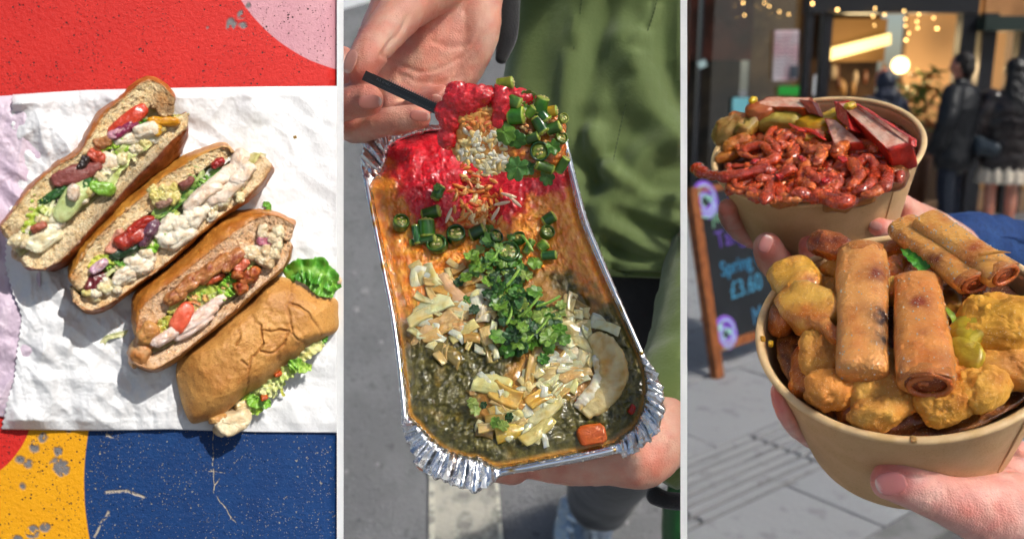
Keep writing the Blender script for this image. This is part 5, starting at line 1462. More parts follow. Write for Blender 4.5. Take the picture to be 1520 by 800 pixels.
for k in range(430):
    t = rnd.random(); a_ = rnd.uniform(0, 6.28); rr = math.sqrt(rnd.random())
    cx, cy, rx, ry = rnd.choice([(708, 175, 28, 26), (728, 222, 34, 32), (715, 200, 34, 30), (700, 225, 22, 16), (735, 240, 24, 18)])
    x, y = cx + rx * rr * math.cos(a_), cy + ry * rr * math.sin(a_)
    h = 5 * math.cos(rr * 1.4) + rnd.uniform(-3, 4) - (6 if y > 215 else 2)
    col = rnd.choice(['#e8a050', '#e48838', '#edb870', '#e87040']) if (y < 195 or x < 680) else rnd.choice(['#f0e6d0', '#f4ead0', '#efd898', '#f2dfae', '#ecc478'])
    if x < 672: col = '#e0562c'
    gs.append(grain(SC.at(x, y, h), rdir(SC, .5), rnd.uniform(9, 13) * SC.k, 3.1 * SC.k, col))
add("rice", merge(*gs), RICE, None, "white and orange rice grains bulging from the raised forkful", "rice", None, 'stuff')
G3 = "green chili slices on the forkful"
for (x, y, r, c_, ti, lab) in [(801, 225, 15, '#1e4e16', (0, .1), "dark chili ring facing out at the forkful's lower right"), (836, 176, 8, '#8aa838', (.6, .3), "pale chili ring at the forkful's outer tip"),
                               (833, 205, 10, '#5c8a24', (.4, .6), "chili ring edge-on at the right of the forkful")]:
    chili(SC, x, y, 8, r, c_, ti, .45, lab, G3)
for (x, y, r, L_, an, c_, lab) in [(766, 172, 13, 22, 5, '#3a8c1e', "fat bright chili tube in the centre of the forkful"), (760, 151, 10, 26, -20, '#4c8426', "olive chili tube above the fat one"), (803, 156, 10, 22, 70, '#3c9026', "upright bright chili tube near the forkful's top right"),
                                   (750, 124, 9, 22, 8, '#7a9418', "olive chili slice perched on top of the forkful"), (806, 172, 9, 18, -50, '#2f7a22', "dark chili stub under the upright tube"), (820, 165, 8, 12, 10, '#c8b81c', "yellow chili stub near the forkful's tip"),
                                   (802, 186, 10, 24, -60, '#2a6a1c', "long dark chili piece right of centre"), (822, 190, 9, 20, 20, '#3c7420', "green chili piece beside the pale tip ring"), (788, 166, 7, 16, 50, '#5c9c28', "small bright chili piece between the tubes"),
                                   (808, 248, 8, 26, 160, '#3e6e1c', "chili slice on the forkful's lower edge"), (790, 205, 8, 20, 20, '#3f6f26', "chili piece above the dark ring"), (835, 245, 7, 24, 60, '#3f7a22', "chili sliver at the bottom right of the forkful")]:
    chilitube(SC, x, y, 6, r, L_, an, c_, lab, G3)
for (x, y, h, s_, c_, lab) in [(748, 196, 12, 19, '#5aa02a', "large coriander leaf draped over the rice on the forkful"), (765, 206, 10, 16, '#3f8a2a', "second coriander leaf at the centre of the forkful"), (768, 248, 8, 21, '#4f9a3a', "frilly coriander leaf hanging at the forkful's bottom"),
                               (785, 250, 6, 13, '#3f8430', "small coriander leaf right of the frilly one"), (820, 217, 12, 13, '#4f9c2a', "coriander leaf beside the dark chili ring"), (812, 262, 4, 14, '#39742a', "dark leaf at the lower tip of the forkful"),
                               (782, 143, 4, 12, '#6a9c3a', "upright leaf standing on top of the forkful"), (778, 160, 6, 10, '#5a9430', "leaf tucked between chili tubes")]:
    g = herb(SC, x, y, h, s_, c_, tilt=.35); add("coriander_leaf", g, HERB, None, lab, "coriander", "coriander leaves on the forkful")
gs = []
for k in range(46):
    x, y = rnd.choice([(790, 190), (780, 200), (815, 185), (825, 215), (765, 160)]); x += rnd.gauss(0, 12); y += rnd.gauss(0, 12)
    s = blob(SC.at(x, y, 5 + rnd.uniform(-2, 5)), SC.d(3.6, 0, 0), SC.d(0, 2.8, 0), SC.d(0, 0, 2.2), 7, 9).disp(.5 * SC.k, 500, 2)
    s.col(rgb(rnd.choice(['#c8894a', '#b0642c', '#d8b070', '#8a4a20']))); gs.append(s)
add("chili_seeds", merge(*gs), WET, None, "scattered brown chili seeds and spice on the forkful", "seeds", None, 'stuff')

# ---- the person: one continuous body (both hands, arms, torso core, legs), jacket, trousers, shoe
A = .655
hand1 = [[(700, -80, .70, 50), (645, -30, .672, 48), (603, 12, .650, 36), (566, 55, .630, 30), (543, 88, .618, 27), (536, 106, .615, 23)],
         [(430, 175, .66, 28), (480, 160, .64, 28), (520, 151, .625, 27), (546, 149, .618, 25)],
         [(500, 100, .69, 34), (520, 190, .665, 22), (570, 182, .645, 22), (622, 174, .632, 19)],
         [(600, 80, .70, 34), (590, 165, .69, 22), (625, 152, .662, 20), (655, 143, .648, 18)],
         [(640, 90, .70, 30), (640, 145, .69, 18), (670, 136, .668, 15), (684, 133, .658, 12)],
         [(720, -80, .715, 60), (715, -10, .70, 34), (712, 50, .695, 30), (690, 105, .70, 26), (660, 140, .70, 22)],
         [(660, -40, .70, 66), (650, 20, .705, 56), (630, 80, .70, 44), (610, 130, .70, 32)],
         [(600, 0, .70, 44), (570, 60, .70, 40), (540, 120, .69, 34), (480, 150, .68, 34)],
         [(680, 0, .71, 50), (670, 70, .705, 44), (650, 115, .70, 34)],
         [(720, -80, .715, 60), (800, -160, .76, 62), (930, -150, .86, 70), (985, -60, .92, 90)]]
hand2 = [[(628, 684, .600, 15), (660, 690, .605, 16), (710, 690, .612, 22), (760, 690, .615, 30)],
         [(700, 640, .63, 26), (760, 670, .62, 30), (830, 682, .617, 37), (900, 680, .617, 40), (950, 682, .62, 44), (985, 640, .64, 50), (1010, 560, .70, 50), (1050, 460, .76, 60), (1090, 380, .84, 60)],
         [(800, 640, .625, 40), (880, 640, .625, 50), (950, 650, .63, 50)],
         [(720, 600, .635, 30), (800, 600, .635, 40), (880, 600, .64, 40)],
         [(985, -60, .92, 90), (975, 120, .93, 95), (975, 300, .92, 90), (965, 430, .95, 70), (930, 560, 1.3, 60), (895, 700, 1.7, 40), (880, 740, 1.84, 26)]]
body = fuse([chain(c_) for c_ in hand1 + hand2], .0016, 10, .6)
body = trim(body, 1013.0)
# skin folds
def proj(V):
    d = V - CAM; z = d @ FWD
    return 760 + FPX * (d @ RGT) / z, 400 - FPX * (d @ UPV) / z, z
bx, by, bz = proj(body.V); N_ = body.normals()
front = (N_ @ -FWD > .0)
for pl, w, dpt in [([(566, 82), (585, 93), (622, 108), (650, 104), (690, 84), (712, 55)], 3.0, 2.6), ([(604, 28), (598, 46), (583, 60), (569, 80)], 3.5, 3.5), ([(590, 108), (620, 122), (650, 124), (690, 112)], 2.5, 2.0),
                   ([(640, 60), (665, 72), (700, 66)], 3.0, 1.2), ([(511, 42), (525, 35), (540, 40), (552, 52)], 1.6, 1.2), ([(514, 48), (528, 44), (540, 50)], 1.4, .9), ([(630, 20), (615, 60), (600, 84)], 2.5, 1.4), ([(655, 0), (650, 30), (640, 55)], 2, .8),
                   ([(720, 0), (716, 40), (700, 75)], 2.5, 1.0), ([(590, 170), (592, 190)], 1.4, 1.0), ([(750, 722), (830, 720), (890, 712), (940, 722)], 3, .8)]:
    d_ = polydist(bx + fbm(body.V, 120, 2) * 6, by, pl)
    body.V -= N_ * (np.exp(-(d_ / w) ** 2) * dpt * .0005 * (bz < .8))[:, None]
body.V += N_ * (fbm(body.V, 110, 3) * .0008 * (bz < .8))[:, None]
skin = rgb('#dca28e'); pink = rgb('#d67866'); pale = rgb('#e8bfa8')
t = sstep(-.3, .4, fbm(body.V, 35, 3))[:, None]
C = skin * (1 - t) + pale * t
for (x, y, r, s_) in [(545, 120, 22, .7), (560, 160, 20, .7), (530, 110, 25, .5), (650, 130, 22, .5), (625, 175, 22, .6), (520, 45, 22, .45), (690, 130, 20, .4), (970, 700, 30, .35), (628, 684, 20, .8), (800, 715, 60, .3), (660, 65, 60, .25)]:
    w = (np.exp(-((bx - x) ** 2 + (by - y) ** 2) / r ** 2) * s_)[:, None]; C = C * (1 - w) + pink * w
body.col(C)
per = thing("person", "person in a green jacket and black trousers holding the foil tray and a black fork", "person", P(900, 700, 1.7))
add("body", body, SKIN, per)
def nail(x, y, d, a_, L_, W_, col='#e0a898', tx=0.0, ty=0.0, parent=per):
    fr = Frame(x, y, d); ca, sa = math.cos(math.radians(a_)), math.sin(math.radians(a_))
    n_ = nrm(fr.n + fr.u * tx + fr.v * ty)
    X = nrm(fr.u * ca + fr.v * sa - n_ * np.dot(fr.u * ca + fr.v * sa, n_)); Y = np.cross(n_, X)
    g = blob(fr.O, X * L_ / 2 * fr.k, Y * W_ / 2 * fr.k, n_ * 2.6 * fr.k, 12, 26, .8)
    loc = (g.V - fr.O) @ X / (L_ / 2 * fr.k)
    t = sstep(.72, .86, loc)[:, None]; g.col(rgb(col) * (1 - t) + rgb('#eed8cc') * t)
    return add("fingernail", g, NAIL, parent)
nail(520, 92, .603, 245, 36, 19, '#dba596', -.55, .1)
nail(549, 152, .600, 0, 36, 22, '#cf8d80', .15, -.35)
nail(623, 172, .617, -8, 30, 17, '#d08d80', .1, -.2)
nail(648, 147, .636, -20, 18, 13, '#cf9080', 0, -.3)

GREEN = mat("olive_fabric", rough=.72, sheen=.3, bumps=(('n', 1800, .0002), ('n', 40, .0015), ('n', 400, .0003)), var=((14, (-.86, -.9, -.82), .4, .65, .6),))
# jacket torso as a closed body
ys_ = [-330, -200, -60, 60, 150, 240, 330, 395, 414]
lefts = [820, 765, 757, 752, 742, 738, 745, 760, 775]
S = []
for y, lx in zip(ys_, lefts):
    d_ = .90; cx = 1050; hw = cx - lx
    L_ = []
    for q in np.linspace(0, 2 * math.pi, 40, endpoint=False):
        px = cx - hw * math.cos(q); dd = d_ - .085 * math.sin(q) * (1 if math.sin(q) > 0 else .9)
        L_.append(P(px, y, dd))
    S.append(L_)
jk = sweep(np.array(S), 26, 4, .02)
jx, jy, jz = proj(jk.V); N_ = jk.normals()
fold = 0
for (pl, w, am) in [([(860, 430), (900, 300), (960, 230), (1020, 200)], 22, 5), ([(840, 260), (900, 330), (960, 370), (1020, 390)], 18, 6), ([(880, 200), (920, 300), (1010, 330)], 16, 5), ([(780, 0), (770, 120), (800, 220)], 20, 3),
                    ([(930, 60), (960, 160), (1010, 210)], 26, 5), ([(880, 380), (950, 398), (1020, 402)], 10, 4), ([(900, 0), (880, 100), (860, 200)], 16, -3), ([(850, 300), (880, 390)], 14, 5), ([(990, 0), (985, 90), (1010, 150)], 18, -4), ([(905, 250), (960, 290), (1015, 300)], 12, 4)]:
    d_ = polydist(jx + fbm(jk.V, 9, 2) * 9, jy, pl); fold = fold + np.exp(-(d_ / w) ** 2) * am - np.exp(-((d_ - w * 1.6) / w) ** 2) * am * .5
jk.V += N_ * ((fold * .0018 + fbm(jk.V, 9, 2) * .0045))[:, None]
seams = [[(862, -60), (855, 30), (838, 120), (836, 200)], [(978, -60), (968, 10), (935, 110), (905, 240), (888, 330), (885, 400)], [(740, 405), (900, 403), (1014, 404)]]
N_ = jk.normals()
C = np.tile(rgb('#5d6e38'), (len(jk.V), 1))
for i, pl in enumerate(seams):
    pl = [tuple(p) for p in catmull(np.array(pl, float), 6, False)]
    d_ = polydist(jx, jy, pl)
    jk.V += N_ * ((np.exp(-(d_ / 8) ** 2) * .0042 - np.exp(-((d_) / 2.4) ** 2) * .0050))[:, None]
t = sstep(-.3, .4, fbm(jk.V, 9, 3))[:, None]
C = C * (1 - t) + rgb('#6a7b44') * t
jk.col(C)
jk = trim(jk, 1013.5)
jacket = add("jacket", jk, GREEN, per)
# stitches along the seams
def jz_at(x, y):
    i = np.argmin((jx - x) ** 2 + (jy - y) ** 2 + (N_ @ -FWD < 0.1) * 1e6); return jz[i]
STI = mat("stitching", col=rgb('#2e401c'), rough=.8)
for pl in seams[:2]:
    gs = []
    for off in (5,):
        pl2 = catmull(np.array(pl, float), 20, False)
        d_ = np.r_[0, np.cumsum(np.hypot(*np.diff(pl2, axis=0).T))]
        for s_ in np.arange(20, d_[-1] - 4, 6.5):
            x, y = np.interp(s_, d_, pl2[:, 0]) + off, np.interp(s_, d_, pl2[:, 1]); x2, y2 = np.interp(s_ + 3.6, d_, pl2[:, 0]) + off, np.interp(s_ + 3.6, d_, pl2[:, 1])
            if y < -20 or x > 1008: continue
            z_ = jz_at(x, y) - .0022
            gs.append(tube([P(x, y, z_), P(x2, y2, z_)], .0005, 6, ku=1))
    add("seam_stitching", merge(*gs), STI, jacket)
# lower sleeve
sl = chain([(984, 672, .655, 58), (996, 628, .66, 64), (1010, 580, .68, 70), (1040, 500, .74, 76), (1080, 380, .84, 90)], 36, 10, .1)
sx_, sy_, sz_ = proj(sl.V); N2 = sl.normals()
sl.V += N2 * (fbm(sl.V, 22, 3) * .006 + .0022 * np.exp(-((polydist(sx_, sy_, [(940, 690), (1000, 745), (1040, 760)]) - 10) / 4) ** 2))[:, None]
sl.col(rgb('#65763a') * np.ones((len(sl.V), 1)) * (1 - .2 * sstep(-.2, .4, fbm(sl.V, 15, 2))[:, None])); sl = trim(sl, 1013.5)
add("sleeve", sl, GREEN, per)
cuf = chain([(967, 700, .650, 46), (982, 676, .652, 59), (990, 655, .655, 62)], 36, 6, .1); cuf.col(rgb('#5f7036')); cuf = trim(cuf, 1013.5)
add("cuff", cuf, GREEN, per)
DARK = mat("black_fabric", col=(.012, .012, .014), rough=.8, bumps=(('n', 500, .0005), ('n', 30, .003)), sheen=.3)
wst = chain([(972, 735, .66, 14), (990, 742, .66, 13), (1012, 744, .665, 13)], 14, 5); wst = trim(wst, 1013.5); add("wrist_strap", wst, DARK, per)
# upper cuff: dark lining and bright green edge
cf = chain([(770, -90, .735, 26), (752, -40, .73, 24), (752, 10, .73, 20), (752, 55, .73, 16), (744, 88, .73, 9)], 20, 6, .8); add("cuff_lining", cf, DARK, per)
cg = chain([(722, -40, .705, 7), (731, -8, .70, 6), (739, 14, .70, 5), (741, 30, .70, 3)], 12, 6, .8); cg.col(rgb('#5e9a22')); add("cuff_edge", cg, GREEN, per)
us = chain([(765, -90, .745, 60), (800, -150, .78, 90), (900, -190, .86, 100), (990, -160, .92, 110)], 26, 6, .1); us.col(rgb('#5d6e38')); us = trim(us, 1013.5); add("sleeve", us, GREEN, per)
# trousers and shoe
tr_ = chain([(1010, 330, .95, 190), (1000, 430, .97, 190), (985, 520, 1.08, 150), (945, 620, 1.35, 92), (905, 700, 1.65, 62), (893, 735, 1.78, 52)], 30, 8, .1); tr_.disp(.008, 14, 3)
tr_ = trim(tr_, 1013.5); add("trousers", tr_, DARK, per)
SHOE = mat("silver_leather", rough=.28, metal=.55, coat=.4, bumps=(('n', 60, .004), ('n', 200, .001)), var=((30, (-.5, -.55, -.65), .45, .62, .8),))
sh = [chain([(882, 735, 1.80, 30), (872, 765, 1.83, 36), (862, 800, 1.82, 36), (858, 850, 1.80, 32), (858, 880, 1.79, 22)], 20), chain([(842, 745, 1.82, 12), (836, 790, 1.82, 16), (834, 850, 1.80, 16)], 12), chain([(908, 735, 1.82, 12), (898, 780, 1.83, 12), (890, 850, 1.80, 14)], 12)]
g = fuse(sh, .004, 4); g.disp(.004, 40, 3); g.col(rgb('#a9b8c6'))
shoe = add("shoe", g, SHOE, per)
g = fuse([chain([(866, 760, 1.79, 15), (862, 800, 1.775, 17), (860, 840, 1.76, 12)], 14)], .003, 3); g.col(rgb('#7d8b98')); add("shoe_tongue", g, SHOE, shoe)
for k in range(6):
    y = 752 + k * 17
    g = chain([(846 - k, y - 3, 1.78, 5), (864, y + 5, 1.765, 6), (884 - k, y - 3, 1.78, 5)], 10); g.col(rgb('#d4e0ea')); add("shoe_lace", g, SHOE, shoe)
# second garment edge low right
gb = chain([(1040, 700, 1.3, 40), (1035, 780, 1.3, 52), (1035, 880, 1.3, 60)], 20); gb.disp(.01, 14, 2); gb.col(rgb('#1f5a24')); gb = trim(gb, 1013.5)
add("shopping_bag", gb, mat("green_plastic", rough=.4), None, "dark green bag beside the person's leg, below the jacket cuff", "bag")
# ================================================================== third scene: street, shopfront, queue
def M_(name, col, rough=.6, **k): return mat(name, col=rgb(col) if isinstance(col, str) else col, rough=rough, **k)
# ---- pavement: real slabs with joints, ribbed warning paving, kerb
p1, p2 = ground(1020, 680), ground(1162, 624)
E1 = nrm(p2 - p1); E2 = np.array([E1[1], -E1[0], 0.0])          # E2 points towards the viewer
q0 = p1
def gl(a, b, z=0.0): return np.array([q0[0], q0[1], 0]) + E1 * a + E2 * b + np.array([0, 0, z])
def uvof(px, py):
    g = ground(px, py) - q0; return float(g @ E1), float(g @ E2)
wT = uvof(1170, 717)[1]                                           # depth of the ribbed row
kerb = uvof(1284, 800)[1]
u0, v0 = uvof(1110, 646); u1, v1 = uvof(1170, 717)
SLAB = M_("paving_stone", (.33, .335, .345), .7, bumps=(('n', 40, .004), ('n', 160, .002)), var=((2.2, (.34, .35, .365), .4, .62, .7), (12, (.2, .2, .205), .56, .68, .6), (60, (.40, .40, .40), .62, .7, .5)))
GAP = M_("joint_sand", (.13, .13, .10), .9, bumps=(('n', 60, .004),))
def quadbox(a0, a1, b0, b1, z0, z1):
    T = [gl(a0, b0, z1), gl(a1, b0, z1), gl(a1, b1, z1), gl(a0, b1, z1)]; B = [gl(a0, b0, z0), gl(a1, b0, z0), gl(a1, b1, z0), gl(a0, b1, z0)]
    g = Geo(np.array(T + B), [np.array([[0, 3, 2, 1], [4, 5, 6, 7], [0, 1, 5, 4], [1, 2, 6, 5], [2, 3, 7, 6], [3, 0, 4, 7]])]); g.flat = True; return g
slabs = []; ribs = []
j = .012
rows_ = [(0.0, wT)]
b = 0.0
while b > -9: rows_.append((b - .62, b)); b -= .62
b = wT
while b < kerb - .1: rows_.append((b, min(b + .62, kerb))); b += .62
rr = random.Random(4)
for (b0, b1) in rows_:
    tact = (b0 == 0.0 and b1 == wT)
    a = u0 - 8 * .78 if tact else -6 + rr.uniform(0, .5)
    if b1 == 0.0: a = uvof(1057, 660)[0] - 8 * .95
    while a < 7:
        L_ = .78 if tact else .95
        if tact:
            slabs.append(quadbox(a + j / 2, a + L_ - j / 2, b0 + j / 2, b1 - j / 2, -.05, -.018))
            n_ = 7
            for r_ in range(n_):
                w_ = (b1 - b0) / n_
                ribs.append(quadbox(a + j, a + L_ - j, b0 + (r_ + .22) * w_, b0 + (r_ + .78) * w_, -.018, .004))
        else:
            slabs.append(quadbox(a + j / 2, a + L_ - j / 2, b0 + j / 2, b1 - j / 2, -.05, rr.uniform(-.001, .002)))
        a += L_
cut = []
structure("pavement", merge(*slabs), SLAB)
structure("pavement_ribs", merge(*ribs), SLAB)
structure("pavement_bed", quadbox(-8, 8, -10, kerb, -.11, -.052), GAP)
structure("kerb", quadbox(-8, 8, kerb + .006, kerb + .14, -.11, .003), M_("kerb_stone", (.25, .25, .25), .7, bumps=(('n', 60, .004),), var=((8, (.16, .16, .16), .45, .6, .8),)))
structure("street_road", quadbox(-8, 8, kerb + .15, kerb + 6, -.108, -.10), M_("road_tan", (.24, .22, .18), .8, bumps=(('n', 90, .004),), var=((20, (.15, .15, .14), .45, .6, .8),)))

# ---- shopfront, built on a vertical plane 10.2 m away
YW = 10.2
def wp(px, py, y=YW):
    r = ray(px, py); return CAM + r * (y / r[1])
def wb(x0, y0, x1, y1, y=YW, th=.08, bev=0.0, front=None):
    a, b_ = wp(x0, y1, y), wp(x1, y0, y)
    return aabox(min(a[0], b_[0]), max(a[0], b_[0]), y, y + th, max(min(a[2], b_[2]), 0), max(a[2], b_[2]), bev)
FR = M_("black_frame", (.012, .013, .018), .35)
shop = thing("shopfront", "black framed shopfront with large windows and a warm lit interior behind the queue", "shop", wp(1300, 330))
x_l = 1012
add("window_post", wb(1027, -60, 1049, 330, YW, .14), FR, shop)
add("window_post", wb(1187, -60, 1206, 330, YW, .14), FR, shop)
add("window_post", wb(1214, -60, 1230, 330, YW + .02, .14), FR, shop)
add("window_post", wb(1419, 20, 1430, 330, YW, .14), FR, shop)
add("window_post", wb(1448, 20, 1462, 330, YW, .14), FR, shop)
add("window_post", wb(1509, 46, 1516, 330, YW, .14), FR, shop)
add("header_beam", wb(1200, -60, 1462, 20, YW - .03, .2), FR, shop)
add("low_panel", wb(1049, 262, 1187, 330, YW + .03, .08), FR, shop)
add("side_awning", wb(1462, 24, 1560, 46, YW - .2, .3), M_("teal_awning", '#20302c', .7), shop)
add("upper_fascia", wb(1462, -60, 1560, 23, YW + .02, .1), M_("tan_fascia", '#9a6a40', .7, var=((3, rgb('#c48c58'), .4, .6, .8),)), shop)
add("left_jamb", wb(1012, -60, 1026, 330, YW + .01, .1), M_("rust_jamb", '#5a2a16', .7, var=((4, rgb('#201810'), .4, .6, .8),)), shop)
# glass
gm = bpy.data.materials.new("window_glass"); gm.use_nodes = True; nt = gm.node_tree; nt.nodes.remove(nt.nodes["Principled BSDF"])
g1 = node(nt, "ShaderNodeBsdfTransparent"); g1.inputs[0].default_value = (.9, .92, .92, 1); g2 = node(nt, "ShaderNodeBsdfGlossy"); g2.inputs["Roughness"].default_value = .03
gx = node(nt, "ShaderNodeMixShader"); gx.inputs[0].default_value = .08
nt.links.new(g1.outputs[0], gx.inputs[1]); nt.links.new(g2.outputs[0], gx.inputs[2]); nt.links.new(gx.outputs[0], nt.nodes["Material Output"].inputs[0])
add("window_pane", wb(1049, -60, 1187, 262, YW + .06, .006), gm, shop)
add("window_pane", wb(1462, 46, 1509, 330, YW + .06, .006), gm, shop)
# interior
def iw(name, x0, y0, x1, y1, y, th, m): return add(name, wb(x0, y0, x1, y1, y, th), m, shop)
CREAM = M_("cream_wall", '#d2ac80', .8)
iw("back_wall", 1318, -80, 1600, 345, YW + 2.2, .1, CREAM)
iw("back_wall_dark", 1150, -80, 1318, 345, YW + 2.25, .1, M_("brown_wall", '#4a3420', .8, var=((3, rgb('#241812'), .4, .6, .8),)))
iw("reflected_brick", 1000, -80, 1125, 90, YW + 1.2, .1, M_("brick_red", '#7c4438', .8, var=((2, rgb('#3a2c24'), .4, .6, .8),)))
iw("reflection_panel", 1100, -80, 1195, 345, YW + 1.6, .1, M_("taupe_panel", '#7d6a50', .8, var=((1.5, rgb('#4c4236'), .4, .62, .9), (5, rgb('#92805e'), .55, .7, .6))))  # panel coloured as the dim tan reflection in the left window
iw("reflection_panel", 1000, 90, 1100, 345, YW + 1.5, .1, M_("dark_panel", '#3c362c', .8, var=((2.5, rgb('#14181a'), .4, .6, .9),)))  # dark silhouettes reflected in the glass, put into this panel's colour
iw("ceiling_cove", 1225, 28, 1318, 92, YW + 1.9, .05, M_("cove_brown", '#7a5c34', .7))
# the lit cove, sloped
a_, b_ = wp(1225, 92, YW + 1.8), wp(1322, 66, YW + 1.8); c_, d__ = wp(1322, 50, YW + 1.8), wp(1225, 74, YW + 1.8)
g = Geo(np.array([a_, b_, c_, d__] + [q + np.array([0, .05, 0]) for q in (a_, b_, c_, d__)]), [np.array([[0, 1, 2, 3], [7, 6, 5, 4], [0, 4, 5, 1], [1, 5, 6, 2], [2, 6, 7, 3], [3, 7, 4, 0]])]); g.flat = True
add("cove_light", g, mat("cove_light", col=(.8, .7, .4), emis=(1, .72, .25), estr=1.3), shop)
add("counter", aabox(wp(1225, 250, YW + 1)[0], wp(1420, 250, YW + 1)[0], YW + 1.0, YW + 1.6, 0, 1.0), M_("counter_brown", '#38281c', .5), shop)
structure("shop_floor", aabox(1.5, 9.5, YW + .15, YW + 2.3, -.02, .01), M_("shop_floor", '#5a4c40', .5))
add("interior_ceiling", aabox(1.5, 9.5, YW + .15, YW + 2.3, wp(1300, -70)[2], wp(1300, -70)[2] + .05), M_("ceiling_brown", '#4a3826', .8), shop)
# shelf items, warm dots in the dark interior
dot = mat("warm_bulb", col=(1, .7, .3), emis=(1, .58, .18), estr=7)
rr = random.Random(8)
for k in range(10):
    x, y = rr.uniform(1235, 1312), rr.uniform(98, 135); c = wp(x, y, YW + 1.7)
    o = add("shelf_bottle", blob(c, (.035, 0, 0), (0, .035, 0), (0, 0, .10), 10, 12), M_("bottle_" + str(k % 3), ['#8a6a40', '#54301c', '#9a8a74'][k % 3], .3))
    tag(o, ["light brown", "dark brown", "grey"][k % 3] + " bottle on the dark shelves inside the shop, " + ("left" if x < 1260 else "right" if x > 1290 else "middle") + (" high" if y < 110 else " low" if y > 124 else ""), "bottle", "bottles on the shop shelves")
# pendants
LM = mat("lamp_globe", col=(1, .8, .5), emis=(1, .68, .28), estr=3.2)
for (x, y, r, yy, lab) in [(1336, 97, 12, YW + 1.3, "round glowing pendant lamp left of the man's head"), (1443, 80, 12, YW + 1.3, "round glowing pendant lamp between the two right-hand black posts")]:
    c = wp(x, y, yy); k = yy / FPX
    t = thing("pendant_lamp", lab, "lamp", c, "pendant lamps in the shop")
    add("globe", blob(c, (r * k, 0, 0), (0, r * k, 0), (0, 0, r * k), 16, 24), LM, t)
    add("cord", tube([c + (0, 0, r * k), c + (0, 0, 1.2)], .006, 6, ku=1), FR, t)
    ld = bpy.data.lights.new("lamp_light", 'POINT'); lo = bpy.data.objects.new("lamp_light", ld); COL.objects.link(lo); lo.location = c + np.array([0, -.35, -.1])
    ld.energy = 34; ld.color = (1, .70, .38); ld.shadow_soft_size = .12
ld = bpy.data.lights.new("cove_lamp", 'POINT'); lo = bpy.data.objects.new("cove_lamp", ld); COL.objects.link(lo); lo.location = wp(1275, 60, YW + 1.2); ld.energy = 14; ld.color = (1, .75, .4); ld.shadow_soft_size = .2
for k, (x, y, b_) in enumerate([(1103, 5, 1), (1105, 23, 0), (1135, 5, 0), (1142, 10, 0), (1157, 18, 0), (1171, 22, 0), (1206, 6, 2), (1243, 15, 2), (1299, 13, 1), (1296, 25, 1), (1313, 22, 1), (1298, 38, 0),
                                (1342, 17, 1), (1344, 29, 1), (1344, 39, 1), (1349, 50, 1), (1345, 60, 2), (1364, 22, 1), (1361, 33, 1), (1362, 42, 1), (1386, 27, 1), (1391, 43, 2)]):
    c = wp(x, y, YW - .12); r = [.008, .010, .014][b_]
    o = add("fairy_light", blob(c, (r, 0, 0), (0, r, 0), (0, 0, r), 8, 10), dot)
    side = "over the left window" if x < 1190 else ("by the door posts" if x < 1260 else "hanging under the black header beam")
    if x > 1260:
        side2 = ("in the first strand" if x < 1320 else "in the second strand" if x < 1352 else "in the third strand" if x < 1375 else "in the last strand") + " under the black beam, " + ("top" if y < 20 else "upper middle" if y < 30 else "middle" if y < 41 else "lower" if y < 55 else "bottom") + " bulb"
    else: side2 = side + (", highest" if y < 7 else ", lowest" if y > 20 else ", middle height")
    tag(o, "tiny warm fairy light " + side2, "light", "fairy lights " + side)
# posters and signs on the glass
def panel(name, x0, y0, x1, y1, y, m, lab, cat, tilt=0.0):
    g = wb(x0, y0, x1, y1, y, .012); c = g.V.mean(0); s, co = math.sin(tilt), math.cos(tilt); d = g.V - c
    g.V = c + np.stack([d[:, 0] * co - d[:, 2] * s, d[:, 1], d[:, 0] * s + d[:, 2] * co], -1)
    t = thing(name, lab, cat, c); add("sheet", g, m, t); return t
t = panel("poster", 1146, 45, 1187, 120, YW - .02, M_("pink_poster", '#c8a4ac', .5, var=((4, rgb('#c9c9cf'), .45, .6, .7),)), "pink printed poster taped inside the dark left window", "poster", .02)
k = YW / FPX
for i in range(11):
    y = 52 + i * 5.6
    add("print_line", text("menu order here today"[: 21 - (i * 5) % 8], 4.2 * k, wp(1150, y + 3, YW - .04), RGT, np.array([0, 0, 1.]), .001), M_("print_ink", '#8c5a66' if i % 4 else '#3c4450', .6), t)
add("poster_photo", wb(1172, 98, 1186, 116, YW - .045, .01), M_("poster_dark", '#38404c', .6), t)
panel("green_sign", 1155, 128, 1187, 142, YW - .02, M_("sign_green", '#1c9a34', .5), "small bright green sign below the pink poster", "sign")
panel("cyan_notice", 1086, 145, 1113, 182, YW - .03, M_("notice_cyan", '#6fb4c0', .5), "pale cyan notice low in the left window behind the bowl", "notice")
panel("door_handle_plate", 1206, 112, 1212, 142, YW - .02, M_("pale_plate", '#c8ccd0', .4), "narrow white plate between the two black door posts", "plate")
panel("window_sticker", 1036, 90, 1049, 101, YW - .01, M_("pale_sticker", '#a8c0c0', .4), "small pale sticker on the leftmost black window post", "sticker", .4)
# plant behind the glass
pl = thing("potted_plant", "green and orange bushy plant standing inside the shop between two customers", "plant", wp(1360, 230, YW + .6))
LG = M_("plant_leaf", '#55702a', .5); LO = M_("plant_leaf_orange", '#a8622c', .5)
gs = []; go = []
c = wp(1360, 150, YW + .6); rr = random.Random(3)
for k_ in range(110):
    d = nrm(np.array([rr.gauss(0, 1), rr.gauss(0, .7), rr.gauss(.3, .7)])); L_ = rr.uniform(.14, .36); b0 = c + np.array([rr.gauss(0, .12), rr.gauss(0, .08), rr.gauss(-.05, .18)])
    s = nrm(np.cross(d, [0, 1, .2])) * rr.uniform(.012, .03)
    G = np.array([[b0 - s * .2, b0 + s * .2], [b0 + d * L_ * .4 - s, b0 + d * L_ * .4 + s], [b0 + d * L_ + np.array([0, 0, -.08]) - s * .1, b0 + d * L_ + np.array([0, 0, -.08]) + s * .1]])
    (go if (k_ % 4 == 0) else gs).append(sheet(G, .002))
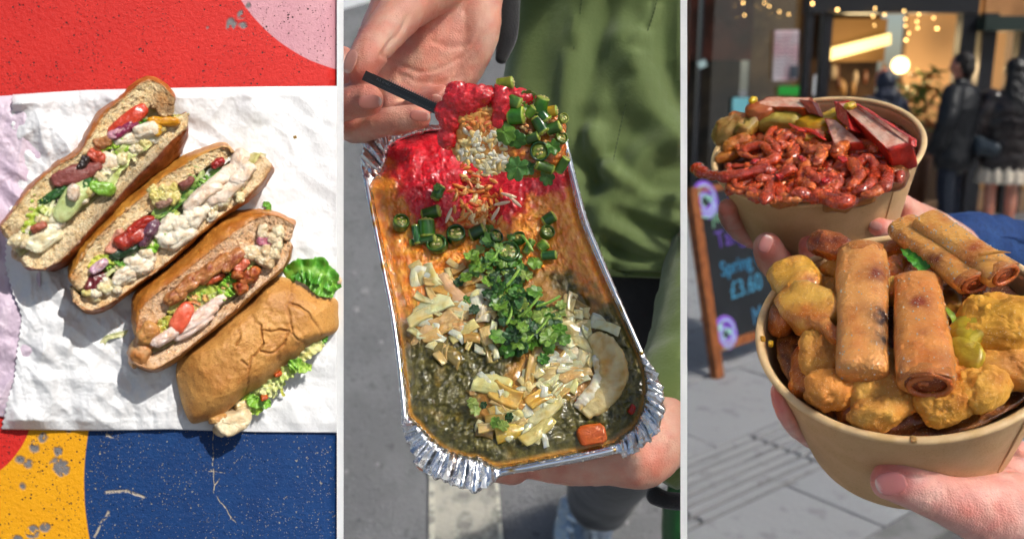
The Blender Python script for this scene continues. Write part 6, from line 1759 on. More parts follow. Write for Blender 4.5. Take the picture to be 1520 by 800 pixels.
add("foliage", merge(*gs), LG, pl, kind=None); add("orange_foliage", merge(*go), LO, pl)
add("pot", tube([wp(1360, 215, YW + .6) * np.array([1, 1, 0]) + np.array([0, 0, .0]), wp(1360, 215, YW + .6) * np.array([1, 1, 0]) + np.array([0, 0, .75])], [.16, .2], 20, ku=2, cap=.05), M_("pot_brown", '#5a3a28', .6), pl)

# ---- people in the queue: simple but whole figures, seen from behind or the side
def figure(px, dist, hgt, face, lab, top, topcol, legs, hair, skirt=None, bag=None, hood=None, puff=True, seed=1, lean=0.0):
    r = ray(px, 190); x = r[0] / r[1] * dist; base = np.array([x, dist, 0.0]); s = hgt / 1.75
    fx = np.array([math.sin(face), math.cos(face), 0]); sx = np.array([fx[1], -fx[0], 0])    # fx: facing direction; sx: its right
    Q = lambda a, b, z: base + sx * a * s + fx * b * s + np.array([0, 0, z * s])
    tb = lambda pts, K=12, fl=1.0: tube([Q(*p[:3]) for p in pts], [p[3] * s for p in pts], K, flat=fl, up=fx, ku=4, cap=.9)
    t = thing("person", lab, "person", base, None)
    bodyp = [tb([(0, 0, 1.36, .06), (0, .01, 1.48, .055), (0, .02, 1.55, .06)]), blob(Q(0, .025, 1.635), sx * .076 * s, fx * .095 * s, np.array([0, 0, .115 * s]), 14, 18),
             tb([(0, .115, 1.63, .012), (0, .125, 1.60, .016)], 8), tb([(0, 0, 1.0, .13), (0, 0, 1.2, .14), (0, 0, 1.38, .1)], 14, .8)]
    for q in (-1, 1):
        bodyp.append(tb([(q * .16, 0, 1.40, .05), (q * .22, -.01, 1.12, .042), (q * .20, .10, .92, .034), (q * .19, .14, .86, .03), (q * .185, .16, .80, .02)]))
        bodyp.append(tb([(q * .09, 0, .95, .09), (q * .10, .01, .52, .058), (q * .10, -.01, .30, .055), (q * .10, 0, .09, .036)]))
        bodyp.append(blob(Q(q * .078, .02, 1.63), sx * .012 * s, fx * .02 * s, np.array([0, 0, .03 * s]), 8, 8))
        bodyp.append(tb([(q * .185, .14, .83, .012), (q * .17, .19, .79, .010), (q * .17, .20, .74, .008)], 8))
    g = fuse(bodyp, .012, 3); g.disp(.003, 20, 2); g.col(rgb('#b98470')); add("body", g, SKIN, t)
    jp = [tb([(0, 0, .78, .23), (0, 0, 1.0, .22), (0, -.01, 1.25, .235), (0, -.01, 1.40, .18), (0, 0, 1.47, .09)], 20, .78)]
    for q in (-1, 1): jp.append(tb([(q * .18, 0, 1.38, .10), (q * .29, -.02, 1.15, .09), (q * .28, .04, .95, .075), (q * .25, .10, .85, .06)], 14))
    if hood: jp.append(tb([(-.10, -.06, 1.47, .055), (0, -.12, 1.46, .07), (.10, -.06, 1.47, .055)], 12)); jp.append(blob(Q(0, -.02, 1.60), sx * .10 * s, fx * .10 * s, np.array([0, 0, .12 * s]), 14, 18))
    g = fuse(jp, .014, 3)
    if puff: g.V += g.normals() * (np.abs(np.sin(g.V[:, 2:3] * 26 + fbm(g.V, 5, 3)[:, None] * 3.5)) ** .6 * .009 * s)
    g.disp(.016, 8, 3, seed=seed); g.col(rgb(topcol)); add("jacket", g, top, t)
    if legs:
        lp = []
        for q in (-1, 1): lp.append(tb([(q * .085, 0, .92, .105), (q * .10, .01, .52, .082), (q * .10, -.01, .30, .07), (q * .10, 0, .06, .062)], 14))
        g = fuse(lp, .014, 3); g.disp(.006, 16, 2); add("trousers", g, legs, t)
    if skirt:
        a_ = np.linspace(0, 2 * math.pi, 72, endpoint=False)
        S = [[Q(math.cos(w) * rr_ * (1 + .10 * fr * math.sin(w * 14 + z_ * 20)), math.sin(w) * rr_ * .8 * (1 + .10 * fr * math.sin(w * 14)), z_) for w in a_] for (rr_, z_, fr) in [(.15, .92, 0), (.19, .82, .3), (.20, .74, .8), (.22, .64, 1.2), (.225, .56, 1.5)]]
        add("skirt", sweep(np.array(S), 3, 1, .02), skirt, t)
    for q in (-1, 1): add("shoe", tb([(q * .10, -.07, .045, .04), (q * .10, .05, .045, .045), (q * .105, .16, .035, .035)], 12, .8), DARK, t)
    if hair == 'short':
        g = fuse([blob(Q(0, -.005, 1.665), sx * .086 * s, fx * .10 * s, np.array([0, 0, .10 * s]), 14, 18), blob(Q(0, -.05, 1.60), sx * .08 * s, fx * .06 * s, np.array([0, 0, .09 * s]), 12, 14)], .009, 2)
        # open at the face
        g.disp(.008, 40, 3); g.col(rgb('#241a14')); add("hair", g, M_("dark_hair", '#1c1512', .5), t)
    if hair == 'long':
        g = fuse([blob(Q(0, -.01, 1.66), sx * .10 * s, fx * .11 * s, np.array([0, 0, .11 * s]), 14, 18), tb([(0, -.05, 1.66, .10), (0, -.09, 1.48, .12), (.01, -.13, 1.28, .13), (.0, -.14, 1.12, .09)], 16, .5)], .012, 2)
        g.disp(.014, 26, 3); add("hair", g, M_("black_hair", '#0c0b0e', .4), t)
    if bag: bag(t, Q, tb, s)
    return t
NAVY = M_("navy_nylon", '#161d30', .45); BLKN = M_("black_nylon", '#0e1118', .5); LEA = M_("brown_leather", '#1d1517', .3, coat=.3)
JEAN = M_("dark_jeans", '#121a2a', .8, bumps=(('n', 200, .001),)); BLKT = M_("black_trousers", '#0c0e14', .8)
def bagA(t, Q, tb, s):
    g = fuse([tb([(.26, -.12, .98, .10), (.25, -.14, .78, .13), (.24, -.14, .60, .10)], 14, .7)], .014, 3); g.disp(.015, 12, 2)
    o = add("grey_tote_bag", g, M_("grey_canvas", '#8c929a', .8)); tag(o, "light grey cloth bag hanging beside the navy hooded figure", "bag")
def bagB(t, Q, tb, s):
    g = fuse([blob(Q(.02, -.20, 1.10), Q(.17, 0, 0) - Q(0, 0, 0), Q(0, .11, 0) - Q(0, 0, 0), np.array([0, 0, .26]), 14, 18, .7)], .014, 3); g.disp(.01, 12, 2)
    o = add("backpack", g, BLKN); tag(o, "black backpack on the short haired man's back", "backpack")
def bagC(t, Q, tb, s):
    g = fuse([tb([(-.30, -.04, .98, .06), (-.27, -.08, .92, .09), (-.18, -.16, .90, .07)], 14, .9)], .014, 3); g.disp(.01, 12, 2)
    o = add("shoulder_bag", g, M_("slate_leather", '#2c3640', .35)); tag(o, "dark slate shoulder bag at the long haired woman's hip", "bag")
figure(1307, 9.0, 1.66, -.3, "person in a navy hooded jacket with their back turned, behind the smaller bowl", NAVY, '#1c2742', BLKT, None, hood=True, bag=bagA, puff=False, seed=2)
figure(1420, 8.7, 1.80, -.75, "short haired man in a black jacket looking left towards the shop", BLKN, '#121722', JEAN, 'short', bag=None, puff=False, seed=3)
figure(1497, 8.6, 1.74, .1, "woman with long black hair, dark padded jacket, white frilly skirt and bare legs", LEA, '#1d1517', None, 'long', skirt=M_("white_frill", '#cfc4b4', .8), bag=bagC, seed=4)

# ---- chalkboard A-frame
BL, BR = ground(1060, 562), ground(1200, 512)
sw = BR - BL; SWn = nrm(sw); backd = nrm(np.cross(np.array([0, 0, 1.]), SWn)); backd = backd if backd[1] > 0 else -backd
TLp = P(1020, 279, 4.62); TLp = BL + (TLp - BL)
upd = TLp - BL
sb = thing("chalkboard_sign", "wooden framed A-board chalkboard with purple and blue chalk writing, standing on the pavement", "sign", BL)
sn = nrm(np.cross(SWn, nrm(upd))); sn = sn if sn[1] < 0 else -sn
OAK = M_("orange_wood", '#96562a', .5, bumps=(('n', 90, .001),), var=((20, rgb('#6e3a18'), .45, .6, .7),))
CHK = M_("chalkboard", '#12161c', .75, var=((4, rgb('#20262e'), .45, .65, .7),))
def sp(a, b, n=0.0): return BL + sw * a + upd * b + sn * n
def sbox(a0, a1, b0, b1, n0, n1):
    T = [sp(a0, b0, n1), sp(a1, b0, n1), sp(a1, b1, n1), sp(a0, b1, n1), sp(a0, b0, n0), sp(a1, b0, n0), sp(a1, b1, n0), sp(a0, b1, n0)]
    g = Geo(np.array(T), [np.array([[0, 1, 2, 3], [4, 7, 6, 5], [0, 4, 5, 1], [1, 5, 6, 2], [2, 6, 7, 3], [3, 7, 4, 0]])]); g.flat = True; return g
add("board", sbox(.06, .95, .16, .98, -.01, .01), CHK, sb)
add("leg", sbox(-.005, .062, 0, 1.0, -.02, .025), OAK, sb); add("leg", sbox(.94, 1.0, 0, 1.0, -.02, .025), OAK, sb)
add("rail", sbox(.062, .94, .135, .18, -.018, .022), OAK, sb); add("rail", sbox(.062, .94, .965, 1.0, -.018, .022), OAK, sb)
for a_ in (.02, .95):
    add("rear_leg", tube([sp(a_, .98, -.03), BL + sw * a_ + backd * .75], .02, 8, ku=1), OAK, sb)
def chalk(txt, a, b, size, col, rot=0.05, em=.0):
    ux = nrm(SWn + nrm(upd) * rot); uy = nrm(nrm(upd) - SWn * rot)
    add("chalk_lettering", text(txt, size, sp(a, b, .0135), ux, uy, .002), M_("chalk_" + col, rgb('#' + col) * .6, .9), sb)
chalk("jerk", .16, .80, .12, '8fc8a4'); chalk("Tangy", .17, .665, .135, '7a5ac8'); chalk("Spring U", .18, .515, .115, '4aa4d8'); chalk("£3.60", .24, .385, .135, '58b0dc'); chalk("Meal", .42, .215, .14, '5a9cc8')
for (a_, b_, r_) in [(.12, .92, .11), (.14, .215, .10), (.42, .93, .06)]:
    for q in range(9):
        an = q * .7; r1 = r_ * (.3 + .08 * q)
        pts = [sp(a_, b_, .014) + SWn * math.cos(an + w) * r1 + nrm(upd) * math.sin(an + w) * r1 for w in np.linspace(0, 4.5, 9)]
        add("chalk_flower_stroke", tube(pts, .009, 6, ku=2), M_("chalk_8a5fd0", '#8a5fd0', .9) if q % 3 else M_("chalk_9fd8c8", '#9fd8c8', .9), sb)

# ================================================================== kraft bowls
KRAFT = mat("kraft_card", col=rgb('#d2aa7a'), rough=.6, bumps=(('n', 900, .0002), ('n', 90, .0006)), var=((900, rgb('#b88a58'), .55, .65, .6), (60, rgb('#dcb688'), .4, .65, .6)))
KRIM = mat("kraft_rim", col=rgb('#ecc894'), rough=.42, coat=.3, croug=.25, bumps=(('n', 200, .0003),), var=((90, rgb('#dcb070'), .5, .65, .6),))
class Bowl:
    def __init__(s, px, py, d, rpx, e, roll, h, rb, lab, hold):
        v = nrm(ray(px, py)); w = nrm(UPV - v * np.dot(UPV, v)); u = np.cross(v, w)
        w = w * math.cos(roll) + u * math.sin(roll)
        s.a = w * math.cos(e) - v * math.sin(e); s.C = P(px, py, d); s.r = rpx * d / FPX
        s.fr = Frame(px, py, d, s.a, d / FPX); s.u = nrm(np.cross(w, s.a)) if False else s.fr.u; s.w = np.cross(s.a, s.u); s.h = h; s.rb = rb * s.r
        s.t = thing("kraft_bowl", lab, "bowl", s.C - s.a * h, "kraft paper bowls")
        prof = [(s.rb * .02, -h + .004), (s.rb * .9, -h + .004), (s.rb * .965, -h + .004), (s.rb * .97, -h), (s.rb, -h), (s.rb * 1.02, -h + .004), (s.rb + (s.r - s.rb) * .5, -h * .5), (s.r * .985, -.006), (s.r * .985, -.002),
                (s.r * .968, -.002), (s.r * .965, -.006), (s.rb + (s.r - s.rb) * .5 - .0012, -h * .5), (s.rb * .98, -h + .008), (s.rb * .02, -h + .008)]
        a_ = np.linspace(0, 2 * math.pi, 129)
        G = np.array([[s.C + (s.u * math.cos(q) + s.w * math.sin(q)) * r_ + s.a * z for q in a_] for (r_, z) in prof])
        Gm = G.reshape(-1, 3); M__, K__ = G.shape[:2]; idx = np.arange(M__ * K__).reshape(M__, K__)
        f = np.stack([idx[:-1, :-1], idx[1:, :-1], idx[1:, 1:], idx[:-1, 1:]], -1).reshape(-1, 4)
        g = Geo(Gm, [f]); add("cup", g, KRAFT, s.t)
        pr = np.array([s.C + (s.u * math.cos(q) + s.w * math.sin(q)) * s.r for q in a_[:-1]])
        S = []
        for q, p in zip(a_[:-1], pr):
            o = nrm(p - s.C); S.append([p + (o * math.cos(k_) * 1.15 + s.a * math.sin(k_) * .9) * .0024 for k_ in np.linspace(0, 2 * math.pi, 10, endpoint=False)])
        add("rolled_rim", sweep(np.array(S), 1, 1, closed_u=True), KRIM, s.t)
        # overlap seam of the card
        q = -1.05; n_ = 12
        pts = [s.C + (s.u * math.cos(q) + s.w * math.sin(q)) * (s.rb + (s.r - s.rb) * (1 - z / h) + .0004) - s.a * z for z in np.linspace(.006, h - .004, n_)]
        add("side_seam", tube(pts, .0007, 6, ku=1), KRAFT, s.t)
    def surf(s, h, col1, col2, M, name, lab, cat, kind=None, seed=0, amp=5):
        R_ = np.linspace(.01, .93, 50); a_ = np.linspace(0, 2 * math.pi, 121)
        pts = np.array([[s.C + (s.u * math.cos(q) + s.w * math.sin(q)) * s.r * r_ * (1 - .05 * (h < -20)) + s.a * s.fr.k * (h + 8 * (1 - r_ ** 2)) for q in a_] for r_ in R_])
        g = sheet(pts, .003); g.disp(amp * s.fr.k, 110, 4, seed=seed, gain=.6)
        t = sstep(-.3, .4, fbm(g.V, 120, 3))[:, None]; g.col(rgb(col1) * (1 - t) + rgb(col2) * t)
        return add(name, g, M, None, lab, cat, None, kind)
FB = Bowl(1341, 487, .56, 207, math.radians(45.6), math.radians(-1), .103, .74, "large near kraft bowl piled with spring rolls and battered chunks", None)
BB = Bowl(1209, 220, .78, 147, math.radians(31), math.radians(-5), .085, .74, "smaller looking kraft bowl behind, heaped with glossy red shredded beef and sliced pork", None)
FRY = mat("fried_pastry", rough=.34, sss=.12, sssr=(1, .5, .2), sssd=.002, coat=.65, croug=.16, bumps=(('n', 230, .0012), ('n', 900, .0004), ('v', 420, .0005)),
          var=((90, (-.88, -.66, -.5), .52, .66, .6), (30, (-.95, -.8, -.66), .50, .68, .6), (1300, (3.0, 2.5, 2.0) if False else (1.0, .86, .62), .665, .69, .8)))
BATTER = mat("battered_crumb", rough=.62, spec=.3, sss=.15, sssr=(1, .7, .2), sssd=.002, coat=.05, croug=.3, bumps=(('n', 330, .0010), ('n', 900, .0003)),
             var=((60, (-.92, -.70, -.48), .52, .68, .7), (1400, (1.0, .88, .60), .65, .68, .7)))
GLAZE = mat("sticky_glaze", rough=.2, sss=.04, sssr=(1, .4, .2), sssd=.001, coat=1.0, croug=.06, bumps=(('n', 380, .0010), ('v', 600, .0005), ('n', 1200, .0003)),
            var=((120, (-.80, -.52, -.38), .48, .62, .8), (340, (.62, .05, .02), .62, .70, .4)), rvar=(400, .1, .35))
FB.surf(-24, '#5a2c0e', '#9a5a1c', FRY, "fried_filling", "dark brown fried pieces filling the bottom of the near bowl", "food", 'stuff', 3)
BB.surf(-20, '#7a2410', '#a8401c', GLAZE, "saucy_filling", "dark red saucy bed under the shredded beef", "food", 'stuff', 5, 6)

# ---- spring rolls
def roll(fr, x0, y0, h0, x1, y1, h1, w, lab, open0=False, open1=True, burn=None, flat=.68, col='#d88438', seed=0, bend=(0, 0)):
    A_, B_ = fr.at(x0, y0, h0), fr.at(x1, y1, h1); ax = nrm(B_ - A_); L_ = np.linalg.norm(B_ - A_); k = fr.k
    t = thing("spring_roll", lab, "spring roll", (A_ + B_) / 2, "spring rolls in the near bowl")
    up = nrm(fr.n - ax * np.dot(fr.n, ax)); sd_ = np.cross(ax, up); r = w / 2 * k
    n_ = 14; S = []
    a_ = np.linspace(0, 2 * math.pi, 28, endpoint=False)
    for i in range(n_):
        s_ = i / (n_ - 1)
        rr_ = r * (1 + .06 * math.sin(s_ * 5 + seed)) * (1.0 if 0.06 < s_ < .94 else .97)
        cx = A_ + ax * L_ * s_ + sd_ * r * bend[0] * math.sin(s_ * 3.14) + up * r * bend[1] * math.sin(s_ * 3.14)
        # outer wrapper edge: a step where the last turn is glued down
        rad = rr_ * (1 + .045 * np.mod((a_ - 1.0 - s_ * .5) / (2 * math.pi), 1))
        sq = .82
        ca, sa = np.sign(np.cos(a_)) * np.abs(np.cos(a_)) ** sq, np.sign(np.sin(a_)) * np.abs(np.sin(a_)) ** sq
        S.append(cx + (ca * rad)[:, None] * sd_ + (sa * rad * flat)[:, None] * up)
    g = sweep(np.array(S), 5, 3, .12 if open1 else .3)
    g.disp(.045 * r, .8 / r, 3, seed=seed); g.disp(.035 * r, 2.6 / r, 3, seed=seed)
    nz = fbm(g.V + seed, 55, 4, .6)[:, None]; nz2 = fbm(g.V + seed + 9, 28, 2)[:, None]
    C = rgb(col) * (1 - sstep(-.1, .6, nz)) + rgb('#d27a2c') * sstep(-.1, .6, nz)
    C = C * (1 - .55 * sstep(.12, .45, nz2)) + rgb('#a04a18') * .55 * sstep(.12, .45, nz2)
    if burn is not None:
        for (bx_, by_, br, bc) in burn:
            q = fr.at(bx_, by_, (h0 + h1) / 2 + w * .25); d_ = np.linalg.norm(g.V - q, axis=1) / (br * k)
            w_ = np.clip(np.exp(-d_ ** 2) * (1.1 + 1.2 * fbm(g.V, 160, 3)), 0, 1)[:, None]; C = C * (1 - w_) + rgb(bc) * w_
    g.col(C); add("wrapper", g, FRY, t)
    for (opn, E, sg) in ((open0, A_, -1), (open1, B_, 1)):
        if not opn: continue
        # spiral of pastry at the open end
        pts = []; rads = []
        for q in np.linspace(0, 4.2 * math.pi, 44):
            rr_ = r * (.94 - .80 * q / (4.2 * math.pi))
            pts.append(E + ax * sg * (r * .10 + r * .10 * math.sin(q * .5)) + sd_ * math.cos(q + 1) * rr_ + up * math.sin(q + 1) * rr_ * flat); rads.append(r * .115)
        s = tube(pts, rads, 8, ku=2, cap=.8); s.disp(.03 * r, 2 / r, 2, seed=seed); s.col(rgb('#cf6e2c') * np.ones((len(s.V), 1))); add("rolled_end", s, FRY, t)
        s = blob(E + ax * sg * r * .02, sd_ * r * .86, up * r * .86 * flat, ax * r * .16, 10, 20); s.disp(.05 * r, 1.5 / r, 2); s.col(rgb('#8a3c14')); add("filling", s, FRY, t)
    N__ = g.normals(); cand = np.where((N__ @ -FWD) > .2)[0]; cry = []
    for q_ in np.random.RandomState(int(seed * 7) + 1).choice(cand, 70):
        p_ = g.V[q_] + N__[q_] * .25 * k; s9 = rnd.uniform(.5, 1.1) * k
        cry.append(box(p_, fr.u * s9, (fr.v * .8 + fr.n * .3) * s9, fr.n * s9 * .7))
    add("salt_crystals", merge(*cry), mat("salt", col=(.85, .8, .7), rough=.15, trans=.4), t, kind='stuff')
    # loose pastry flap
    fl = []
    e_ = B_ if open1 else A_; sg = 1 if open1 else -1
    q = np.linspace(-.9, 1.2, 12); z_ = np.linspace(0, 1, 6)
    G = np.array([[e_ + ax * sg * (-.35 + .55 * zz) * r + (sd_ * math.sin(qq) + up * math.cos(qq) * flat) * r * (1.04 + .05 * zz + .03 * math.sin(qq * 5)) for qq in q] for zz in z_])
    s = sheet(G, .0008); s.disp(.04 * r, 1.4 / r, 3); s.col(rgb('#c87a34')); add("end_flap", s, FRY, t)
    return t
fr = FB.fr
roll(fr, 1280, 380, 40, 1280, 553, 44, 71, "tall front-left spring roll with a dark burnt patch along its right side", open1=False, burn=[(1316, 470, 22, '#2c0c08'), (1318, 500, 20, '#240a08'), (1300, 410, 16, '#8a3418')], col='#eca458', seed=1)
roll(fr, 1362, 418, 38, 1375, 568, 50, 69, "front-centre spring roll whose open end faces down the bowl", burn=[(1365, 450, 16, '#9a3a18'), (1372, 500, 10, '#a8461c')], col='#ec9c4e', seed=4)
roll(fr, 1340, 335, 44, 1444, 420, 58, 50, "upper spring roll, left one of the crossed pair at the bowl's back", burn=[(1390, 385, 12, '#7e3414')], col='#eba650', seed=7)
roll(fr, 1374, 328, 62, 1488, 408, 66, 50, "upper spring roll, right one of the crossed pair at the bowl's back", burn=[(1440, 370, 14, '#b05424')], col='#f0ae54', seed=9)
# pastry wisp
g = tube([fr.at(1455, 378, 92), fr.at(1480, 374, 96), fr.at(1500, 375, 96)], [3 * fr.k, 2.4 * fr.k, .6 * fr.k], 8); g.col(rgb('#e2a24a')); add("pastry_wisp", g, FRY, None, "thin crisp pastry wisp sticking out of the rightmost spring roll", "pastry")
def bc(x, y, a_, L_, W_, T_, h, col, name, lab, cat, M=BATTER, amp=.13, sq=.72, c2=None, F_=None, **k):
    cc = rgb(col); k2 = rgb(c2) if c2 else cc * np.array([.8, .5, .3])
    if M is BATTER:
        cc = cc * .84 + rgb('#e8c080') * .16; k2 = rgb('#c8823a') if not c2 else rgb(c2) * .7 + rgb('#c88a48') * .3
    g = chunk(F_ or fr, x, y, a_, L_ * 1.06, W_ * 1.06, T_, h + (7 if F_ is None else 0), cc, M, name, None, amp=amp, sq=sq, c2=k2, **k)
    return tag(g, lab, cat)
bc(1232, 366, -55, 62, 40, 34, 26, '#b45e18', "potato_wedge", "dark browned potato wedge standing at the back left of the near bowl", "potato", FRY, c2='#7a2c0a')
bc(1186, 415, -70, 80, 62, 44, 10, '#efb444', "wonton", "twisted golden wonton at the left of the near bowl, upper half", "wonton", FRY, c2='#c06a20')
bc(1206, 462, -62, 100, 62, 44, 12, '#ecb44c', "wonton", "puffed yellow wonton skin hanging left of the tall spring roll", "wonton", FRY, c2='#c8701e')
bc(1222, 486, -68, 70, 22, 22, 28, '#d88c3c', "wonton_fold", "narrow folded wonton edge beside the tall spring roll", "wonton", FRY)
bc(1166, 470, 20, 54, 46, 40, -8, '#c46c1c', "potato_wedge", "round dark potato end against the bowl's left wall", "potato", FRY, c2='#7a340e')
bc(1190, 550, 72, 96, 38, 36, -24, '#cf7c1c', "potato_wedge", "long orange potato wedge low at the bowl's left", "potato", FRY, c2='#a84e12')
bc(1224, 528, 60, 62, 62, 46, 2, '#eaa640', "battered_chunk", "battered chunk below the puffed wonton", "fried chunk")
bc(1240, 580, 10, 72, 54, 48, 2, '#ee9430', "battered_chunk", "orange battered chunk at the front left of the near bowl", "fried chunk")
bc(1300, 568, 80, 90, 66, 50, -2, '#eaaa44', "battered_chunk", "pale golden chunk between the two front spring rolls", "fried chunk")
bc(1312, 606, 20, 80, 44, 40, -2, '#eaa640', "battered_chunk", "flat golden chunk touching the near rim under the spring rolls", "fried chunk")
bc(1405, 598, 20, 62, 50, 44, 6, '#f2a834', "battered_chunk", "yellow battered chunk at the near rim right of the centre spring roll", "fried chunk", c2='#c07a1c')
bc(1458, 574, 35, 72, 52, 46, 10, '#f4b03a', "battered_chunk", "bright golden chunk at the near right of the bowl", "fried chunk", c2='#cc821c')
bc(1424, 562, -20, 50, 40, 36, 14, '#ee9c30', "battered_chunk", "small orange chunk between the two near right golden chunks", "fried chunk", c2='#b8601c')
bc(1472, 486, 62, 76, 72, 40, 26, '#f6b22a', "battered_chunk", "large yellow triangular battered chunk at the bowl's right", "fried chunk", c2='#d8901e', sq=.45)
bc(1490, 470, -30, 70, 60, 50, 22, '#f4ac2c', "battered_chunk", "yellow chunk wedged at the bowl's right wall behind the triangular one", "fried chunk", c2='#c8801c')
bc(1488, 548, -15, 84, 50, 48, 8, '#f0a834', "battered_chunk", "smooth golden chunk against the right wall near the rim", "fried chunk")
bc(1432, 500, 30, 60, 46, 40, 26, '#c9b024', "saucy_pepper", "shiny yellow-green pepper piece in the middle right of the bowl", "pepper", WET, c2='#a88a14')
bc(1428, 530, -50, 58, 44, 38, 22, '#cdb228', "saucy_pepper", "glossy yellow pepper piece under the greener one", "pepper", WET, c2='#b09018')
bc(1408, 455, 80, 76, 36, 30, 8, '#a8741c', "saucy_pepper", "brown glazed pepper strip behind the centre spring roll", "pepper", WET, c2='#6a3c0c')
bc(1436, 448, 40, 60, 44, 26, 6, '#9a5e20', "noodle_clump", "brown noodle clump under the crossed spring rolls", "noodles", GLAZE, amp=.3)
bc(1328, 400, 20, 46, 40, 34, 14, '#cc7c28', "battered_chunk", "small orange chunk behind the two front spring rolls", "fried chunk", GLAZE)
bc(1332, 432, 60, 40, 36, 30, 20, '#cf9c34', "battered_chunk", "small yellow chunk tucked between the two front spring rolls", "fried chunk")
bc(1322, 370, 0, 50, 26, 24, 2, '#cf8a28', "potato_wedge", "potato wedge at the back wall behind the tall spring roll", "potato", FRY)
bc(1255, 400, 20, 50, 50, 34, 0, '#c88a2c', "battered_chunk", "chunk hidden behind the tall spring roll's top left", "fried chunk")
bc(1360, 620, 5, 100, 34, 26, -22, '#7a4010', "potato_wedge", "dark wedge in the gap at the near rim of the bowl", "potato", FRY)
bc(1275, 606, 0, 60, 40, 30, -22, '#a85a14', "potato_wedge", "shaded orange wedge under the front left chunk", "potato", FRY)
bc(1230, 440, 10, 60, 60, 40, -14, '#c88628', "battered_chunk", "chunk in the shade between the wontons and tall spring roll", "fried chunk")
o = ribbon(fr, [(1345, 370, 50), (1358, 384, 54), (1374, 402, 50)], 26, 0, rgb('#3f8a20'), LEAF, "herb_leaf", None, ruffle=.15); tag(o, "fresh green leaf between the centre and crossed spring rolls", "leaf")
o = ribbon(fr, [(1396, 452, 40), (1410, 464, 52), (1418, 480, 44), (1412, 492, 40)], 7, 0, rgb('#9ab83c'), LEAF, "spring_onion_strand", None, ruffle=.2); tag(o, "thin curling spring onion strand beside the centre spring roll", "spring onion")
# drips on the rim
for (x, y, c_, lab) in [(1356, 652, '#d8b070', "dried sauce drip on the near rim's outside"), (1133, 503, '#d8a020', "yellow sauce drop on the bowl's left rim"), (1144, 510, '#e0b020', "yellow sauce drop on the inner left wall")]:
    o = chunk(fr, x, y, 80, 9, 6, 5, 5, rgb(c_), WET, "sauce_drip", None, amp=.1); tag(o, lab, "sauce drip")
# sugar and salt crystals on the fried food
# ---- shredded beef in the far bowl
fb = BB.fr
def strand(pts, r, col, lab, cat="beef", flat=.75, name="beef_strip", seed=0, grp="glossy shredded beef strips", M=GLAZE):
    n_ = len(pts); path = [fb.at(*p) for p in pts]; path = catmull(np.array(path), 5, False)
    rad = np.array([r * fb.k * (1 + .14 * math.sin(i * .7 + seed) + .08 * math.sin(i * 1.9 + seed)) for i in range(len(path))]); rad[0] *= .6; rad[-1] *= .55
    g = tube(path, rad, 14, flat=flat, up=fb.n, ku=2, cap=.9)
    g.disp(.22 * r * fb.k, .5 / (r * fb.k), 3, seed=seed); g.disp(.12 * r * fb.k, 2.0 / (r * fb.k), 2, seed=seed)
    t = sstep(-.3, .4, fbm(g.V + seed, 90, 3))[:, None]; g.col(rgb(col) * (1 - t) + rgb('#b03c14') * t)
    o = add(name, g, M); tag(o, lab, cat, grp); return o
strand([(1032, 248, 16), (1046, 258, 20), (1075, 262, 26), (1105, 258, 28), (1135, 252, 26), (1150, 258, 20)], 10, '#c2371c', "long red beef strip hanging out over the bowl's left rim", grp=None)
def hw(p): return ('left' if p[0] < 1160 else 'right' if p[0] > 1250 else 'centre') + (' and back' if p[1] < 232 else ' and front' if p[1] > 265 else ' and middle')
rr = random.Random(21)
hand = [([(1100, 225), (1130, 215), (1150, 235), (1120, 245)], 11), ([(1150, 215), (1170, 200), (1185, 215), (1175, 235)], 11), ([(1125, 265), (1150, 270), (1160, 295)], 10), ([(1135, 300), (1148, 270), (1165, 255), (1180, 252)], 11),
        ([(1165, 265), (1175, 240), (1195, 245), (1190, 270), (1205, 278)], 11), ([(1178, 288), (1210, 290), (1245, 300), (1262, 295)], 15), ([(1200, 270), (1225, 262), (1245, 270), (1235, 285)], 10), ([(1240, 250), (1262, 240), (1275, 262), (1260, 280)], 11),
        ([(1270, 245), (1290, 235), (1300, 255), (1290, 275), (1270, 285)], 10), ([(1240, 225), (1262, 212), (1290, 215), (1300, 225)], 12), ([(1300, 250), (1318, 255), (1312, 278), (1295, 285)], 10), ([(1195, 225), (1225, 222), (1250, 232)], 11),
        ([(1110, 280), (1130, 290), (1150, 300)], 9), ([(1150, 190), (1140, 205), (1155, 225)], 9), ([(1205, 210), (1220, 225), (1210, 245)], 10), ([(1215, 245), (1200, 255), (1215, 270)], 10), ([(1280, 290), (1300, 285), (1315, 270)], 9)]
for i, (pts, r) in enumerate(hand):
    strand([(x, y, 22 + rr.uniform(-4, 10)) for x, y in pts], r * .8, rr.choice(['#ea6424', '#e05420', '#f07c34', '#d4481a']), "glossy beef strip on top of the heap, " + hw(pts[0]) + " to " + hw(pts[-1]), seed=rr.uniform(0, 20))
for i in range(85):
    q = rr.uniform(0, 6.28); u_ = math.sqrt(rr.random()) * .84
    x, y = 1205 + 128 * u_ * math.cos(q), 240 + 62 * u_ * math.sin(q)
    if y < 205 and x > 1150: continue
    pts = []; dr = rr.uniform(0, 6.28); h = rr.uniform(2, 18)
    for k_ in range(9):
        pts.append((x, y, h + i * .12 + rr.uniform(-2, 2))); dr += rr.uniform(-.25, 1.0) * (1 if i % 2 else -1); x += 12 * math.cos(dr); y += 7.5 * math.sin(dr)
        x = min(max(x, 1082), 1335); y = min(max(y, 196), 296)
    strand(pts, rr.uniform(4.4, 6.6), rr.choice(['#ea6424', '#e05420', '#f07c34', '#d4481a', '#c44018', '#f28c44']), "curled beef strip from " + hw(pts[0]) + " to " + hw(pts[-1]), seed=rr.uniform(0, 20), grp="glossy beef strips lower in the heap")
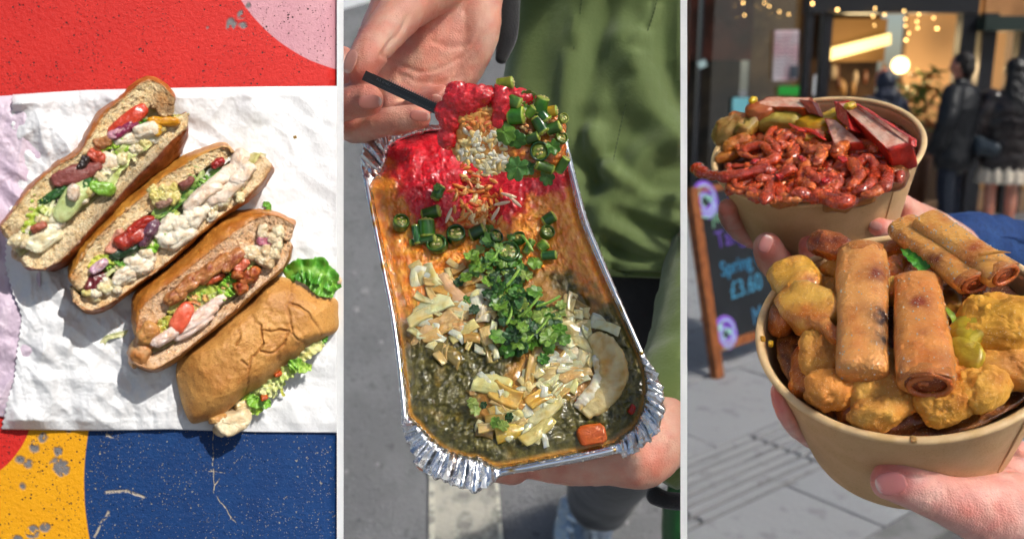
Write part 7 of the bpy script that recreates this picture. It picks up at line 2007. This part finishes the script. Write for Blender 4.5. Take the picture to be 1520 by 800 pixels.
for (x, y, h) in [(1157, 262, 34), (1225, 268, 30), (1190, 236, 34), (1250, 236, 36), (1120, 240, 30), (1270, 262, 30)]:
    o = chunk(fb, x, y, rr.uniform(0, 180), 12, 8, 4, h, rgb('#d01810'), GLAZE, "chili_flake", None); tag(o, "bright red chili flake stuck to the glossy beef", "chili", "chili flakes on the beef")
PORK = mat("roast_pork", rough=.35, sss=.25, sssr=(1, .35, .25), sssd=.003, coat=.4, croug=.15, bumps=(('n', 200, .0008), ('n', 700, .0003)), var=((160, (-.85, -.6, -.55), .5, .65, .7),))
def slab(px4, h4, th, ctop, cside, lab, name, par=None, amp=.8, M=PORK):
    """slice of meat: four image corners with heights, a thickness, pale cut face and dark edge"""
    c4 = np.array([fb.at(x, y, h) for (x, y), h in zip(px4, h4)])
    n_ = 16; s = np.linspace(0, 1, n_)
    S_, T_ = np.meshgrid(s, s, indexing='ij')
    G = (c4[0] * ((1 - S_) * (1 - T_))[..., None] + c4[1] * (S_ * (1 - T_))[..., None] + c4[2] * (S_ * T_)[..., None] + c4[3] * ((1 - S_) * T_)[..., None])
    nn = nrm(np.cross(c4[1] - c4[0], c4[3] - c4[0])); nn = nn if np.dot(nn, -FWD) > 0 else -nn
    ring = []
    lv = [(0, 1.0), (-.12, 1.03), (-.5, 1.05), (-.88, 1.03), (-1, .96)]
    m = G.reshape(-1, 3).mean(0)
    b_ = np.concatenate([G[:, 0], G[-1, 1:], G[-2::-1, -1], G[0, -2:0:-1]])
    rows2 = [m + (b_ - m) * q for q in (.02, .3, .6, .85, .95)]
    rows2 += [m + (b_ - m) * sc_ + nn * th * fb.k * z_ for z_, sc_ in lv]
    rows2 += [m + (b_ - m) * q - nn * th * fb.k for q in (.6, .02)]
    R2 = np.array(rows2); M2, K2 = R2.shape[:2]; R2 = np.transpose(catmull(np.transpose(R2, (1, 0, 2)), 3, False) if False else np.transpose(R2, (1, 0, 2)), (1, 0, 2))
    R2 = catmull(R2, 4, False); M2 = len(R2); idx = np.arange(M2 * K2).reshape(M2, K2)
    f = np.stack([idx[:-1], np.roll(idx[:-1], -1, 1), np.roll(idx[1:], -1, 1), idx[1:]], -1).reshape(-1, 4)
    g = Geo(R2.reshape(-1, 3), [f])
    if ((g.V - m) * g.normals()).sum() < 0: g.F = [f[:, ::-1]]
    g.disp(amp * 2.2 * fb.k, 140, 3); g.disp(amp * fb.k, 500, 2)
    u_ = np.repeat(np.arange(M2) / (M2 - 1), K2)
    side = sstep(.30, .37, u_ + .05 * fbm(g.V, 120, 3))[:, None]
    t = sstep(-.3, .4, fbm(g.V, 110, 3))[:, None]
    top = rgb(ctop) * (1 - t) + rgb(ctop) * np.array([.9, .62, .55]) * t; sid = rgb(cside) * (1 - t) + rgb(cside) * np.array([.55, .4, .4]) * t
    g.col(top * (1 - side) + sid * side)
    o = add(name, g, M, par)
    if par is None: tag(o, lab, "pork", None)
    return o
slab([(1243, 152), (1262, 150), (1352, 214), (1318, 222)], [58, 60, 46, 44], 44, '#f6ccb4', '#e03a2a', "long thick slice of red-edged roast pork leaning on the bowl's right side", "pork_slice")
slab([(1262, 152), (1280, 160), (1352, 206), (1352, 216)], [62, 62, 50, 46], 10, '#f2c0a8', '#d8382a', "thin pork slice edge behind the long red pork slice", "pork_slice")
slab([(1238, 150), (1256, 164), (1262, 192), (1242, 176)], [54, 56, 46, 42], 20, '#e8685a', '#cc2c28', "red glazed end of pork standing at the bowl's back right", "pork_slice")
slab([(1224, 176), (1240, 178), (1280, 212), (1238, 214)], [38, 40, 34, 30], 22, '#f4c4aa', '#dc4632', "shorter pink roast pork slice in front of the long red one", "pork_slice")
slab([(1112, 158), (1140, 144), (1205, 145), (1196, 160)], [44, 50, 50, 44], 44, '#f6d0b8', '#cc6434', "crisp skinned pale roast meat block at the bowl's back left", "roast_meat")
slab([(1186, 148), (1205, 150), (1216, 172), (1200, 168)], [52, 52, 40, 38], 22, '#b4563c', '#7e2a18', "dark curved rind on the roast meat block's right end", "roast_rind")
bc(1130, 165, 10, 44, 34, 30, 34, '#c8703c', "roast_meat", "small glazed roast piece left of the pale roast meat block", "meat", PORK, F_=fb)
bc(1222, 188, 20, 66, 44, 34, 14, '#dcb41c', "egg_curry", "bright yellow sauce-covered piece between the roast meat and pork slices", "curry piece", WET, F_=fb, c2='#c8900c')
bc(1208, 202, 0, 60, 30, 24, 14, '#cfa41c', "egg_curry", "yellow piece just in front of the brighter yellow one", "curry piece", WET, F_=fb)
bc(1160, 182, -20, 60, 30, 26, 20, '#b8a044', "curry_piece", "olive curry-coated piece below the roast meat block", "curry piece", WET, F_=fb, c2='#8c7424')
bc(1085, 194, 10, 50, 30, 26, 14, '#b09050', "curry_piece", "tan curried meat flake at the bowl's upper left rim", "curry piece", WET, F_=fb, amp=.25)
bc(1112, 186, 40, 40, 24, 20, 22, '#a88c3c', "curry_piece", "small olive flake right of the tan curried flake", "curry piece", WET, F_=fb, amp=.25)
bc(1100, 174, -45, 40, 15, 14, 26, '#d8863a', "potato_chip", "pointed orange chip sticking up at the far left rim", "chip", FRY, F_=fb)
bc(1094, 214, 5, 42, 24, 20, 16, '#cc7a20', "potato_chip", "curved golden chip under the tan curried flake", "chip", FRY, F_=fb)
bc(1080, 232, 0, 34, 14, 14, 6, '#d08a28', "potato_chip", "golden chip lying against the left rim inside the far bowl", "chip", FRY, F_=fb)
bc(1163, 298, -30, 42, 20, 18, 12, '#cf8424', "potato_chip", "golden chip poking out at the far bowl's near rim", "chip", FRY, F_=fb)
bc(1262, 298, 8, 66, 20, 18, 4, '#b0742c', "saucy_pepper", "glazed brown pepper piece at the far bowl's near right rim", "pepper", WET, F_=fb)
bc(1330, 262, 60, 44, 26, 22, 2, '#8a5228', "saucy_pepper", "dark glazed piece against the far bowl's right wall", "pepper", WET, F_=fb)
bc(1118, 150, 20, 12, 9, 8, 48, '#e0c414', "sweetcorn_kernel", "yellow kernel behind the roast meat block's left end", "sweetcorn", WET, F_=fb)
bc(1262, 158, 20, 14, 9, 8, 66, '#d8c43c', "sweetcorn_kernel", "yellow kernel resting on top of the long pork slice", "sweetcorn", WET, F_=fb)
for (pts, lab) in [([(1192, 190, 34), (1208, 196, 38), (1225, 208, 34)], "bright red pepper strip in the middle of the far bowl"), ([(1172, 184, 34), (1185, 192, 38), (1200, 196, 34)], "second red pepper strip left of the brighter one")]:
    g = tube([fb.at(*p) for p in pts], [2.5 * fb.k, 4.5 * fb.k, 2 * fb.k], 10, flat=.5, up=fb.n); g.col(rgb('#d82c0c')); add("red_pepper_strip", g, GLAZE, None, lab, "pepper")

# ---- hands on the bowls
def colour_skin(g, spots, base='#dfa290', pale='#ecc0ae', pinkc='#dc7c70'):
    x, y, z = proj(g.V); t = sstep(-.3, .4, fbm(g.V, 35, 3))[:, None]
    C = rgb(base) * (1 - t) + rgb(pale) * t
    for (sx_, sy_, r, s_) in spots:
        w = (np.exp(-((x - sx_) ** 2 + (y - sy_) ** 2) / r ** 2) * s_)[:, None]; C = C * (1 - w) + rgb(pinkc) * w
    g.V += g.normals() * (fbm(g.V, 120, 3) * .0006)[:, None]
    return g.col(C)
pb = thing("person", "person in a blue denim sleeve holding the far bowl of beef from below", "person", P(1470, 380, 1.0))
g = fuse([chain(c_) for c_ in [
    [(1350, 350, .90, 40), (1240, 372, .92, 26), (1120, 352, .87, 18), (1086, 326, .82, 16), (1080, 308, .79, 14)],
    [(1350, 380, .90, 40), (1250, 408, .87, 28), (1180, 408, .81, 25), (1150, 388, .755, 25), (1139, 366, .735, 22)],
    [(1350, 380, .90, 34), (1290, 400, .86, 26), (1235, 398, .80, 20), (1207, 384, .755, 18), (1200, 364, .735, 15)],
    [(1370, 360, .88, 30), (1345, 345, .82, 22), (1318, 342, .765, 18), (1302, 336, .74, 14)],
    [(1338, 300, .84, 14), (1348, 320, .86, 26), (1370, 350, .90, 44), (1420, 375, .95, 44), (1500, 380, 1.0, 44), (1600, 400, 1.1, 50)]]], .0018, 8, .6)
colour_skin(g, [(1139, 372, 28, .6), (1080, 315, 18, .7), (1200, 366, 20, .6), (1304, 336, 20, .7)]); add("body", g, SKIN, pb)
nail(1136, 362, .716, 70, 27, 19, '#d48f86', -.15, .1, pb); nail(1205, 360, .722, 65, 24, 14, '#d99a90', .3, .1, pb); nail(1300, 335, .728, 160, 18, 13, '#d99a90', -.2, .1, pb)
DENIM = mat("blue_denim", col=rgb('#1d3f78'), rough=.8, bumps=(('n', 1500, .0003), ('n', 60, .002)), var=((50, rgb('#2c548e'), .45, .65, .6), (300, rgb('#16305c'), .5, .6, .6)))
g = chain([(1398, 372, .95, 50), (1440, 372, .97, 54), (1500, 385, 1.0, 54), (1580, 400, 1.05, 58), (1700, 420, 1.1, 66)], 30, 8, .3); g.disp(.006, 30, 3, ridge=True); add("sleeve", g, DENIM, pb)
g = chain([(1470, 356, .93, 2), (1500, 352, .935, 2), (1560, 366, .96, 2)], 8); add("sleeve_seam", g, DENIM, pb)

pf = thing("person", "person holding the near bowl of spring rolls, thumb pressed on its kraft wall", "person", P(1500, 800, .62))
g = fuse([chain(c_) for c_ in [
    [(1317, 712, .536, 29), (1330, 713, .533, 33), (1362, 724, .532, 35), (1400, 738, .538, 39), (1450, 752, .548, 52), (1500, 765, .56, 66), (1560, 790, .58, 84), (1640, 830, .60, 96)],
    [(1478, 690, .575, 18), (1495, 705, .575, 36), (1530, 740, .575, 60), (1580, 790, .59, 80)],
    [(1149, 574, .565, 6), (1155, 592, .572, 11), (1170, 622, .585, 13), (1205, 650, .66, 16), (1300, 690, .72, 24), (1420, 720, .71, 34), (1530, 770, .64, 60)],
    [(1505, 655, .60, 10), (1520, 690, .60, 40), (1560, 760, .60, 70)]]], .0016, 9, .6)
x, y, z = proj(g.V); N_ = g.normals()
for pl, w, dpt in [([(1345, 700), (1352, 722), (1340, 738)], 1.6, .8), ([(1392, 715), (1398, 740), (1388, 765)], 2.0, .8), ([(1404, 720), (1409, 745), (1400, 772)], 1.6, .6), ([(1440, 735), (1460, 770), (1450, 800)], 3, .8), ([(1490, 700), (1480, 740), (1490, 790)], 3, .8), ([(1500, 720), (1515, 760)], 2.5, .6)]:
    d_ = polydist(x, y, pl); g.V -= N_ * (np.exp(-(d_ / w) ** 2) * dpt * .0005)[:, None]
colour_skin(g, [(1325, 712, 34, .75), (1300, 700, 20, .4), (1152, 600, 30, .7), (1440, 740, 50, .2)], '#e2aca0', '#efc8bc', '#de7c78'); add("body", g, SKIN, pf)
nail(1322, 717, .5135, 196, 44, 34, '#d08480', -.2, -.15, pf)
